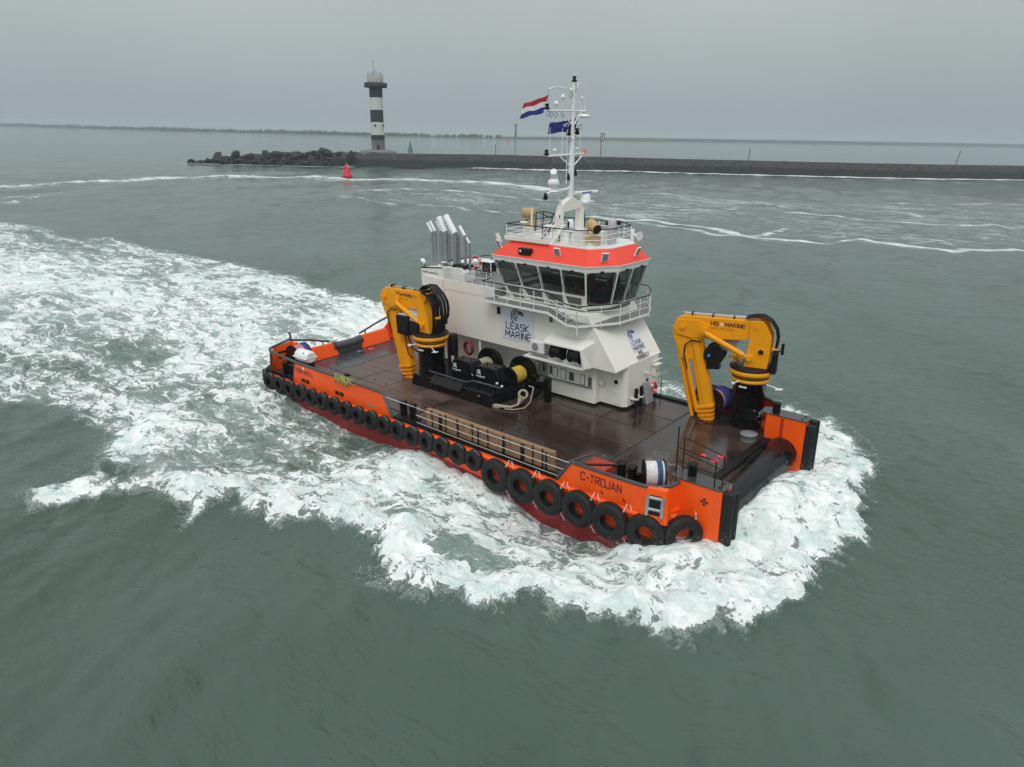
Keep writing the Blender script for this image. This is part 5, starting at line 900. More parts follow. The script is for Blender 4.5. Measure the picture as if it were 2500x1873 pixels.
# exhaust stacks
for x, zb, tx_, tz_, r in ((-9.2, 10.42, -9.62, 10.97, .085), (-8.9, 10.5, -9.35, 11.1, .085), (-8.3, 10.57, -8.72, 11.14, .085), (-7.95, 10.52, -8.5, 11.42, .185), (-7.05, 10.5, -7.85, 11.56, .20), (-6.15, 10.43, -6.6, 11.0, .10), (-5.75, 10.0, -6.0, 10.3, .07)):
    ex = obj('exhaust_stack', MB().cyl((x, 2.8, 8.2), (x, 2.8, zb), r, 16), GREYM, ship)
    obj('exhaust_tip', MB().cyl((x + .02, 2.8, zb - .02), (tx_, 2.8, tz_), r * 1.06, 16), PURE, ex)
    if r > .07: obj('exhaust_stack', MB().cyl((x + .25, 2.95, 8.2), (x + .25, 2.95, zb - .1), r * .35, 8), GREYM, ship)
obj('stack_brace', MB().cyl((-9.2, 2.8, 10.0), (-6.15, 2.8, 9.95), .03, 6), GREYM, ship)
# wheelhouse: outward leaning window band under a coral red roof fascia
TOP = [(-2.62, 1.45), (4.25, 1.45), (5.5, 2.97), (5.62, 5.95), (4.25, 7.42), (-2.62, 7.42)]
CTR = Vector((1.0, 4.44))
def inset(P_, d):
    n = len(P_); out = []
    for i in range(n):
        p0, p1, p2 = Vector(P_[i - 1]), Vector(P_[i]), Vector(P_[(i + 1) % n]); e1, e2 = (p1 - p0).normalized(), (p2 - p1).normalized(); n1, n2 = Vector((-e1.y, e1.x)), Vector((-e2.y, e2.x))
        k = (n1 + n2).normalized(); out.append(tuple(p1 + k * d / max(.3, k.dot(n1))))
    return out
def ring3(z, lean=.27): return [(x, y, z) for x, y in inset(TOP, (9.8 - z) * lean)]
wh = obj('wheelhouse', MB().loft([(x, y, 9.52) for x, y in inset(TOP, .075)], [(x, y, 9.79) for x, y in inset(TOP, .01)]), WHITE, ship)
rt = inset(TOP, .95); rt = [(x, y) for x, y in rt]
obj('roof_fascia', MB().loft([(x, y, 9.8) for x, y in TOP], [(x * 1.0 + (.12 if x < 0 else 0), y, 10.6) for x, y in inset(TOP, .78)]), ROOFRED, wh)
obj('roof_edge', MB().loft([(x, y, 9.765) for x, y in inset(TOP, -.03)], [(x, y, 9.80) for x, y in inset(TOP, -.03)]), PURE, wh)
RTOP = inset(TOP, .80)
obj('roof_deck', MB().prism(inset(TOP, .82), 10.602, 10.66), WHITE, wh)
obj('floor', MB().prism(inset(TOP, .9), 7.05, 7.12), GREYF, wh); obj('ceiling', MB().prism(inset(TOP, .15), 9.45, 9.5), GREYF, wh)
def lerp2(a, b_, t): return tuple(a[i] + (b_[i] - a[i]) * t for i in range(len(a)))
def facade(i, zb, n, wname='window', z_t=9.5, lower=False):
    j = (i + 1) % 6; t0, t1 = ring3(z_t)[i], ring3(z_t)[j]; b0, b1 = ring3(zb)[i], ring3(zb)[j]
    def P_(u, v): return Vector(lerp2(lerp2(b0, b1, u), lerp2(t0, t1, u), v))
    nrm = (P_(1, 0) - P_(0, 0)).cross(P_(0, 1) - P_(0, 0)).normalized()
    L_ = (P_(1, 0) - P_(0, 0)).length; mu = .085 / L_; ev = .05
    def panel(u0, u1, v0, v1, o0, o1): return [tuple(P_(u, v) + nrm * o0) for u, v in ((u0, v0), (u1, v0), (u1, v1), (u0, v1))] + [tuple(P_(u, v) + nrm * o1) for u, v in ((u0, v0), (u1, v0), (u1, v1), (u0, v1))]
    pil = MB()
    for k in range(n + 1):
        c = k / n; a, b_ = (max(0, c - mu), min(1, c + mu)); pil.hexa(panel(a, b_, 0, 1, -.10, 0))
    pil.hexa(panel(0, 1, -.06, .03, -.10, .012)); pil.hexa(panel(0, 1, .965, 1.02, -.10, .012)); obj('window_frame', pil, WHITE, wh)
    for k in range(n):
        a, b_ = k / n + mu * .8, (k + 1) / n - mu * .8; c_ = .10; r_ = .09
        du, dv = r_ / L_, .05
        ptsuv = [(a + du, .03), (b_ - du, .03), (b_, .03 + dv), (b_, .965 - dv), (b_ - du, .965), (a + du, .965), (a, .965 - dv), (a, .03 + dv)]
        m_ = MB(); m_.add([tuple(P_(u, v) - nrm * .03) for u, v in ptsuv] + [tuple(P_(u, v) - nrm * .05) for u, v in ptsuv], [tuple(range(8)), tuple(range(15, 7, -1))] + [(q_, (q_ + 1) % 8, 8 + (q_ + 1) % 8, 8 + q_) for q_ in range(8)])
        obj('window', m_, GLASS, wh)
        # gasket
        g_ = MB(); g_.tube([tuple(P_(u, v) + nrm * .0) for u, v in ptsuv], .022, 5, closed=True); obj('window_gasket', g_, DBLACK, wh)
        if n > 0:   # wiper with its arm
            u_ = (a + b_) / 2; w0 = P_(u_, 1.0) + nrm * .06; w1 = P_(u_ - (.18 if i < 2 else -.12), .55) + nrm * .05
            obj('wiper', MB().cyl(w0, w1, .014, 5).cyl(P_(u_ - .22, .85) + nrm * .05, P_(u_ - .12, .30) + nrm * .05, .012, 4).box(w0.x - .07, w0.x + .07, w0.y - .07, w0.y + .07, w0.z - .05, w0.z + .04), DBLACK, wh)
facade(0, 8.02, 4); facade(1, 7.45, 1); facade(2, 7.45, 2); facade(3, 7.45, 1); facade(4, 8.02, 4); facade(5, 8.02, 3)
# lower band under the side windows, with slanting dark panes
for i, s in ((0, 1), (4, -1)):
    a = ring3(7.98); b_ = ring3(7.12, .30); j = (i + 1) % 6
    if i == 4: continue
    lowP = lambda u, v: Vector(lerp2(lerp2(b_[0], b_[1], u), lerp2(a[0], a[1], u), v))
    m_ = MB().hexa([tuple(lowP(0, 0)), tuple(lowP(1, 0)), tuple(lowP(1, 0) + Vector((0, .08, 0))), tuple(lowP(0, 0) + Vector((0, .08, 0))), tuple(lowP(0, 1)), tuple(lowP(1, 1)), tuple(lowP(1, 1) + Vector((0, .08, 0))), tuple(lowP(0, 1) + Vector((0, .08, 0)))]); obj('lower_wall', m_, WHITE, wh)
    for u0, u1 in ((.03, .22), (.27, .48), (.52, .73), (.77, .95)):
        q_ = [(u0 + .035, .12), (u1 - .01, .12), (u1, .9), (u0, .9)]; m_ = MB(); m_.add([tuple(lowP(u, v) - Vector((0, .025, 0))) for u, v in q_] + [tuple(lowP(u, v) - Vector((0, .005, 0))) for u, v in q_], [(0, 1, 2, 3), (7, 6, 5, 4), (0, 4, 5, 1), (1, 5, 6, 2), (2, 6, 7, 3), (3, 7, 4, 0)]); obj('lower_window', m_, GLASS, wh)
lo = inset(TOP, .69); lo2 = inset(TOP, 1.25)
obj('wheelhouse_base', MB().loft([(x, y, 6.9) for x, y in lo2], [(x, y, 7.40) for x, y in lo]), CREAM, wh)
obj('corner_sill', MB().loft([(x, y, 7.36) for x, y in inset(TOP, .70)], [(x, y, 7.46) for x, y in inset(TOP, .62)]), CREAM, wh)
obj('console', MB().box(3.6, 4.4, 3.0, 5.8, 7.12, 8.15).box(-2.0, 2.8, 5.6, 6.4, 7.12, 8.0), DBLACK, wh)
for x, y in ((2.6, 3.6), (2.6, 5.0)): obj('helm_chair', MB().box(x - .3, x + .3, y - .3, y + .3, 7.6, 7.8).box(x - .38, x - .25, y - .28, y + .28, 7.8, 8.6).cyl((x, y, 7.12), (x, y, 7.6), .08, 8), DKRED, wh)
for y in (3.5, 4.3, 5.1): obj('screen', MB().box(4.0, 4.06, y - .28, y + .28, 8.25, 8.65), DBLACK, wh)

# gallery round the wheelhouse
GO = [(-3.0, .95, 7.06), (2.1, .95, 7.04), (3.4, .95, 6.57), (4.13, .95, 6.57), (4.95, 2.14, 6.57), (5.52, 3.19, 6.57), (5.72, 6.02, 6.57), (5.0, 7.4, 6.57), (4.2, 8.3, 6.57), (3.0, 8.3, 6.57)]
GI = [(-3.0, 1.9, 7.06), (2.1, 1.9, 7.04), (3.4, 1.9, 6.57), (3.8, 1.9, 6.57), (4.1, 2.6, 6.57), (4.5, 3.3, 6.57), (4.6, 5.9, 6.57), (4.3, 6.6, 6.57), (3.8, 6.9, 6.57), (3.0, 6.9, 6.57)]
gal = MB(); n = len(GO)
for i in range(n - 1):
    a, b_, c, d = GO[i], GO[i + 1], GI[i + 1], GI[i]; gal.hexa([(p[0], p[1], p[2] - .07) for p in (a, b_, c, d)] + [a, b_, c, d])
ga = obj('gallery_floor', gal, GREYF, ship)
edge = MB()
for i in range(n - 1):
    a, b_ = Vector(GO[i]), Vector(GO[i + 1]); o_ = (b_ - a).cross(Vector((0, 0, 1))).normalized() * .03
    edge.hexa([tuple(p) for p in (a + Vector((0, 0, -.11)), b_ + Vector((0, 0, -.11)), b_ + o_ + Vector((0, 0, -.11)), a + o_ + Vector((0, 0, -.11)), a + Vector((0, 0, .03)), b_ + Vector((0, 0, .03)), b_ + o_ + Vector((0, 0, .03)), a + o_ + Vector((0, 0, .03)))])
obj('toe_plate', edge, WHITE, ship)
for i, (x, y, z) in enumerate(GO[1:8]): obj('gallery_bracket', MB().hexa([(x - .03, y, z - .35), (x + .03, y, z - .35), (x + .03, y + .9, z - .35), (x - .03, y + .9, z - .35), (x - .03, y, z - .13), (x + .03, y, z - .13), (x + .03, y + .9, z - .13), (x - .03, y + .9, z - .13)]) if i in (3,) and False else MB().cyl((x, y + .05, z - .13), (x, y + .05, z - (.55 if i == 2 else .2)), .04, 6), WHITE, ship)
def rail(name, pts, h, mids, posts, mt, mp_, r=.026):
    obj(name, MB().tube([(x, y, z + h) for x, y, z in pts], .032, 6), mt, ship)
    m_ = MB()
    for k in mids: m_.tube([(x, y, z + k) for x, y, z in pts], r * .8, 5)
    obj('mid_rail', m_, mp_, ship)
    for p in posts: obj('rail_post', MB().cyl(p, (p[0], p[1], p[2] + h), r, 6), mp_, ship)
def alongpts(pts, step):
    out = []
    for i in range(len(pts) - 1):
        a, b_ = Vector(pts[i]), Vector(pts[i + 1]); k = max(1, round((b_ - a).length / step))
        for j in range(k): out.append(tuple(a.lerp(b_, j / k)))
    return out + [pts[-1]]
rail('gallery_rail', GO[:2], 1.15, (.4, .78), alongpts(GO[:2], 1.0), DBLACK, WHITE)
rail('gallery_rail', GO[1:4], 1.13, (.4, .78), alongpts(GO[1:4], .85), DBLACK, WHITE)
rail('gallery_rail', GO[3:], 1.10, (.4, .75), alongpts(GO[3:], 1.0), DBLACK, WHITE)
rail('gallery_rail', [(-3.0, .95, 7.06), (-3.0, 1.75, 7.06)], 1.15, (.4, .78), [], DBLACK, WHITE)
rail('boat_deck_rail', [(-7.1, 1.82, 7.66), (-3.3, 1.82, 7.66), (-3.0, 1.82, 7.66)], .92, (.45,), [(x, 1.82, 7.66) for x in (-7.1, -5.95, -4.65, -3.4)], DBLACK, WHITE)
rail('boat_deck_rail', [(-7.1, 1.82, 7.66), (-7.12, 2.4, 7.9), (-7.1, 6.6, 7.7), (-3.0, 6.62, 7.66)], .92, (.45,), [(-7.1, 6.6, 7.7), (-5.2, 6.62, 7.66), (-3.2, 6.62, 7.66), (-7.1, 4.5, 7.6)], DBLACK, WHITE)
for k in range(3): obj('gallery_step', MB().box(2.35 + .32 * k, 2.65 + .32 * k, 1.0, 1.85, 6.9 - .13 * k, 6.95 - .13 * k), GREYM, ship)
# porthole, louvre, sign boards
obj('porthole', MB().box(-2.58, -2.19, 1.775, 1.80, 6.0, 6.57), WHITE, ship, bevel=.02); obj('porthole_glass', MB().box(-2.53, -2.24, 1.765, 1.78, 6.05, 6.52), DBLACK, ship, bevel=.01)
def louvre(x0, x1, y, z0, z1, par, k=7, m=GREYM):
    f_ = obj('louvre', MB().box(x0, x1, y - .012, y, z0, z1), m, par)
    sl = MB()
    for q_ in range(k): z = z0 + (z1 - z0) * (q_ + .5) / k; sl.hexa([(x0 + .02, y - .03, z - .02), (x1 - .02, y - .03, z - .02), (x1 - .02, y - .012, z), (x0 + .02, y - .012, z), (x0 + .02, y - .03, z - .005), (x1 - .02, y - .03, z - .005), (x1 - .02, y - .012, z + .015), (x0 + .02, y - .012, z + .015)])
    obj('slat', sl, DBLACK, f_)
louvre(1.58, 1.83, 1.8, 6.22, 6.68, house)
def swirl(par, org, R_, U_, sc_):   # breaking wave emblem of nested crescents
    R_, U_ = Vector(R_).normalized(), Vector(U_).normalized(); N_ = R_.cross(U_)
    for k, (c, r, a0, a1, w_, m_) in enumerate((((0, 0), 1.0, 78, 268, .10, TEAL), ((.10, -.02), .80, 70, 225, .085, INK), ((.14, -.06), .60, 60, 215, .08, TEAL), ((.42, .10), .55, 20, 125, .14, INK), ((.36, .02), .40, 15, 150, .10, TEAL), ((.5, -.45), .75, 120, 200, .09, INK))):
        m2 = MB(); n_ = 14; V1 = []
        for i in range(n_ + 1):
            t_ = i / n_; a = math.radians(a0 + (a1 - a0) * t_); ww = w_ * math.sin(math.pi * min(1, .12 + t_ * .88)) ** .7
            for q_ in (-1, 1):
                rr_ = r + q_ * ww; V1.append(Vector(org) + (R_ * (c[0] + rr_ * math.cos(a)) + U_ * (c[1] + rr_ * math.sin(a))) * sc_ + N_ * (.006 + .001 * k))
        m2.add([tuple(v) for v in V1], [(2 * i, 2 * i + 1, 2 * i + 3, 2 * i + 2) for i in range(n_)]); obj('emblem', m2, m_, par)
sg = thing('company_sign', 'large white company board with wave emblem on the long side wall of the deckhouse', 'sign', (-.9, 1.79, 4.65))
obj('board', MB().box(-2.1, .42, 1.755, 1.795, 4.65, 6.72), SIGN, sg)
swirl(sg, (-.85, 1.75, 6.12), (1, 0, 0), (0, 0, 1), .5)
stroke_text('LEASK', (-.86, 1.752, 5.30), (1, 0, 0), (0, 0, 1), .40, INK, sg, align='CENTER', w_=.17, sx=1.06); stroke_text('MARINE', (-.80, 1.752, 4.78), (1, 0, 0), (0, 0, 1), .40, INK, sg, align='CENTER', w_=.17, sx=1.06)
sU = Vector((-(2.05), 0, 2.9)).normalized(); sR = Vector((0, 1, 0)); sN = sR.cross(sU)
def SP(u, v, o=0): p = Vector((6.33, 0, 4.12)) + sU * v + sR * u + sN * o; return tuple(p)
sg2 = thing('company_sign', 'smaller white company board with wave emblem on the sloping front of the deckhouse', 'sign', SP(4.7, 1.5))
obj('board', MB().hexa([SP(4.13, .62, .004), SP(5.48, .62, .004), SP(5.48, 2.08, .004), SP(4.13, 2.08, .004), SP(4.13, .62, .03), SP(5.48, .62, .03), SP(5.48, 2.08, .03), SP(4.13, 2.08, .03)]), SIGN, sg2)
swirl(sg2, SP(4.72, 1.62, .034), sR, sU, .36)
stroke_text('LEASK', SP(4.80, 1.04, .034), sR, sU, .24, INK, sg2, align='CENTER', w_=.17); stroke_text('MARINE', SP(4.82, .70, .034), sR, sU, .24, INK, sg2, align='CENTER', w_=.17)
stroke_text('IMO', SP(4.75, .40, .012), sR, sU, .22, INK, ship, 'imo_lettering', align='CENTER', w_=.17); stroke_text('9988657', SP(4.83, .12, .012), sR, sU, .23, INK, ship, 'imo_number', align='CENTER', w_=.17)
# hood with the hose reels
hood = obj('reel_hood', MB().hexa([(1.75, 1.0, 5.14), (4.48, 1.0, 5.14), (4.85, 1.8, 5.52), (1.75, 1.8, 5.52), (1.75, 1.0, 5.22), (4.48, 1.0, 5.22), (4.85, 1.8, 5.60), (1.75, 1.8, 5.60)]).hexa([(4.36, 1.0, 5.16), (4.48, 1.0, 5.16), (4.85, 1.8, 5.55), (4.75, 1.8, 5.55), (4.52, 1.05, 4.12), (4.64, 1.05, 4.12), (4.75, 1.8, 4.05), (4.65, 1.8, 4.05)]).box(.3, 4.6, 1.55, 1.79, 3.95, 4.25).box(.2, 4.55, 1.05, 1.8, 4.02, 4.10), CREAM, ship)
obj('reel_recess', MB().box(1.8, 4.4, 1.72, 1.79, 4.26, 5.3), DBLACK, ship)
for x in (2.55, 3.85):
    t = thing('hose_reel', 'black hose reel under the cream hood, %s' % ('nearer the stern' if x < 3 else 'nearer the bow'), 'hose reel', (x, 1.4, 4.1))
    t['group'] = 'hose reels under the hood'
    obj('drum', MB().lathe((x - .32, 1.42, 4.72), [(.2, 0), (.36, .02), (.37, .3), (.36, .62), (.2, .64)], 20, 'x'), DBLACK, t)
    for q_ in (-.36, .36): obj('flange', MB().lathe((x + q_, 1.42, 4.72), [(.48, 0), (.48, .03)], 24, 'x'), DBLACK, t)
    for q_ in range(6): obj('hose_turn', MB().torus((x - .25 + q_ * .1, 1.42, 4.72), (1, 0, 0), .36, .045, 20, 6), RUBBER, t)
    obj('rim', MB().torus((x - .36, 1.42, 4.72), (1, 0, 0), .48, .016, 24, 5), STEEL, t)
for x0, x1, z0, z1 in ((.13, .46, 2.84, 3.42), (1.50, 1.86, 2.74, 3.32), (2.10, 2.50, 2.72, 3.34), (3.57, 3.87, 2.66, 3.28)):
    p_ = obj('locker_door', MB().box(x0, x1, 2.275, 2.299, z0, z1), DBLACK, house); obj('door_panel', MB().box(x0 + .03, x1 - .03, 2.262, 2.275, z0 + .03, z1 - .03), PURE, p_)
for x0, x1, z0, z1 in ((.69, .93, 2.9, 3.42), (1.24, 1.46, 2.82, 3.36), (2.72, 3.08, 2.74, 3.26), (4.10, 4.36, 2.66, 3.24)): louvre(x0, x1, 2.299, z0, z1, house)
obj('cable_tray', MB().box(.3, 4.4, 2.2, 2.299, 3.62, 3.68), CREAM, house); obj('grab_rail', MB().cyl((-.3, 2.24, 2.57), (4.45, 2.24, 2.62), .025, 6), DBLACK, house); obj('grab_rail', MB().cyl((1.2, 2.2, 2.5), (4.3, 2.2, 2.55), .012, 5), mat('rust_brown', (.28, .07, .03), .6), house)
for q_ in (.6, 1.9, 3.4): obj('small_sign', MB().box(q_, q_ + .16, 2.29, 2.299, 3.48, 3.54), GREYM, house)
obj('lamp_batten', MB().cyl((4.8, 2.62, 3.78), (5.62, 2.62, 3.76), .045, 8), PURE, ship, 'long white strip lamp'); obj('lamp_batten', MB().cyl((-3.2, 2.2, 3.98), (-2.4, 2.2, 3.98), .045, 8), PURE, ship)
dr = obj('side_door', MB().box(5.25, 6.0, 2.85, 2.885, 1.78, 3.35), CREAM, ship, bevel=.02); obj('door_window', MB().lathe((5.66, 2.83, 3.12), [(.13, 0), (.13, .03)], 18, 'y'), DBLACK, dr); obj('door_lever', MB().cyl((5.35, 2.80, 2.62), (5.8, 2.80, 2.45), .02, 6), WHITE, dr)
obj('vent_cowl', MB().lathe((4.78, 2.65, 2.95), [(.10, .22), (.12, .05), (.17, 0), (.17, -.03)], 14, 'y'), CREAM, ship)
# fittings on the front wall
for y in (3.55, 4.12):
    obj('gas_bottle_pipe', MB().cyl((6.62, y, D), (6.62, y, 2.1), .10, 12).cyl((6.62, y, 2.16), (6.62, y, 2.72), .11, 12), DBLACK, ship); obj('pipe_clamp', MB().box(6.36, 6.75, y - .2, y + .12, 2.08, 2.15), WHITE, ship)
obj('folded_tarpaulin', MB().hexa([(6.42, 4.5, 1.52), (6.9, 4.4, 1.52), (6.85, 5.3, 1.52), (6.42, 5.3, 1.52), (6.42, 4.6, 2.75), (6.5, 4.6, 2.75), (6.5, 5.1, 2.8), (6.42, 5.1, 2.8)]), GREYM, ship, bevel=.03)
bx = obj('wall_box', MB().box(6.4, 6.58, 5.65, 6.1, 2.9, 3.6), CREAM, ship, bevel=.02); obj('box_hood', MB().box(6.4, 6.72, 5.55, 6.2, 3.6, 3.66), CREAM, bx); obj('box_mark', MB().box(6.58, 6.59, 5.85, 5.98, 3.1, 3.25), DKRED, bx)
obj('strip_lamp', MB().cyl((6.5, 5.5, 3.86), (6.52, 6.5, 3.86), .04, 8), PURE, ship); obj('swan_neck', MB().tube([(6.4, 4.7, 3.4), (6.6, 4.75, 3.4), (6.66, 4.9, 3.3), (6.6, 4.95, 3.1)], .04, 8), CREAM, ship)
obj('junction_box', MB().box(6.39, 6.46, 5.0, 5.15, 2.75, 2.9), DBLACK, ship); obj('junction_box', MB().box(6.39, 6.5, 4.95, 5.05, 3.2, 3.3), CREAM, ship)
def lifebuoy(c, ax, label, R=.31):
    t = thing('lifebuoy', label, 'lifebuoy', c); ax = Vector(ax).normalized(); obj('ring', MB().torus(c, ax, R, .085, 28, 8), REDP, t); a = Vector((0, 0, 1)); u = ax.cross(a).normalized(); v = ax.cross(u)
    for k in range(4):
        m_ = MB(); th0 = k * math.pi / 2 + .6; pts = [Vector(c) + (u * math.cos(th0 + q_ * .09) + v * math.sin(th0 + q_ * .09)) * R for q_ in range(5)]; obj('white_band', m_.tube(pts, .09, 8), FWHT, t)
    pts = [Vector(c) + ax * .02 + (u * math.cos(q_ * math.pi / 8) + v * math.sin(q_ * math.pi / 8)) * (R + .11 + .02 * math.cos(q_ * 2)) for q_ in range(16)]; obj('grab_line', MB().tube(pts, .012, 5, closed=True), FWHT, t)
lifebuoy((6.52, 5.72, 2.15), (1, 0, 0), 'red and white lifebuoy hanging on the front wall of the deckhouse')
lifebuoy((-7.0, 4.6, 8.35), (.85, -.5, 0), 'red and white lifebuoy on the rail behind the exhaust stacks', .36)
t = thing('air_conditioner', 'dark air conditioning unit in a white frame on the upper deck aft', 'air conditioner', (-6.3, 5.2, 7.53))
obj('cabinet', MB().box(-6.75, -5.85, 5.0, 5.5, 7.75, 8.38), DBLACK, t, bevel=.02); obj('canopy', MB().box(-6.9, -5.7, 4.75, 5.55, 8.42, 8.47), PURE, t)
for x, y in ((-6.85, 4.8), (-5.75, 4.8), (-6.85, 5.5), (-5.75, 5.5)): obj('leg', MB().box(x - .03, x + .03, y - .03, y + .03, 7.53, 8.42), WHITE, t)
obj('fan_grille', MB().torus((-6.3, 4.98, 8.05), (0, 1, 0), .22, .02, 20, 5).torus((-6.3, 4.98, 8.05), (0, 1, 0), .12, .015, 16, 5), GREYM, t)
t = thing('air_conditioner', 'cream air conditioning unit fixed to the side wall beside the large company board', 'air conditioner', (1.2, 1.5, 4.1))
obj('cabinet', MB().box(.55, 1.62, 1.25, 1.75, 4.36, 5.05), CREAM, t, bevel=.03); obj('fan_grille', MB().lathe((.95, 1.22, 4.7), [(.24, 0), (.24, .03)], 20, 'y'), GREYM, t); obj('bracket', MB().box(.4, 1.8, 1.2, 1.8, 4.28, 4.34), GREYM, t)

# ------------------------------------------------------------------ wheelhouse top: rails, lamps, mast
ZR = 10.66
RP = [(-2.0, 2.15, ZR), (3.15, 2.3, ZR), (4.2, 3.5, ZR), (4.3, 5.9, ZR), (3.3, 6.75, ZR), (-2.0, 6.75, ZR)]
rail('roof_rail', RP + [RP[0]], .92, (.35, .62), alongpts(RP + [RP[0]], 1.6)[:-1], DBLACK, WHITE, .028)
obj('roof_coaming', MB().box(-2.1, 1.2, 2.05, 2.2, ZR, ZR + .22).box(-2.1, -1.95, 2.2, 6.7, ZR, ZR + .22), CREAM, ship)
def flood(c, d, par, tilt=.4, K=1.35):
    d = Vector(d).normalized(); s_ = Vector((-d.y, d.x, 0)).normalized(); u = d.cross(s_); c = Vector(c)
    if u.z < 0: u = -u
    f = (d * math.cos(tilt) - Vector((0, 0, 1)) * math.sin(tilt)); up = s_.cross(f).normalized();
    if up.z < 0: up = -up
    hd = c + Vector((0, 0, .26)) + d * .22
    def Q(a, b_, k): return tuple(hd + s_ * a * K + up * b_ * K + f * k)
    f1 = obj('floodlight', MB().hexa([Q(-.14, -.19, 0), Q(.14, -.19, 0), Q(.14, -.19, .07), Q(-.14, -.19, .07), Q(-.14, .19, 0), Q(.14, .19, 0), Q(.14, .19, .07), Q(-.14, .19, .07)]), PURE, par)
    obj('lens', MB().hexa([Q(-.11, -.16, .071), Q(.11, -.16, .071), Q(.11, -.16, .08), Q(-.11, -.16, .08), Q(-.11, .16, .071), Q(.11, .16, .071), Q(.11, .16, .08), Q(-.11, .16, .08)]), GREYM, f1)
    obj('lamp_bracket', MB().cyl(tuple(c - Vector((0, 0, .04))), tuple(hd), .03, 6), PURE, f1)
for c, d in (((-2.2, 2.0, 10.16), (-.3, -1, 0)), ((-2.75, 2.6, 10.4), (-1, -.3, 0)), ((2.1, 1.95, 10.12), (.2, -1, 0)), ((4.75, 2.45, 10.05), (.8, -.6, 0)), ((5.25, 4.75, 10.1), (1, 0, 0))): flood(c, d, ship)
obj('projector', MB().box(-.6, .3, 1.52, 1.85, 9.98, 10.36), DBLACK, ship, bevel=.04); obj('projector_lens', MB().lathe((-.4, 1.5, 10.2), [(.07, 0), (.07, .03)], 12, 'y'), PURE, ship)
def searchlight(c, d, base, label):
    t = thing('searchlight', label, 'searchlight', base); c, d = Vector(c), Vector(d).normalized(); b_ = Vector(base)
    obj('canvas_hood', MB().tube([c - d * .40, c - d * .34, c - d * .1, c + d * .36], .30, 20), TAN, t); obj('lamp_face', MB().cyl(c + d * .365, c + d * .37, .26, 20), DBLACK, t)
    obj('lamp_barrel', MB().tube([c - d * .46, c - d * .38], .2, 16), TAN, t)
    s_ = d.cross(Vector((0, 0, 1))).normalized(); obj('yoke', MB().tube([c + s_ * .33, c + s_ * .33 - Vector((0, 0, .35)), c - Vector((0, 0, .5)), c - s_ * .33 - Vector((0, 0, .35)), c - s_ * .33], .03, 6), TAN, t)
    obj('canvas_foot', MB().box(b_.x - .42, b_.x + .42, b_.y - .32, b_.y + .32, b_.z + .18, b_.z + .52), TAN, t, bevel=.05); obj('pedestal', MB().cyl(b_, b_ + Vector((0, 0, .2)), .3, 14).cyl(b_ + Vector((0, 0, .5)), c - Vector((0, 0, .45)), .08, 8), CREAM, t)
searchlight((3.55, 3.2, 11.72), (.75, -.35, -.28), (3.35, 3.3, ZR), 'searchlight under tan canvas on the wheelhouse roof, the forward one by the white pillar')
searchlight((-2.15, 4.4, 12.0), (-.8, -.4, 0), (-2.1, 4.4, ZR + .4), 'searchlight under tan canvas at the aft end of the wheelhouse roof')
t = thing('fire_monitor', 'pale grey pillar with black fittings on the front corner of the wheelhouse roof', 'fire monitor', (3.95, 4.45, ZR))
obj('pillar', MB().lathe((3.95, 4.45, ZR), [(.27, 0), (.27, 1.2), (.2, 1.4), (.05, 1.48)], 20), mat('pale_lilac_grey', (.48, .48, .52), .4), t); obj('coupling', MB().cyl((3.6, 4.3, ZR + 1.15), (3.78, 4.38, ZR + 1.15), .13, 12).cyl((4.1, 4.55, ZR + 1.2), (4.35, 4.7, ZR + 1.2), .13, 12), DBLACK, t)
t = thing('loudhailer', 'white horn loudhailer at the front edge of the coral red roof', 'horn', (4.55, 5.9, ZR - .05))
obj('horn', MB().tube([(4.6, 5.85, 11.08), (4.8, 5.8, 11.06), (4.98, 5.75, 11.05)], .05, 16, .27), PURE, t); obj('driver', MB().cyl((4.4, 5.92, 11.0), (4.4, 5.92, 11.38), .12, 12).cyl((4.45, 5.9, 11.1), (4.6, 5.85, 11.08), .06, 8), PURE, t); obj('stand', MB().cyl((4.45, 5.9, ZR - .1), (4.42, 5.9, 11.0), .1, 10), CREAM, t)
t = thing('thermal_camera', 'white dome camera with a dark lens on a stalk in front of the mast', 'camera', (2.25, 2.75, ZR))
obj('stalk', MB().cyl((2.25, 2.75, ZR), (2.25, 2.75, 11.35), .09, 10), CREAM, t); obj('plate', MB().lathe((2.25, 2.75, 11.35), [(.05, 0), (.34, .05), (.36, .12), (.1, .14)], 20), PURE, t)
obj('housing', MB().lathe((2.25, 2.75, 11.48), [(.2, 0), (.21, .15), (.19, .4), (.15, .58), (.05, .6)], 18), PURE, t); obj('lens', MB().box(2.2, 2.32, 2.53, 2.6, 11.65, 11.98), DBLACK, t); obj('blue_stripe', MB().lathe((2.25, 2.75, 11.6), [(.212, 0), (.212, .04)], 18), BLUEI, t)
obj('equipment_box', MB().box(2.55, 3.15, 2.6, 3.3, ZR, ZR + .88), WHITE, ship, bevel=.02); obj('equipment_box', MB().box(2.6, 3.6, 3.9, 4.5, ZR, ZR + .7), WHITE, ship, bevel=.02); obj('equipment_box', MB().box(-.9, .1, 2.8, 3.4, ZR, ZR + .35), WHITE, ship)
obj('vent_post', MB().cyl((-.9, 2.45, ZR), (-.9, 2.45, ZR + 1.0), .11, 12).lathe((-.9, 2.45, ZR + 1.0), [(.2, 0), (.26, .05), (.2, .1)], 14), CREAM, ship)
obj('vent_post', MB().cyl((-.35, 2.5, ZR), (-.35, 2.5, ZR + 1.9), .07, 10), CREAM, ship)
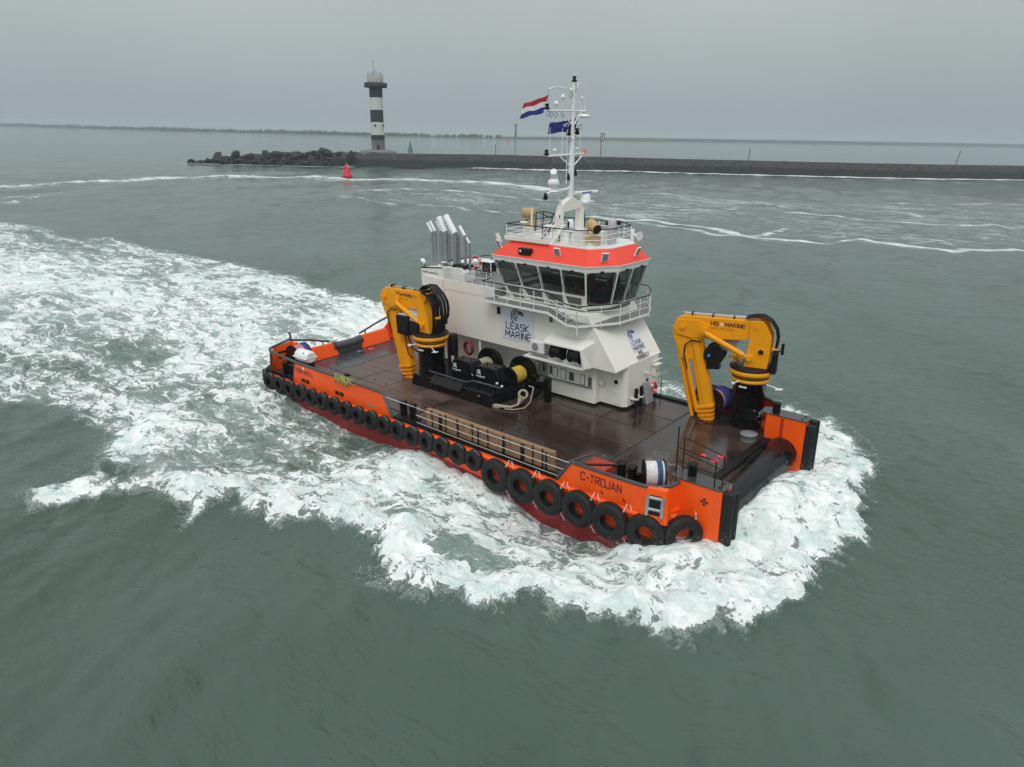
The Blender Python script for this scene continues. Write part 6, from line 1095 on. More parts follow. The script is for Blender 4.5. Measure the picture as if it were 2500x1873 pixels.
obj('satellite_plate', MB().hexa([(.1, 3.0, 11.50), (.95, 2.8, 11.50), (1.05, 3.5, 11.56), (.2, 3.7, 11.56), (.1, 3.0, 11.54), (.95, 2.8, 11.54), (1.05, 3.5, 11.60), (.2, 3.7, 11.60)]).cyl((.6, 3.3, ZR), (.6, 3.3, 11.5), .06, 8), PURE, ship)
obj('roof_strut', MB().hexa([(.9, 2.6, ZR), (1.15, 2.6, ZR), (1.15, 2.8, ZR), (.9, 2.8, ZR), (1.45, 3.1, 11.7), (1.6, 3.1, 11.7), (1.6, 3.25, 11.7), (1.45, 3.25, 11.7)]), CREAM, ship)
lad = MB()
for a, b_ in (((-1.3, 4.0, 10.7), (-1.3, 4.1, 12.1)), ((-1.3, 4.7, 10.7), (-1.3, 4.8, 12.1)), ((-1.0, 4.05, 12.1), (-.2, 4.3, 11.8)), ((-1.3, 4.1, 12.1), (-1.3, 4.8, 12.1)), ((-.9, 4.8, 10.7), (-.6, 4.9, 12.0)), ((-1.3, 4.8, 12.1), (-.6, 4.9, 12.0)), ((-.6, 4.9, 12.0), (.2, 5.0, 11.7)), ((-.2, 2.9, 10.7), (.3, 3.5, 11.7)), ((.1, 2.8, 10.7), (.6, 3.4, 11.7))): lad.cyl(a, b_, .03, 6)
obj('ladder_hoop', lad, DBLACK, ship)
MX, MY = 1.1, 4.4
mast = thing('mast', 'tall white lattice-free mast with yards, aerials and radar scanners on the wheelhouse roof', 'mast', (MX, MY, ZR))
mast['label'] = 'tall white forked mast with yards, lamps and radar scanners on the wheelhouse roof'
def mpt(s, z, dx=0): return (MX + dx, MY + s, z)
leg = MB()
def mbar(a, b_, w1, w2, h_=.16): a, b_ = Vector(a), Vector(b_); return leg.hexa([tuple(a + Vector((i * w1, j * h_, 0))) for i, j in ((-1, -1), (1, -1), (1, 1), (-1, 1))] + [tuple(b_ + Vector((i * w2, j * h_, 0))) for i, j in ((-1, -1), (1, -1), (1, 1), (-1, 1))])
mbar(mpt(-1.12, ZR), mpt(-1.18, 12.1), .24, .2); mbar(mpt(-1.18, 12.1), mpt(-.95, 12.75), .2, .18); mbar(mpt(.82, ZR), mpt(.85, 12.75), .24, .18)
obj('fork_leg', leg, CREAM, mast); leg = MB()
leg.prof([(-1.1, 12.55), (-.85, 12.35), (.75, 12.5), (1.05, 12.55), (1.05, 12.78), (.3, 12.95), (-.15, 13.15), (-.9, 12.85)], lambda u, z, a: (MX + a, MY + u, z), -.2, .2); obj('crosshead', leg, CREAM, mast)
obj('mast_pole', MB().tube([mpt(-.12, 13.0), mpt(-.1, 14.76), mpt(-.08, 15.45)], .17, 16).tube([mpt(-.08, 15.4), mpt(-.05, 16.4)], .14, 14).tube([mpt(-.05, 16.4), mpt(0, 19.3)], .10, 14, .085).lathe(mpt(-.06, 16.3), [(.15, 0), (.19, .05), (.15, .12)], 14), PURE, mast)
ym = MB().cyl(mpt(-2.26, 17.8), mpt(1.28, 17.82), .05, 8).cyl(mpt(-1.09, 17.76), mpt(-.1, 17.05), .04, 8).cyl(mpt(.7, 17.75), mpt(.1, 17.1), .04, 8).cyl(mpt(0, 17.13), mpt(.86, 17.13), .03, 6)
obj('yard', ym, PURE, mast); obj('yard', MB().cyl(mpt(-2.33, 15.46), mpt(1.18, 15.50), .055, 8).cyl(mpt(-1.19, 15.43), mpt(-.08, 14.76), .045, 8).cyl(mpt(1.0, 15.43), mpt(-.04, 14.76), .045, 8), PURE, mast)
obj('flag_gaff', MB().tube([mpt(-2.28, 18.86), mpt(-2.0, 18.94), mpt(-1.66, 19.0), mpt(-1.13, 18.98), mpt(-.8, 18.9), mpt(-.5, 18.7), mpt(-.25, 18.5), mpt(-.06, 18.2)], .035, 7).cyl(mpt(-1.0, 18.97), mpt(-.05, 18.97), .025, 6).cyl(mpt(0, 18.25), mpt(.8, 18.25), .02, 5), PURE, mast)
def nav(s, z, up=True, dx=0):
    c = Vector(mpt(s, z, dx)); k = 1 if up else -1; obj('navigation_lamp', MB().lathe(tuple(c), [(.05, 0), (.16, .04 * k), (.15, .10 * k), (.09, .14 * k), (.09, .26 * k), (.12, .27 * k), (.12, .30 * k), (.03, .31 * k)] if up else [(.12, -.05), (.12, .0), (.14, .02), (.09, .2), (.09, .3), (.03, .31)], 12), DBLACK, mast)
nav(-2.4, 17.85); nav(-2.42, 15.5); nav(.03, 19.3); nav(-.42, 16.55, False); nav(-.42, 14.15, False); nav(.28, 14.35, False); nav(-2.47, 13.2, False); nav(.4, 16.6, False)
def whip(s, z0, z1, r=.018): obj('aerial', MB().cyl(mpt(s, z0), mpt(s + .02, z1), r, 5, r * .6).cyl(mpt(s, z0 - .02), mpt(s, z0 + .18), .04, 6), PURE, mast)
whip(-2.14, 15.5, 16.95, .022); whip(-1.01, 15.5, 16.9, .022); whip(.72, 15.5, 16.88, .022); whip(1.08, 17.85, 19.2); whip(.75, 17.85, 18.4); whip(-2.14, 17.85, 18.85, .012); whip(-.55, 13.9, 16.85, .03); whip(-.7, 17.3, 18.8, .012)
def puck(s, z, r=.13, dx=0): obj('gps_puck', MB().lathe(mpt(s, z, dx), [(.03, -.18), (.03, 0), (r, .02), (r * 1.05, .06), (r * .5, .11), (.02, .12)], 14), PURE, mast)
puck(-1.68, 15.72); puck(.38, 15.75); puck(.78, 18.45, .1); puck(-.3, 18.85, .14); obj('warning_lamp', MB().lathe(mpt(1.2, 15.52), [(.1, 0), (.1, .2), (.05, .22)], 10), AMBER, mast)
for s, z in ((-1.6, 17.95), (-1.0, 18.3)): obj('aerial', MB().cyl(mpt(s, 17.8), mpt(s, z), .02, 5).lathe(mpt(s, z), [(.05, 0), (.06, .12), (.14, .18), (.12, .26), (.05, .34), (.02, .36)], 12), PURE, mast)
obj('tv_dome', MB().lathe(mpt(.95, 17.48), [(.05, -.05), (.42, 0), (.46, .05), (.3, .14), (.05, .19)], 22), PURE, mast); obj('top_lamp', MB().lathe(mpt(.28, 18.95), [(.1, 0), (.14, .12), (.1, .2), (.12, .3), (.05, .36)], 12), PURE, mast)
for s, z in ((-2.3, 17.65), (-2.0, 17.6), (-1.6, 17.6), (-1.0, 17.6), (.45, 17.65), (1.0, 17.6), (-2.4, 15.3), (-2.1, 15.25), (.5, 15.3), (.7, 16.95), (.2, 16.55), (-.35, 16.3), (-.3, 13.95), (-.25, 18.6), (.15, 19.0)): obj('cable_loop', MB().torus(mpt(s, z), (1, 0, 0), .13, .014, 12, 4), DBLACK, mast)
obj('radar_arm', MB().cyl(mpt(-.1, 13.62), mpt(-1.9, 13.52), .07, 8).cyl(mpt(-1.5, 13.45), mpt(-1.0, 12.75), .05, 8).tube([mpt(-1.9, 13.5), mpt(-2.3, 13.48), mpt(-2.47, 13.35)], .05, 6), PURE, mast)
obj('radar_base', MB().lathe(mpt(-1.75, 13.55), [(.28, 0), (.24, .04), (.12, .12), (.13, .22), (.32, .36), (.34, .46), (.28, .62), (.15, .70)], 22), PURE, mast)
sc1 = Vector(mpt(-1.70, 14.42)); dr_ = Vector((-.35, .6, -.55)).normalized()
obj('radar_scanner', MB().tube([sc1 - dr_ * .36, sc1 + dr_ * .36], .19, 10), PURE, mast, bevel=0)
obj('radar_base', MB().lathe(mpt(1.25, 12.78, .1), [(.35, 0), (.32, .05), (.3, .3), (.2, .42), (.08, .44)], 18).box(MX - .2, MX + .4, MY + .8, MY + 1.8, 12.72, 12.79), PURE, mast)
lo_, hi_ = Vector(mpt(.15, 13.33, .1)), Vector(mpt(2.45, 13.27, .1)); obj('radar_scanner', MB().tube([lo_, lo_ + (hi_ - lo_) * .01, hi_ - (hi_ - lo_) * .01, hi_], .095, 12), PURE, mast)
text('FURUNO', (MX - .004 + .2, MY + .8, 13.26), (0, 1, 0), (0, 0, 1), .13, BLUEI, mast, bold=.006, sx=1.9)
for s, dx in ((-1.35, .15), (1.02, .15)): obj('cable_run', MB().tube([mpt(s, 12.2, dx), mpt(s + .12, 11.8, dx), mpt(s + .18, 11.5, dx), mpt(s, 11.2, dx), mpt(s, ZR + .1, dx)], .04, 6), DBLACK, mast)
st = MB()
for a, b_ in ((mpt(-.05, 16.35), (-2.0, 2.2, 11.6)), (mpt(-.05, 16.35), (-2.0, 6.7, 11.6)), (mpt(-.05, 16.35), (4.3, 5.9, 11.6)), (mpt(-.05, 16.35), (.2, 2.2, 11.6)), (mpt(-.05, 16.3), mpt(-1.2, 15.48)), (mpt(-.05, 16.3), mpt(.9, 15.48)), (mpt(-2.28, 18.85), mpt(-2.25, 17.8))): st.cyl(a, b_, .009, 4)
obj('stay_wire', st, GREYM, mast)
def flag(name, label, p, du, dv, w_, h_, stripes, wob):
    t = thing(name, label, 'flag', p); p, du, dv = Vector(p), Vector(du).normalized(), Vector(dv).normalized(); n_ = du.cross(dv); N_ = 22
    for k, (m_, part) in enumerate(stripes):
        v0, v1 = k / len(stripes), (k + 1) / len(stripes); V1 = []
        for i in range(N_ + 1):
            u = i / N_
            for j in range(5):
                v = v0 + (v1 - v0) * j / 4; fold = wob * (.10 + .9 * u) * math.sin(u * 6.5 + v * 2.1) ; fold2 = wob * .5 * u * math.sin(u * 15 + v * 7)
                V1.append(tuple(p + du * (u * w_ * (1 - .08 * v * math.sin(u * 3))) + dv * (v * h_ * (1 - .30 * u - .06 * math.sin(u * 5)) + .05 * w_ * u * math.sin(u * 5 + .4) + .03 * math.sin(u * 11 + v * 5)) + n_ * (fold + fold2)))
        m2 = MB().add(V1, [(i * 5 + j, i * 5 + j + 1, (i + 1) * 5 + j + 1, (i + 1) * 5 + j) for i in range(N_) for j in range(4)], True); o = obj(part, m2, m_, t)
    return t
flag('flag', 'red, white and blue striped flag streaming from the gaff of the mast', mpt(-2.26, 18.62), (-.42, -.82, -.34), (-.14, -.34, -1), 1.6, 1.05, ((FRED, 'red_stripe'), (FWHT, 'white_stripe'), (BLUE, 'blue_stripe')), .10)
f2 = flag('flag', 'dark blue house flag with a pale emblem streaming behind the mast', mpt(.92, 17.5, -.3), (-.3, -.93, -.20), (-.1, -.30, -1), 2.1, .8, ((BLUE, 'flag_cloth'),), .09)
fe = Vector(mpt(.92, 17.5, -.3)); fu = Vector((-.3, -.93, -.10)).normalized()
for u0, v0, r0 in ((.62, -.30, .13), (.92, -.34, .09), (1.12, -.36, .07)): obj('flag_emblem', MB().tube([fe + fu * (u0 + r0 * math.cos(a * .55)) + Vector((.13, 0, v0 + r0 * math.sin(a * .55))) for a in range(9)], .028, 5), FWHT, f2)
flood((-9.15, 1.95, 8.35), (-.8, .3, 0), ship, 1.0, .9); obj('lamp_pole', MB().cyl((-9.15, 1.95, 8.0), (-9.15, 1.95, 8.4), .03, 6), DBLACK, ship); flood((-7.0, 2.0, 8.5), (.3, -1, 0), ship, 1.2)

# ------------------------------------------------------------------ deck cranes
def crane(px_, py_, ang, label, boxes):
    t = thing('deck_crane', label, 'crane', (px_, py_, D)); du = Vector((math.cos(ang), math.sin(ang), 0)); dn = Vector((-du.y, du.x, 0))     # u along the boom, w to its left
    if dn.dot(Vector((CAM.x - px_, CAM.y - py_, 0))) < 0: dn = -dn                 # w positive on the side away from the wheelhouse
    def Q(u, z, w_=0): return tuple(Vector((px_, py_, 0)) + du * u + dn * w_ + Vector((0, 0, z)))
    c0 = (px_, py_, 0)
    pd = obj('pedestal', MB().lathe(c0, [(.84, D - .02), (.84, 4.15), (.9, 4.16), (.9, 4.2)], 36), BLACK, t)
    obj('weld_seam', MB().torus((px_, py_, 2.62), (0, 0, 1), .84, .012, 36, 4), BLACK, pd); obj('ladder_step', MB().box(*[v for v in (px_ - .2, px_ + .2, py_ - .95, py_ - .8, 3.9, 3.96)]), PURE, pd)
    slew = MB().lathe(c0, [(.98, 4.16), (1.0, 4.20), (1.0, 4.30), (.94, 4.32), (.94, 4.52), (1.08, 4.54), (1.12, 4.60), (1.12, 4.78), (1.05, 4.82), (.6, 4.83)], 40); sl = obj('slew_ring', slew, YELLOW, t)
    for z in (4.37, 4.47): obj('groove', MB().torus((px_, py_, z), (0, 0, 1), .945, .035, 40, 6), DBLACK, sl)
    bo = MB()
    for k in range(44): a = k * 2 * math.pi / 44; bo.box(px_ + 1.0 * math.cos(a) - .025, px_ + 1.0 * math.cos(a) + .025, py_ + 1.0 * math.sin(a) - .025, py_ + 1.0 * math.sin(a) + .025, 4.82, 4.90)
    obj('slew_bolt', bo, DBLACK, sl)
    obj('slew_cover', MB().lathe(c0, [(1.12, 4.81), (1.14, 4.9), (1.05, 4.96), (.5, 4.97)], 30), DBLACK, t)
    # column: two side plates leaning back with web between
    colp = [(.50, 4.95), (-.45, 4.95), (-.30, 5.9), (.10, 6.9), (.45, 7.50), (1.0, 7.52), (1.05, 7.2), (.62, 6.3)] if boxes else [(.34, 4.95), (-.82, 4.95), (-.90, 5.6), (-.90, 6.7), (-.60, 7.25), (-.38, 7.50), (.22, 7.45), (.20, 6.2)]
    for w0, w1 in ((.42, .50), (-.50, -.42)): obj('column_plate', MB().prof(colp, lambda u, z, a: Q(u, z, a), w0, w1), YELLOW, t, bevel=.015)
    obj('column_web', MB().prof([(.42, 4.95), (-.4, 4.95), (-.2, 5.9), (.2, 6.9), (.5, 7.2), (.9, 7.2), (.55, 6.3)] if boxes else [(.3, 4.95), (-.6, 4.95), (-.72, 6.5), (-.3, 7.2), (.1, 7.2), (.15, 6.2)], lambda u, z, a: Q(u, z, a), -.42, .42), YELLOW, t)
    for u, z, r in (((.1, 5.3, .12), (.72, 7.2, .15)) if boxes else ((-.45, 5.85, .20), (-.1, 7.15, .13))): obj('pin_boss', MB().cyl(Q(u, z, .5), Q(u, z, .55), r, 16), YELLOW, t); 
    hq = (.72, 7.2, .05) if boxes else (-.45, 5.85, .14); obj('pin_hole', MB().cyl(Q(hq[0], hq[1], .555), Q(hq[0], hq[1], .56), hq[2], 16), DBLACK, t)
    # main boom
    bm_ = [(-.2, 7.42), (3.75, 7.32), (4.15, 7.05), (4.2, 6.75), (3.55, 6.25), (2.9, 6.12), (.35, 6.35)]
    boom = obj('main_boom', MB().prof(bm_, lambda u, z, a: Q(u, z, a), -.34, .34), YELLOW, t, bevel=.02)
    obj('boom_plate', MB().prof([(2.3, 6.95), (3.0, 7.15), (4.0, 7.1), (4.28, 6.7), (4.05, 6.3), (3.2, 6.15), (2.5, 6.3)], lambda u, z, a: Q(u, z, a), .34, .40), YELLOW, t, bevel=.01)
    for u, z, r in ((2.62, 6.62, .24), (3.75, 6.72, .16)): obj('pin_boss', MB().cyl(Q(u, z, .38), Q(u, z, .50), r, 18).cyl(Q(u, z, .50), Q(u, z, .54), r * .5, 10), YELLOW, t)
    ex_ = Vector(Q(0, 0, 1)) - Vector(Q(0, 0, 0)); rgt = du if ex_.dot(du.cross(Vector((0, 0, 1)))) > 0 else -du
    s0 = (2.75 if boxes else 2.25) if rgt.dot(du) < 0 else .55
    stroke_text('HS', Q(s0, 6.98, .345), rgt, (0, 0, 1), .19, INKR, boom, w_=.22, sx=1.35); e0 = s0 + (.55 if rgt.dot(du) > 0 else -.55)
    tri = MB().prof([(e0 - .14, 6.99), (e0 + .14, 6.99), (e0, 7.17)], lambda u, z, a: Q(u, z, a), .342, .352); obj('emblem', tri, FWHT if abs(ang - math.pi) > .1 else INKR, boom)
    stroke_text('MARINE', Q(s0 + (.74 if rgt.dot(du) > 0 else -.74), 6.98, .345), rgt, (0, 0, 1), .19, INKR, boom, w_=.22, sx=1.12)
    text('AKC 290 LHE3', Q(s0, 6.74, .345), rgt, (0, 0, 1), .19, mat('faint_brown_ink', (.42, .16, .02), .5), boom)
    # luffing cylinder
    obj('lift_cylinder', MB().cyl(Q(2.45, 6.54, .58), Q(.42, 5.60, .58), .15, 16), YELLOW, t); obj('cylinder_rod', MB().cyl(Q(.5, 5.64, .58), Q(.12, 5.46, .58), .09, 12), YELLOW, t); obj('cylinder_lug', MB().cyl(Q(.1, 5.46, .44), Q(.1, 5.46, .68), .15, 14).prof([(-.1, 5.3), (.28, 5.3), (.2, 5.65), (-.05, 5.6)], lambda u, z, a: Q(u, z, a), .48, .52), YELLOW, t)
    obj('cylinder_rod', MB().cyl(Q(2.5, 6.55, .56), Q(2.3, 6.45, .56), .07, 12), STEEL, t)
    # folding jib hanging from the knuckle, telescope sections at its foot
    top, bot = Vector(Q(3.35, 6.3)), Vector(Q(2.45, 2.6)); ax_ = (bot - top).normalized(); sd_ = (du - ax_ * du.dot(ax_)).normalized()     # across the jib, outwards
    def J(s, a, w_): return tuple(top + ax_ * s + sd_ * a + dn * w_)
    def sect(name, s0_, s1_, a0, a1, hw, m_=YELLOW, ch=.12, bev=.012):
        sec = [(a0, -hw + ch), (a0 + ch, -hw), (a1 - ch, -hw), (a1, -hw + ch), (a1, hw - ch), (a1 - ch, hw), (a0 + ch, hw), (a0, hw - ch)]
        return obj(name, MB().loft([J(s0_, a, w_) for a, w_ in sec], [J(s1_, a, w_) for a, w_ in sec]), m_, t, bevel=bev)
    obj('knuckle', MB().prof([(4.1, 6.95), (4.32, 6.5), (4.2, 6.0), (3.85, 5.3), (3.75, 4.9), (2.65, 4.9), (2.6, 5.6), (2.75, 6.15), (3.3, 6.5)], lambda u, z, a: Q(u, z, a), -.30, .30), YELLOW, t, bevel=.03)
    bxo = .52 if boxes else .14
    sect('jib_box', .3, 4.2, -.62, bxo, .30, ch=.1); sect('jib_box', .2, 4.3, -.52, bxo - .1, .36, ch=.16)
    for k in range(4): sect('telescope_collar', 4.1 + .26 * k, 4.24 + .26 * k, -.66 + .05 * k, (.58 if boxes else .46) - .05 * k, .42 - .03 * k)
    sect('telescope_section', 4.1, 5.02, -.46, .34, .27)
    for s, a in ((4.18, -.3), (4.18, .05), (4.44, -.25), (4.44, .1), (4.7, -.2), (4.7, .08), (4.92, -.1)): obj('pin_boss', MB().cyl(J(s, a, .30), J(s, a, .46 - .04), .055, 10).cyl(J(s, a, .42), J(s, a, .425), .03, 8), YELLOW, t)
    for a, s1, s2, w_ in (((.66, .9, 4.5, .0),) if boxes else ((.78, .55, 4.7, .12), (.80, .85, 4.4, -.16), (.42, 1.0, 4.4, .30))):
        obj('extension_cylinder', MB().cyl(J(s1, a, w_), J(s2, a - .10, w_), .115, 12), YELLOW, t); obj('cylinder_rod', MB().cyl(J(s1 - .25, a, w_), J(s1, a, w_), .05, 8), STEEL, t); obj('cylinder_head', MB().cyl(J(s1, a, w_), J(s1 + .16, a, w_), .12, 12), YELLOW, t)
    tip = Vector(J(5.02, -.1, 0)); obj('jib_tip', MB().loft([J(4.95, -.35, -.2), J(4.95, .2, -.2), J(4.95, .2, .2), J(4.95, -.35, .2)], [J(5.2, -.62, -.1), J(5.16, -.1, -.1), J(5.16, -.1, .1), J(5.2, -.62, .1)]), YELLOW, t, bevel=.01)
    hk = Vector(J(5.2, -.55, 0)); obj('hook', MB().tube([hk + Vector((0, 0, .06)), hk + Vector((0, 0, -.12)), hk + du * .12 + Vector((0, 0, -.24)), hk + Vector((0, 0, -.34)), hk - du * .12 + Vector((0, 0, -.25))], .045, 8), PINK, t); obj('shackle', MB().torus(hk + Vector((0, 0, .02)), tuple(dn), .09, .022, 12, 5), STEEL, t)
    obj('hook_block', MB().lathe(tuple(hk + Vector((-.1, .1, -.28))), [(.05, -.1), (.14, -.05), (.15, .04), (.06, .1)], 12), REDP, t)
    # hoses: along the boom and in a bundle over the back
    for k in range(5): obj('steel_pipe', MB().cyl(Q(3.9 - .05 * k, 7.42, -.14 + .07 * k), Q(.2, 7.52, -.14 + .07 * k), .02, 5), STEEL, t)
    for u in (3.3, 2.2, 1.1): obj('pipe_clamp', MB().hexa([Q(u, 7.36, -.2), Q(u + .06, 7.36, -.2), Q(u + .06, 7.36, .2), Q(u, 7.36, .2), Q(u, 7.52, -.2), Q(u + .06, 7.52, -.2), Q(u + .06, 7.52, .2), Q(u, 7.52, .2)]), DBLACK, t)
    for k in range(9):
        w_ = -.36 + .09 * k; r_ = .05 * ((k * 7) % 3) / 2 + (.22 if boxes else 0)
        obj('hydraulic_hose', MB().tube([Q(.5, 7.53, w_), Q(.1, 7.62 + r_, w_), Q(-.35, 7.66 + r_, w_), Q(-.75 - r_, 7.45, w_), Q(-1.05 - r_, 7.05, w_), Q(-1.15 - r_, 6.6, w_), Q(-1.12 - r_, 6.1, w_ * .9), Q(-1.02, 5.6, w_ * .8), Q(-.95, 5.05, w_ * .8)], .042, 6), DBLACK, t)
    if boxes:
        for k in range(10):
            w_ = -.3 + .08 * k; g_ = .12 * ((k * 5) % 4)
            obj('hydraulic_hose', MB().tube([Q(.3, 7.5, w_), Q(-.2, 7.35 - g_ * .4, w_), Q(-.6, 7.0 - g_ * .4, w_), Q(-.85 + g_ * .5, 6.5, w_ + .05), Q(-.8 + g_ * .6, 5.9, w_), Q(-.75 + g_ * .5, 5.4, w_), Q(-.6, 5.0, w_)], .045, 6), DBLACK, t)
    obj('hose_clamp', MB().hexa([Q(-1.22, 6.02, -.42), Q(-.95, 6.02, -.42), Q(-.95, 6.02, .46), Q(-1.22, 6.02, .46), Q(-1.22, 6.08, -.42), Q(-.95, 6.08, -.42), Q(-.95, 6.08, .46), Q(-1.22, 6.08, .46)]), YELLOW, t)
    obj('knuckle_hose', MB().tube([J(1.9, .42, .40), J(1.0, .45, .42), J(.5, .3, .45), J(.3, -.1, .46), J(.45, -.6, .42)], .04, 7), DBLACK, t)
    obj('lamp_bracket', MB().cyl(Q(-1.05, 5.9, .3), Q(-1.45, 6.0, .35), .03, 6).box(*[v for v in (Q(-1.45, 0)[0] - .06, Q(-1.45, 0)[0] + .06, Q(-1.45, 0)[1] - .06, Q(-1.45, 0)[1] + .06, 5.7, 6.3)]), DBLACK, t)
    if boxes:
        obj('valve_cabinet', MB().hexa([Q(1.3, 4.55, .1), Q(2.3, 4.6, .1), Q(2.3, 4.6, .8), Q(1.3, 4.55, .8), Q(1.2, 5.85, .1), Q(2.35, 5.8, .1), Q(2.35, 5.8, .8), Q(1.2, 5.85, .8)]), DBLACK, t, bevel=.04)
        obj('cabinet_lid', MB().hexa([Q(1.35, 5.87, .2), Q(2.2, 5.84, .2), Q(2.2, 5.84, .7), Q(1.35, 5.87, .7), Q(1.35, 5.9, .2), Q(2.2, 5.87, .2), Q(2.2, 5.87, .7), Q(1.35, 5.9, .7)]), PURE, t)
        obj('winch_cabinet', MB().hexa([Q(.45, 4.75, .1), Q(1.2, 4.7, .1), Q(1.2, 4.7, .75), Q(.45, 4.75, .75), Q(.4, 5.6, .1), Q(1.2, 5.6, .1), Q(1.2, 5.6, .75), Q(.4, 5.6, .75)]), DBLACK, t, bevel=.05)
        obj('plastic_wrap', MB().hexa([Q(.5, 5.58, .05), Q(1.2, 5.58, .05), Q(1.2, 5.58, .7), Q(.5, 5.58, .7), Q(.6, 6.15, .15), Q(1.15, 6.2, .15), Q(1.1, 6.1, .6), Q(.62, 6.05, .6)]), mat('grey_plastic_wrap', (.42, .43, .44), .35, var=.2, vscale=6, bump=.03, bscale=8), t, bevel=.05)
        obj('drip_pipe', MB().tube([Q(1.45, 4.6, .85), Q(1.4, 4.0, .85), Q(1.3, 3.4, .8), Q(1.1, 3.1, .6)], .035, 6).tube([Q(1.9, 4.6, .3), Q(1.4, 3.6, .3), Q(.9, 3.5, .3)], .05, 6), DBLACK, t)
    else:
        obj('winch_drum', MB().cyl(Q(1.95, 5.35, -.3), Q(1.95, 5.35, .38), .42, 20), DBLACK, t); obj('winch_flange', MB().cyl(Q(1.95, 5.35, .38), Q(1.95, 5.35, .43), .55, 24).cyl(Q(1.95, 5.35, -.35), Q(1.95, 5.35, -.3), .55, 24), DBLACK, t)
        obj('valve_block', MB().hexa([Q(1.6, 4.55, -.2), Q(2.3, 4.5, -.2), Q(2.3, 4.5, .4), Q(1.6, 4.55, .4), Q(1.7, 4.95, -.2), Q(2.3, 4.95, -.2), Q(2.3, 4.95, .4), Q(1.7, 4.95, .4)]), DBLACK, t, bevel=.03); obj('blue_cap', MB().cyl(Q(2.2, 5.3, .43), Q(2.2, 5.3, .5), .08, 10), mat('cap_blue', (.05, .25, .7), .4), t)
        obj('winch_bracket', MB().hexa([Q(1.0, 5.6, -.15), Q(1.8, 5.6, -.15), Q(1.8, 5.6, .15), Q(1.0, 5.6, .15), Q(.7, 6.3, -.15), Q(1.6, 6.3, -.15), Q(1.6, 6.3, .15), Q(.7, 6.3, .15)]), GREYM, t)
        obj('oil_tank', MB().hexa([Q(-1.3, 4.75, .0), Q(-1.0, 4.75, .0), Q(-1.0, 4.75, .6), Q(-1.3, 4.75, .6), Q(-1.3, 5.9, .0), Q(-1.0, 5.9, .0), Q(-1.0, 5.9, .6), Q(-1.3, 5.9, .6)]), DBLACK, t, bevel=.04)
        obj('hydraulic_pipe', MB().tube([Q(1.2, 5.3, .1), Q(.7, 5.4, .2), Q(.5, 5.1, .2)], .08, 8).tube([Q(.9, 5.0, .0), Q(.75, 5.6, .0)], .12, 8), YELLOW, t)
    for a in (-1.2, .5): obj('floodlight', MB().cyl(Q(a * .8, 4.25, .85), Q(a * 1.3, 4.2, 1.15), .03, 6).hexa([Q(a * 1.2, 4.15, 1.1), Q(a * 1.5, 4.2, 1.1), Q(a * 1.5, 4.2, 1.3), Q(a * 1.2, 4.15, 1.3), Q(a * 1.2, 4.2, 1.1), Q(a * 1.5, 4.25, 1.1), Q(a * 1.5, 4.25, 1.3), Q(a * 1.2, 4.2, 1.3)]), PURE, t)
    return t
crane(12.47, 5.4, math.radians(180 + 14), 'yellow folding deck crane on its black pedestal near the orange bow block', False)
crane(-5.7, -.95, math.pi, 'yellow folding deck crane on its black pedestal beside the winches', True)
t = thing('oil_drum_winch', 'round black capstan plate low on the bow crane', 'winch', (12.9, 4.5, D)); C.objects.unlink(t); ONSHIP.remove(t); bpy.data.objects.remove(t)

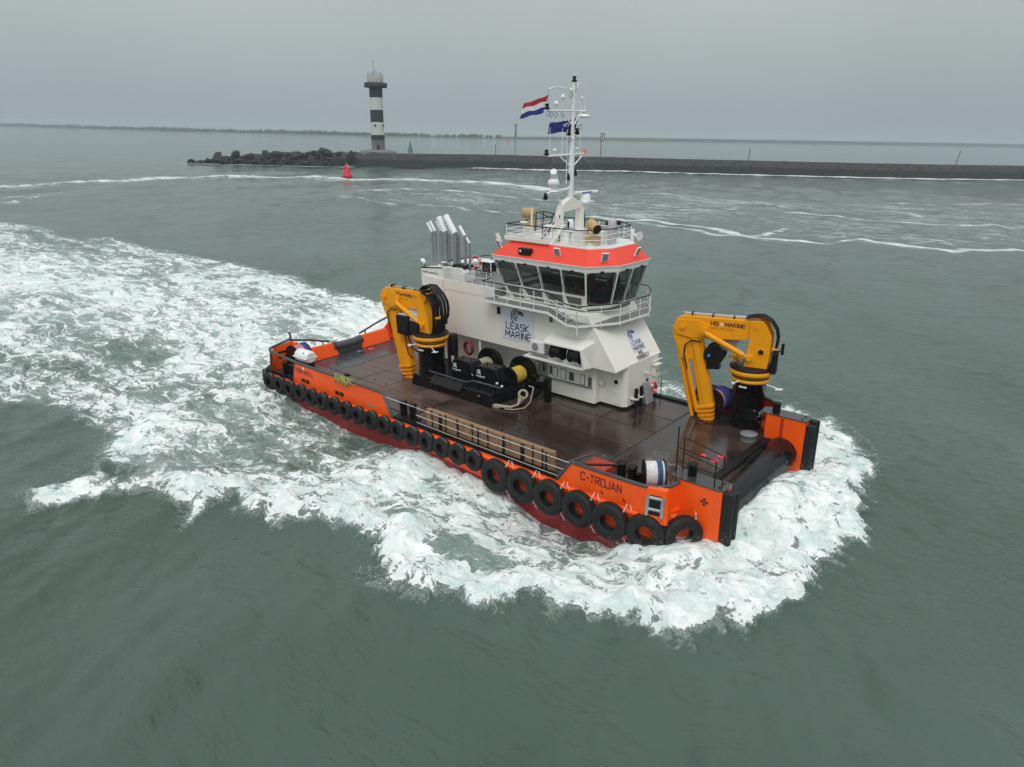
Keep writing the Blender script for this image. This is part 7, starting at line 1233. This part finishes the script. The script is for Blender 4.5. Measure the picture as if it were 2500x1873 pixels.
# ------------------------------------------------------------------ tyres along the side
def tyre(name, x, y, z, R, wd, ang, label, group, ch=True):
    t = thing(name, label, 'tyre', (x, y, z), group); ax = Vector((math.cos(ang), math.sin(ang), 0))
    ro, ri = R, R * .45; hw = wd / 2; sec = [(ri, -hw * .7), (ri * 1.08, -hw * .92), (R * .78, -hw), (R * .93, -hw * .88), (R, -hw * .6), (R * .985, -hw * .2), (R * 1.0, 0), (R * .985, hw * .2), (R, hw * .6), (R * .93, hw * .88), (R * .78, hw), (ri * 1.08, hw * .92), (ri, hw * .7), (ri * 1.15, hw * .6), (R * .86, hw * .6), (R * .88, 0), (R * .86, -hw * .6), (ri * 1.15, -hw * .6)]
    m_ = MB(); n_ = 32; k = len(sec); u = Vector((0, 0, 1)); v = ax.cross(u); V1 = []
    for i in range(n_):
        a = 2 * math.pi * i / n_; d_ = u * math.cos(a) + v * math.sin(a)
        for r, h in sec: V1.append(tuple(Vector((x, y, z)) + d_ * r + ax * h))
    m_.add(V1, [(i * k + j, i * k + (j + 1) % k, ((i + 1) % n_) * k + (j + 1) % k, ((i + 1) % n_) * k + j) for i in range(n_) for j in range(k)], True)
    obj('rubber', m_, RUBBER, t)
    gr_ = MB()
    for rr in (.8, .6): gr_.torus((x + ax.x * hw * (.97 if rr > .7 else .93), y + ax.y * hw * (.97 if rr > .7 else .93), z), ax, R * rr, .008, 32, 4)
    obj('sidewall_ring', gr_, DBLACK, t)
    hull = -ax
    if ch and R > .7:
        s_ = Vector((-ax.y, ax.x, 0))
        for q_ in (.42, .95):
            p0 = Vector((x, y, z)) + s_ * (R * .62 + q_ * .12) + Vector((0, 0, R * .70)) + hull * (hw * .2); p1 = Vector((x, y, z)) + s_ * (R * (.75 if q_ < .5 else 1.05)) + Vector((0, 0, R * (1.08 if q_ < .5 else .55))) + hull * (hw + .05)
            obj('chain', chain(p0 if q_ < .5 else p1 + Vector((0, 0, .45)) - s_ * .12, p1, .032, .085, .013), PURE, t)
        p0 = Vector((x, y, z)) + s_ * R * .75 + Vector((0, 0, -R * .62)) + ax * hw * .1; obj('chain', chain(p0, p0 + Vector((0, 0, -.42)) + s_ * .22 + hull * .1, .03, .085, .012), PURE, t)
    elif ch:
        a0 = [tuple(Vector((x, y, z)) + (u * math.cos(a) + v * math.sin(a) * (1 if v.x > 0 else -1)) * (R * 1.02) + ax * hw * .2) for a in (.0, .2, .4, .6, .8)]
        m2 = MB()
        for i in range(4):
            cc = chain(a0[i], a0[i + 1], .028, .075, .011); m2.add(cc.v, cc.f, True)
        obj('chain', m2, GREYM, t)
    return t
ORD = ['first', 'second', 'third', 'fourth', 'fifth', 'sixth', 'seventh', 'eighth', 'ninth', 'tenth', 'eleventh', 'twelfth', 'thirteenth', 'fourteenth', 'fifteenth', 'sixteenth', 'seventeenth', 'eighteenth']
SG = 'small tyres hung along the side'; A0 = -math.pi / 2
tyre('tyre_fender', -16.42, -5.95, 1.2, .58, .34, math.radians(190), 'small tyre on the flat of the stern, just round the corner from the side row', SG, False)
tyre('tyre_fender', -16.2, -6.62, 1.12, .58, .34, math.radians(-118), 'small tyre at the stern corner, turned outward at the end of the side row', SG)
for k in range(17):
    x = -15.42 + 1.18 * k; tyre('tyre_fender', x, -6.74, 1.03, .58 + .012 * math.sin(k * 3), .40, A0 + .05 * math.sin(k * 2.3), '%s small tyre along the orange side, counted from the stern corner' % ORD[k], SG)
BG = 'big tyres hung round the bow'
for k, (x, y, z, a) in enumerate(((5.02, -6.86, .72, A0), (6.72, -6.86, .72, A0), (8.38, -6.86, .70, A0), (10.06, -6.86, .70, A0), (11.74, -6.84, .70, A0 + .04), (13.42, -6.66, .68, A0 + .16), (14.72, -5.85, .72, math.radians(-38)))):
    tyre('tyre_fender', x, y, z, .87, .50, a, ('%s big tyre of the bow row, counted from the small tyres forward' % ORD[k]) if k < 6 else 'big tyre tucked round the bow corner against the push block, half in the spray', BG)

# ------------------------------------------------------------------ winches on their black base
t = thing('winch_base', 'long black base frame with bent pipe rail carrying the two winches and the aft crane', 'winch frame', (-2.5, -.8, D))
obj('frame', MB().hexa([(-6.7, -1.9, D), (.1, -1.85, D), (.3, 2.2, D), (-6.7, 2.2, D), (-6.7, -1.75, 2.2), (.0, -1.7, 2.3), (.2, 2.0, 2.3), (-6.7, 2.0, 2.2)]), BLACK, t, bevel=.05)
obj('front_plate', MB().hexa([(-4.9, -1.95, 2.0), (-2.3, -1.95, 2.0), (-2.3, -1.75, 2.0), (-4.9, -1.75, 2.0), (-4.9, -1.6, 2.45), (-2.3, -1.6, 2.45), (-2.3, -1.45, 2.45), (-4.9, -1.45, 2.45)]), BLACK, t)
obj('pipe_rail', MB().tube([(-5.3, -1.62, 2.60), (-3.8, -1.62, 2.60), (-2.1, -1.62, 2.58), (-1.75, -1.62, 2.68), (-1.5, -1.62, 2.80), (-1.1, -1.62, 2.82), (.75, -1.62, 2.84)], .055, 10), RAILG, t)
for x in (-4.4, -3.0, -1.0, .3): obj('rail_foot', MB().cyl((x, -1.62, 2.1), (x, -1.62, 2.62 if x < -2 else 2.82), .04, 8), BLACK, t)
for x, z in ((.35, 3.0), (.72, 2.9)): obj('guide_pin', MB().cyl((x, -1.5, z - .35), (x, -1.5, z), .07, 10).cyl((x, -1.5, z - .1), (x, -1.5, z - .04), .085, 10), BLACK, t); obj('white_cap', MB().cyl((x, -1.5, z - .01), (x, -1.5, z + .07), .072, 10), PURE, t)
for k, (x, z) in enumerate(((-4.6, 1.9), (-2.6, 1.95), (-.9, 2.0))): obj('reflector', MB().box(x, x + .05, -1.86, -1.84, z, z + .12).box(x + .12, x + .17, -1.86, -1.84, z + .02, z + .14), GREYM, t)
def winch(x, rope, label, dx):
    t = thing('mooring_winch', label, 'winch', (x, .2, 2.2))
    # gear housing with bevelled top, drum, two flanges
    hp = [(-.95, 2.1), (.95, 2.1), (.95, 2.95), (.72, 3.42), (-.72, 3.42), (-.98, 3.05)]
    gh = obj('gear_housing', MB().prof([(x + u, z) for u, z in hp], lambda u, z, a: (u, a, z), -.62, .25), BLACK, t, bevel=.05)
    obj('lifting_eye', MB().cyl((x - .3, -.2, 3.42), (x - .3, -.2, 3.52), .03, 6).cyl((x + .4, -.2, 3.42), (x + .4, -.2, 3.52), .03, 6), BLACK, gh)
    al = MB().torus((x - .62, -.645, 3.02), (0, 1, 0), .10, .032, 18, 5); al.tube([(x - .50, -.645, 3.14), (x - .56, -.645, 3.02), (x - .46, -.645, 2.88)], .03, 5); obj('alpha_logo', al, FWHT, gh)
    text('Kraaijeveld', (x - .85, -.625, 2.70), (1, 0, 0), (0, 0, 1), .16, FWHT, gh, bold=.004)
    cx, cz = x + .9 + dx, 2.75
    obj('drum_core', MB().lathe((cx, .35, cz), [(.40, 0), (.40, 1.1)], 24, 'y'), rope, t)
    wr = MB(); 
    for k in range(11): wr.torus((cx, .42 + .095 * k, cz), (0, 1, 0), .44 + .015 * (k % 2), .058, 28, 6)
    obj('rope_layer', wr, rope, t)
    for yy, R_ in ((1.5, 1.02), (.28, .62)):
        f_ = obj('flange', MB().lathe((cx, yy, cz), [(R_, 0), (R_, .06)], 40, 'y'), BLACK, t); obj('flange_rim', MB().torus((cx, yy + .03, cz), (0, 1, 0), R_, .04, 40, 6), BLACK, f_)
        if R_ > .9:
            for k in range(6): a = k * math.pi / 3; obj('spoke', MB().cyl((cx + .3 * math.sin(a), yy - .03, cz + .3 * math.cos(a)), (cx + .95 * math.sin(a), yy - .03, cz + .95 * math.cos(a)), .04, 6), BLACK, f_)
    obj('brake_band', MB().lathe((cx, 1.6, cz), [(.98, 0), (.98, .18)], 36, 'y'), DBLACK, t); obj('bearing_stand', MB().prof([(cx - .5, 2.1), (cx + .7, 2.1), (cx + .25, 2.95), (cx - .25, 2.95)], lambda u, z, a: (u, a, z), 1.85, 2.0), BLACK, t)
    obj('band_lug', MB().box(cx + .85, cx + 1.2, 1.35, 1.75, 2.5, 2.85), BLACK, t, bevel=.04)
    rr = random.Random(int(x * 10) + 50); hy = MB()
    for k in range(9):
        a = Vector((x + 1.1 + rr.uniform(-.3, .4), -.7 + rr.uniform(0, .5), 2.5 + rr.uniform(0, .6))); b_ = a + Vector((rr.uniform(-.3, .3), rr.uniform(-.1, .3), rr.uniform(-.4, .3))); hy.tube([a, (a + b_) / 2 + Vector((0, -.08, .1)), b_], rr.uniform(.025, .05), 6)
    obj('hydraulic_fittings', hy, GREYM if x < -2 else BLACK, t)
    return t
winch(-3.35, ROPEG, 'black mooring winch with grey green rope, next to the aft crane pedestal', -.55); winch(-1.3, ROPEY, 'black mooring winch with bright yellow rope on its drum', .12)
t = thing('hawser', 'frayed old white hawser dropped on deck in front of the yellow rope winch', 'rope', (.8, -.9, D))
rr = random.Random(9)
def wob(p, k): return tuple(Vector(p) + Vector((rr.uniform(-k, k), rr.uniform(-k, k), rr.uniform(0, k))))
for k in range(4): obj('rope_strand', MB().tube([wob(p, .05) for p in ((-.45, -1.6, 1.58), (.0, -1.55 + .06 * k, 1.60), (.6, -1.42 + .05 * k, 1.60), (1.1, -1.15, 1.62), (1.35, -.8, 1.72), (1.3, -.55, 1.95), (1.25, -.45, 2.15))], .055, 7), HAWSER, t)
obj('splice_eye', MB().torus((1.35, -.35, 2.25), (.5, -.75, .35), .24, .07, 20, 8), HAWSER, t); obj('splice_cone', MB().tube([(1.2, -.6, 1.7), (1.32, -.4, 2.1)], .1, 12, .24, cap=False), HAWSER, t)
obj('loose_end', MB().tube([wob(p, .02) for p in ((.9, -1.5, 1.56), (1.4, -1.2, 1.57), (1.75, -.7, 1.6), (1.85, -.3, 1.85), (1.8, 0, 2.4), (1.7, .2, 2.6), (1.4, .1, 2.65))], .035, 7), HAWSER, t)
obj('worn_patch', MB().tube([(-.3, -1.7, 1.53), (.5, -1.5, 1.53)], .05, 6), HAWSER, t)
obj('towing_post', MB().box(1.85, 2.2, .95, 1.3, D, 3.0), BLACK, ship, bevel=.02); obj('towing_post_arm', MB().hexa([(.6, .95, 2.3), (1.9, 1.0, 2.55), (1.9, 1.2, 2.55), (.6, 1.15, 2.3), (.6, .95, 2.5), (1.9, 1.0, 2.75), (1.9, 1.2, 2.75), (.6, 1.15, 2.5)]).hexa([(.9, 1.0, 1.5), (1.1, 1.0, 1.5), (1.1, 1.15, 1.5), (.9, 1.15, 1.5), (1.75, 1.0, 2.5), (1.9, 1.0, 2.5), (1.9, 1.15, 2.5), (1.75, 1.15, 2.5)]), BLACK, ship)
obj('mooring_pipe', MB().lathe((-5.98, 1.2, D), [(.36, 0), (.36, 2.7), (.33, 2.76), (.1, 2.77)], 24), BLACK, ship); obj('white_post', MB().cyl((-4.2, 1.95, D), (-4.2, 1.95, 4.0), .08, 10), CREAM, ship); obj('cylinder_bottle', MB().cyl((-5.4, .6, 2.3), (-5.4, .6, 3.0), .1, 10), PURE, ship)
t = thing('hose_coil', 'dark red hose coil hanging behind the aft crane', 'hose', (-5.05, 1.7, 2.9))
for k in range(5): obj('hose_turn', MB().torus((-5.05, 1.65 + .05 * k, 3.35), (.2, 1, 0), .42 + .03 * (k % 2), .045, 22, 6, flat=1), mat('hose_red', (.20, .02, .025), .6) if k == 0 else MATS['hose_red'], t)

# reels, canister, ropes
def reel(c, R, wd, layers, label, axy=(0, 1)):
    t = thing('rope_reel', label, 'reel', c); ax = Vector((axy[0], axy[1], 0)).normalized(); c = Vector(c)
    for s in (-1, 1): obj('flange', MB().cyl(c + ax * s * wd / 2, c + ax * (s * (wd / 2 + .05)), R, 32), DBLACK, t)
    k = 0; n_ = sum(l[1] for l in layers); tot = 0
    for m_, cnt, rr_ in layers:
        w_ = MB()
        for i in range(cnt): p = c + ax * (-wd / 2 + wd * (tot + .5) / n_); w_.torus(p, ax, R * rr_, wd / n_ * .62, 28, 6); tot += 1
        obj('rope_wrap', w_, m_, t)
    obj('drum', MB().cyl(c - ax * wd / 2, c + ax * wd / 2, R * .7, 24), layers[0][0], t)
    obj('stand', MB().hexa([tuple(c + ax * s * (wd / 2 + .1) + Vector((a, 0, z - c.z))) for s in (-1,) for a, z in ((-.5, D), (.5, D), (.15, c.z), (-.15, c.z))] + [tuple(c + ax * (s * (wd / 2 + .15)) + Vector((a, 0, z - c.z))) for s in (-1,) for a, z in ((-.5, D), (.5, D), (.15, c.z), (-.15, c.z))]), DBLACK, t)
    obj('crank_bar', MB().cyl(c - ax * (wd / 2 + .25), c + ax * (wd / 2 + .2), .05, 8), DBLACK, t); return t
reel((-15.0, -4.6, 2.42), .80, .95, ((ROPEP, 7, .84), (ROPEV, 3, .90)), 'big black reel with red-white and blue rope at the stern corner')
reel((12.35, -4.3, 2.22), .66, .85, ((ROPEW, 5, .80), (ROPEB, 2, .86), (ROPEW, 1, .80)), 'black reel with thick white and blue rope behind the bow bulwark', (.78, .62))
reel((10.7, 5.6, 2.5), .68, .8, ((ROPEP, 3, .80), (ROPEV, 5, .88)), 'reel with violet blue rope behind the bow crane on the far side', (.2, 1))
t = thing('liferaft_canister', 'white capsule of a life raft on a cradle beside the stern reel', 'liferaft', (-13.4, -5.1, 2.4))
CA = Vector((-13.08, -5.38, 2.92)); cax = Vector((1, 0, 0)); 
def cap(z0s, k, nm, m_):
    V1 = []; prof_ = [(-.68, .33), (-.62, .42), (-.52, .46), (.52, .46), (.62, .42), (.68, .33)]; n_ = 14; cs = Vector((-cax.y, cax.x, 0))
    for h, r in prof_:
        for i in range(n_ + 1): a = math.pi * i / n_; V1.append(tuple(CA + cax * h + cs * (r * math.cos(a)) + Vector((0, 0, k * r * .95 * math.sin(a)))))
    m2 = MB().add(V1, [(i * (n_ + 1) + j, i * (n_ + 1) + j + 1, (i + 1) * (n_ + 1) + j + 1, (i + 1) * (n_ + 1) + j) for i in range(5) for j in range(n_)], True); m2.add(V1[:n_ + 1], [tuple(range(n_ + 1))]); m2.add(V1[-(n_ + 1):], [tuple(range(n_ + 1))]); obj(nm, m2, m_, t)
cap(0, 1, 'upper_shell', PURE); cap(0, -.9, 'lower_shell', PURE)
cs_ = Vector((-cax.y, cax.x, 0)); obj('seam_flange', MB().hexa([tuple(CA + cax * a + cs_ * b_ + Vector((0, 0, z))) for z in (-.025, .025) for a, b_ in ((-.71, -.49), (.71, -.49), (.71, .49), (-.71, .49))]), PURE, t, bevel=.01)
obj('cradle', MB().box(-14.0, -12.8, -5.4, -4.9, D, 2.25).box(-13.9, -13.8, -5.6, -4.7, 2.2, 2.6).box(-13.1, -13.0, -5.7, -4.8, 2.2, 2.6), DBLACK, t); obj('data_plate', MB().cyl(CA + cax * .35 + cs_ * -.30 + Vector((0, 0, .31)), CA + cax * .35 + cs_ * -.32 + Vector((0, 0, .36)), .05, 8), DBLACK, t)
obj('quarter_bollard', MB().lathe((-14.7, -5.9, D), [(.2, 0), (.2, .7), (.24, .72), (.24, .8), (.05, .81)], 16), BLACK, ship); obj('quarter_bollard', MB().lathe((-13.9, -5.9, D), [(.2, 0), (.2, .7), (.24, .72), (.24, .8), (.05, .81)], 16), BLACK, ship)
obj('deck_box', MB().box(-12.6, -11.9, -5.9, -4.9, D, D + .5), DBLACK, ship, bevel=.05)
t = thing('rope_coil', 'olive green rope draped over the stern bulwark rail', 'rope', (-7.9, -6.4, 2.9)); rr = random.Random(5)
for k in range(16):
    x = -8.5 + .09 * k + rr.uniform(-.08, .08); drop_ = rr.uniform(.15, .5) * (1 if k < 12 else .7); fw = rr.uniform(.2, .9)
    obj('rope_loop', MB().tube([(x, -6.15, 2.75 + rr.uniform(-.1, .1)), (x + .02, -6.28, 2.93), (x + .08, -6.42, 2.98 + .03 * (k % 3)), (x + fw * .35, -6.53, 2.88), (x + fw * .6, -6.54, 2.9 - drop_), (x + fw, -6.53, 2.72), (x + fw + .12, -6.42, 2.96), (x + fw + .1, -6.25, 2.85)], .028, 5), ROPEO, t)
obj('cleat', MB().box(-7.9, -7.55, -6.1, -5.95, 2.9, 3.05), DBLACK, t)
for x, y, z, R_ in ((12.95, 4.48, 2.5, .34),): obj('crane_flange', MB().cyl((x, y + .12, z), (x, y, z), R_, 24), BLACK, ship)
sp2 = MB(); rr = random.Random(3)
for k in range(14): p = Vector((13.3 + rr.uniform(-.3, .3), 5.0 + rr.uniform(-.3, .2), 2.3 + rr.uniform(-.3, .4))); sp2.tube([p, p + Vector((rr.uniform(-.2, .2), rr.uniform(-.2, .1), rr.uniform(-.2, .2)))], .03, 5)
obj('shackle_chain', sp2, GREYM, ship)
obj('bollard', MB().lathe((13.2, -2.7, D), [(.22, 0), (.22, .55), (.26, .57), (.26, .65), (.05, .66)], 16), DBLACK, ship)

# put everything that stands on the boat into the boat's heel and trim
for o in ONSHIP:
    o.matrix_world = T4 @ Matrix.Translation(o.location)
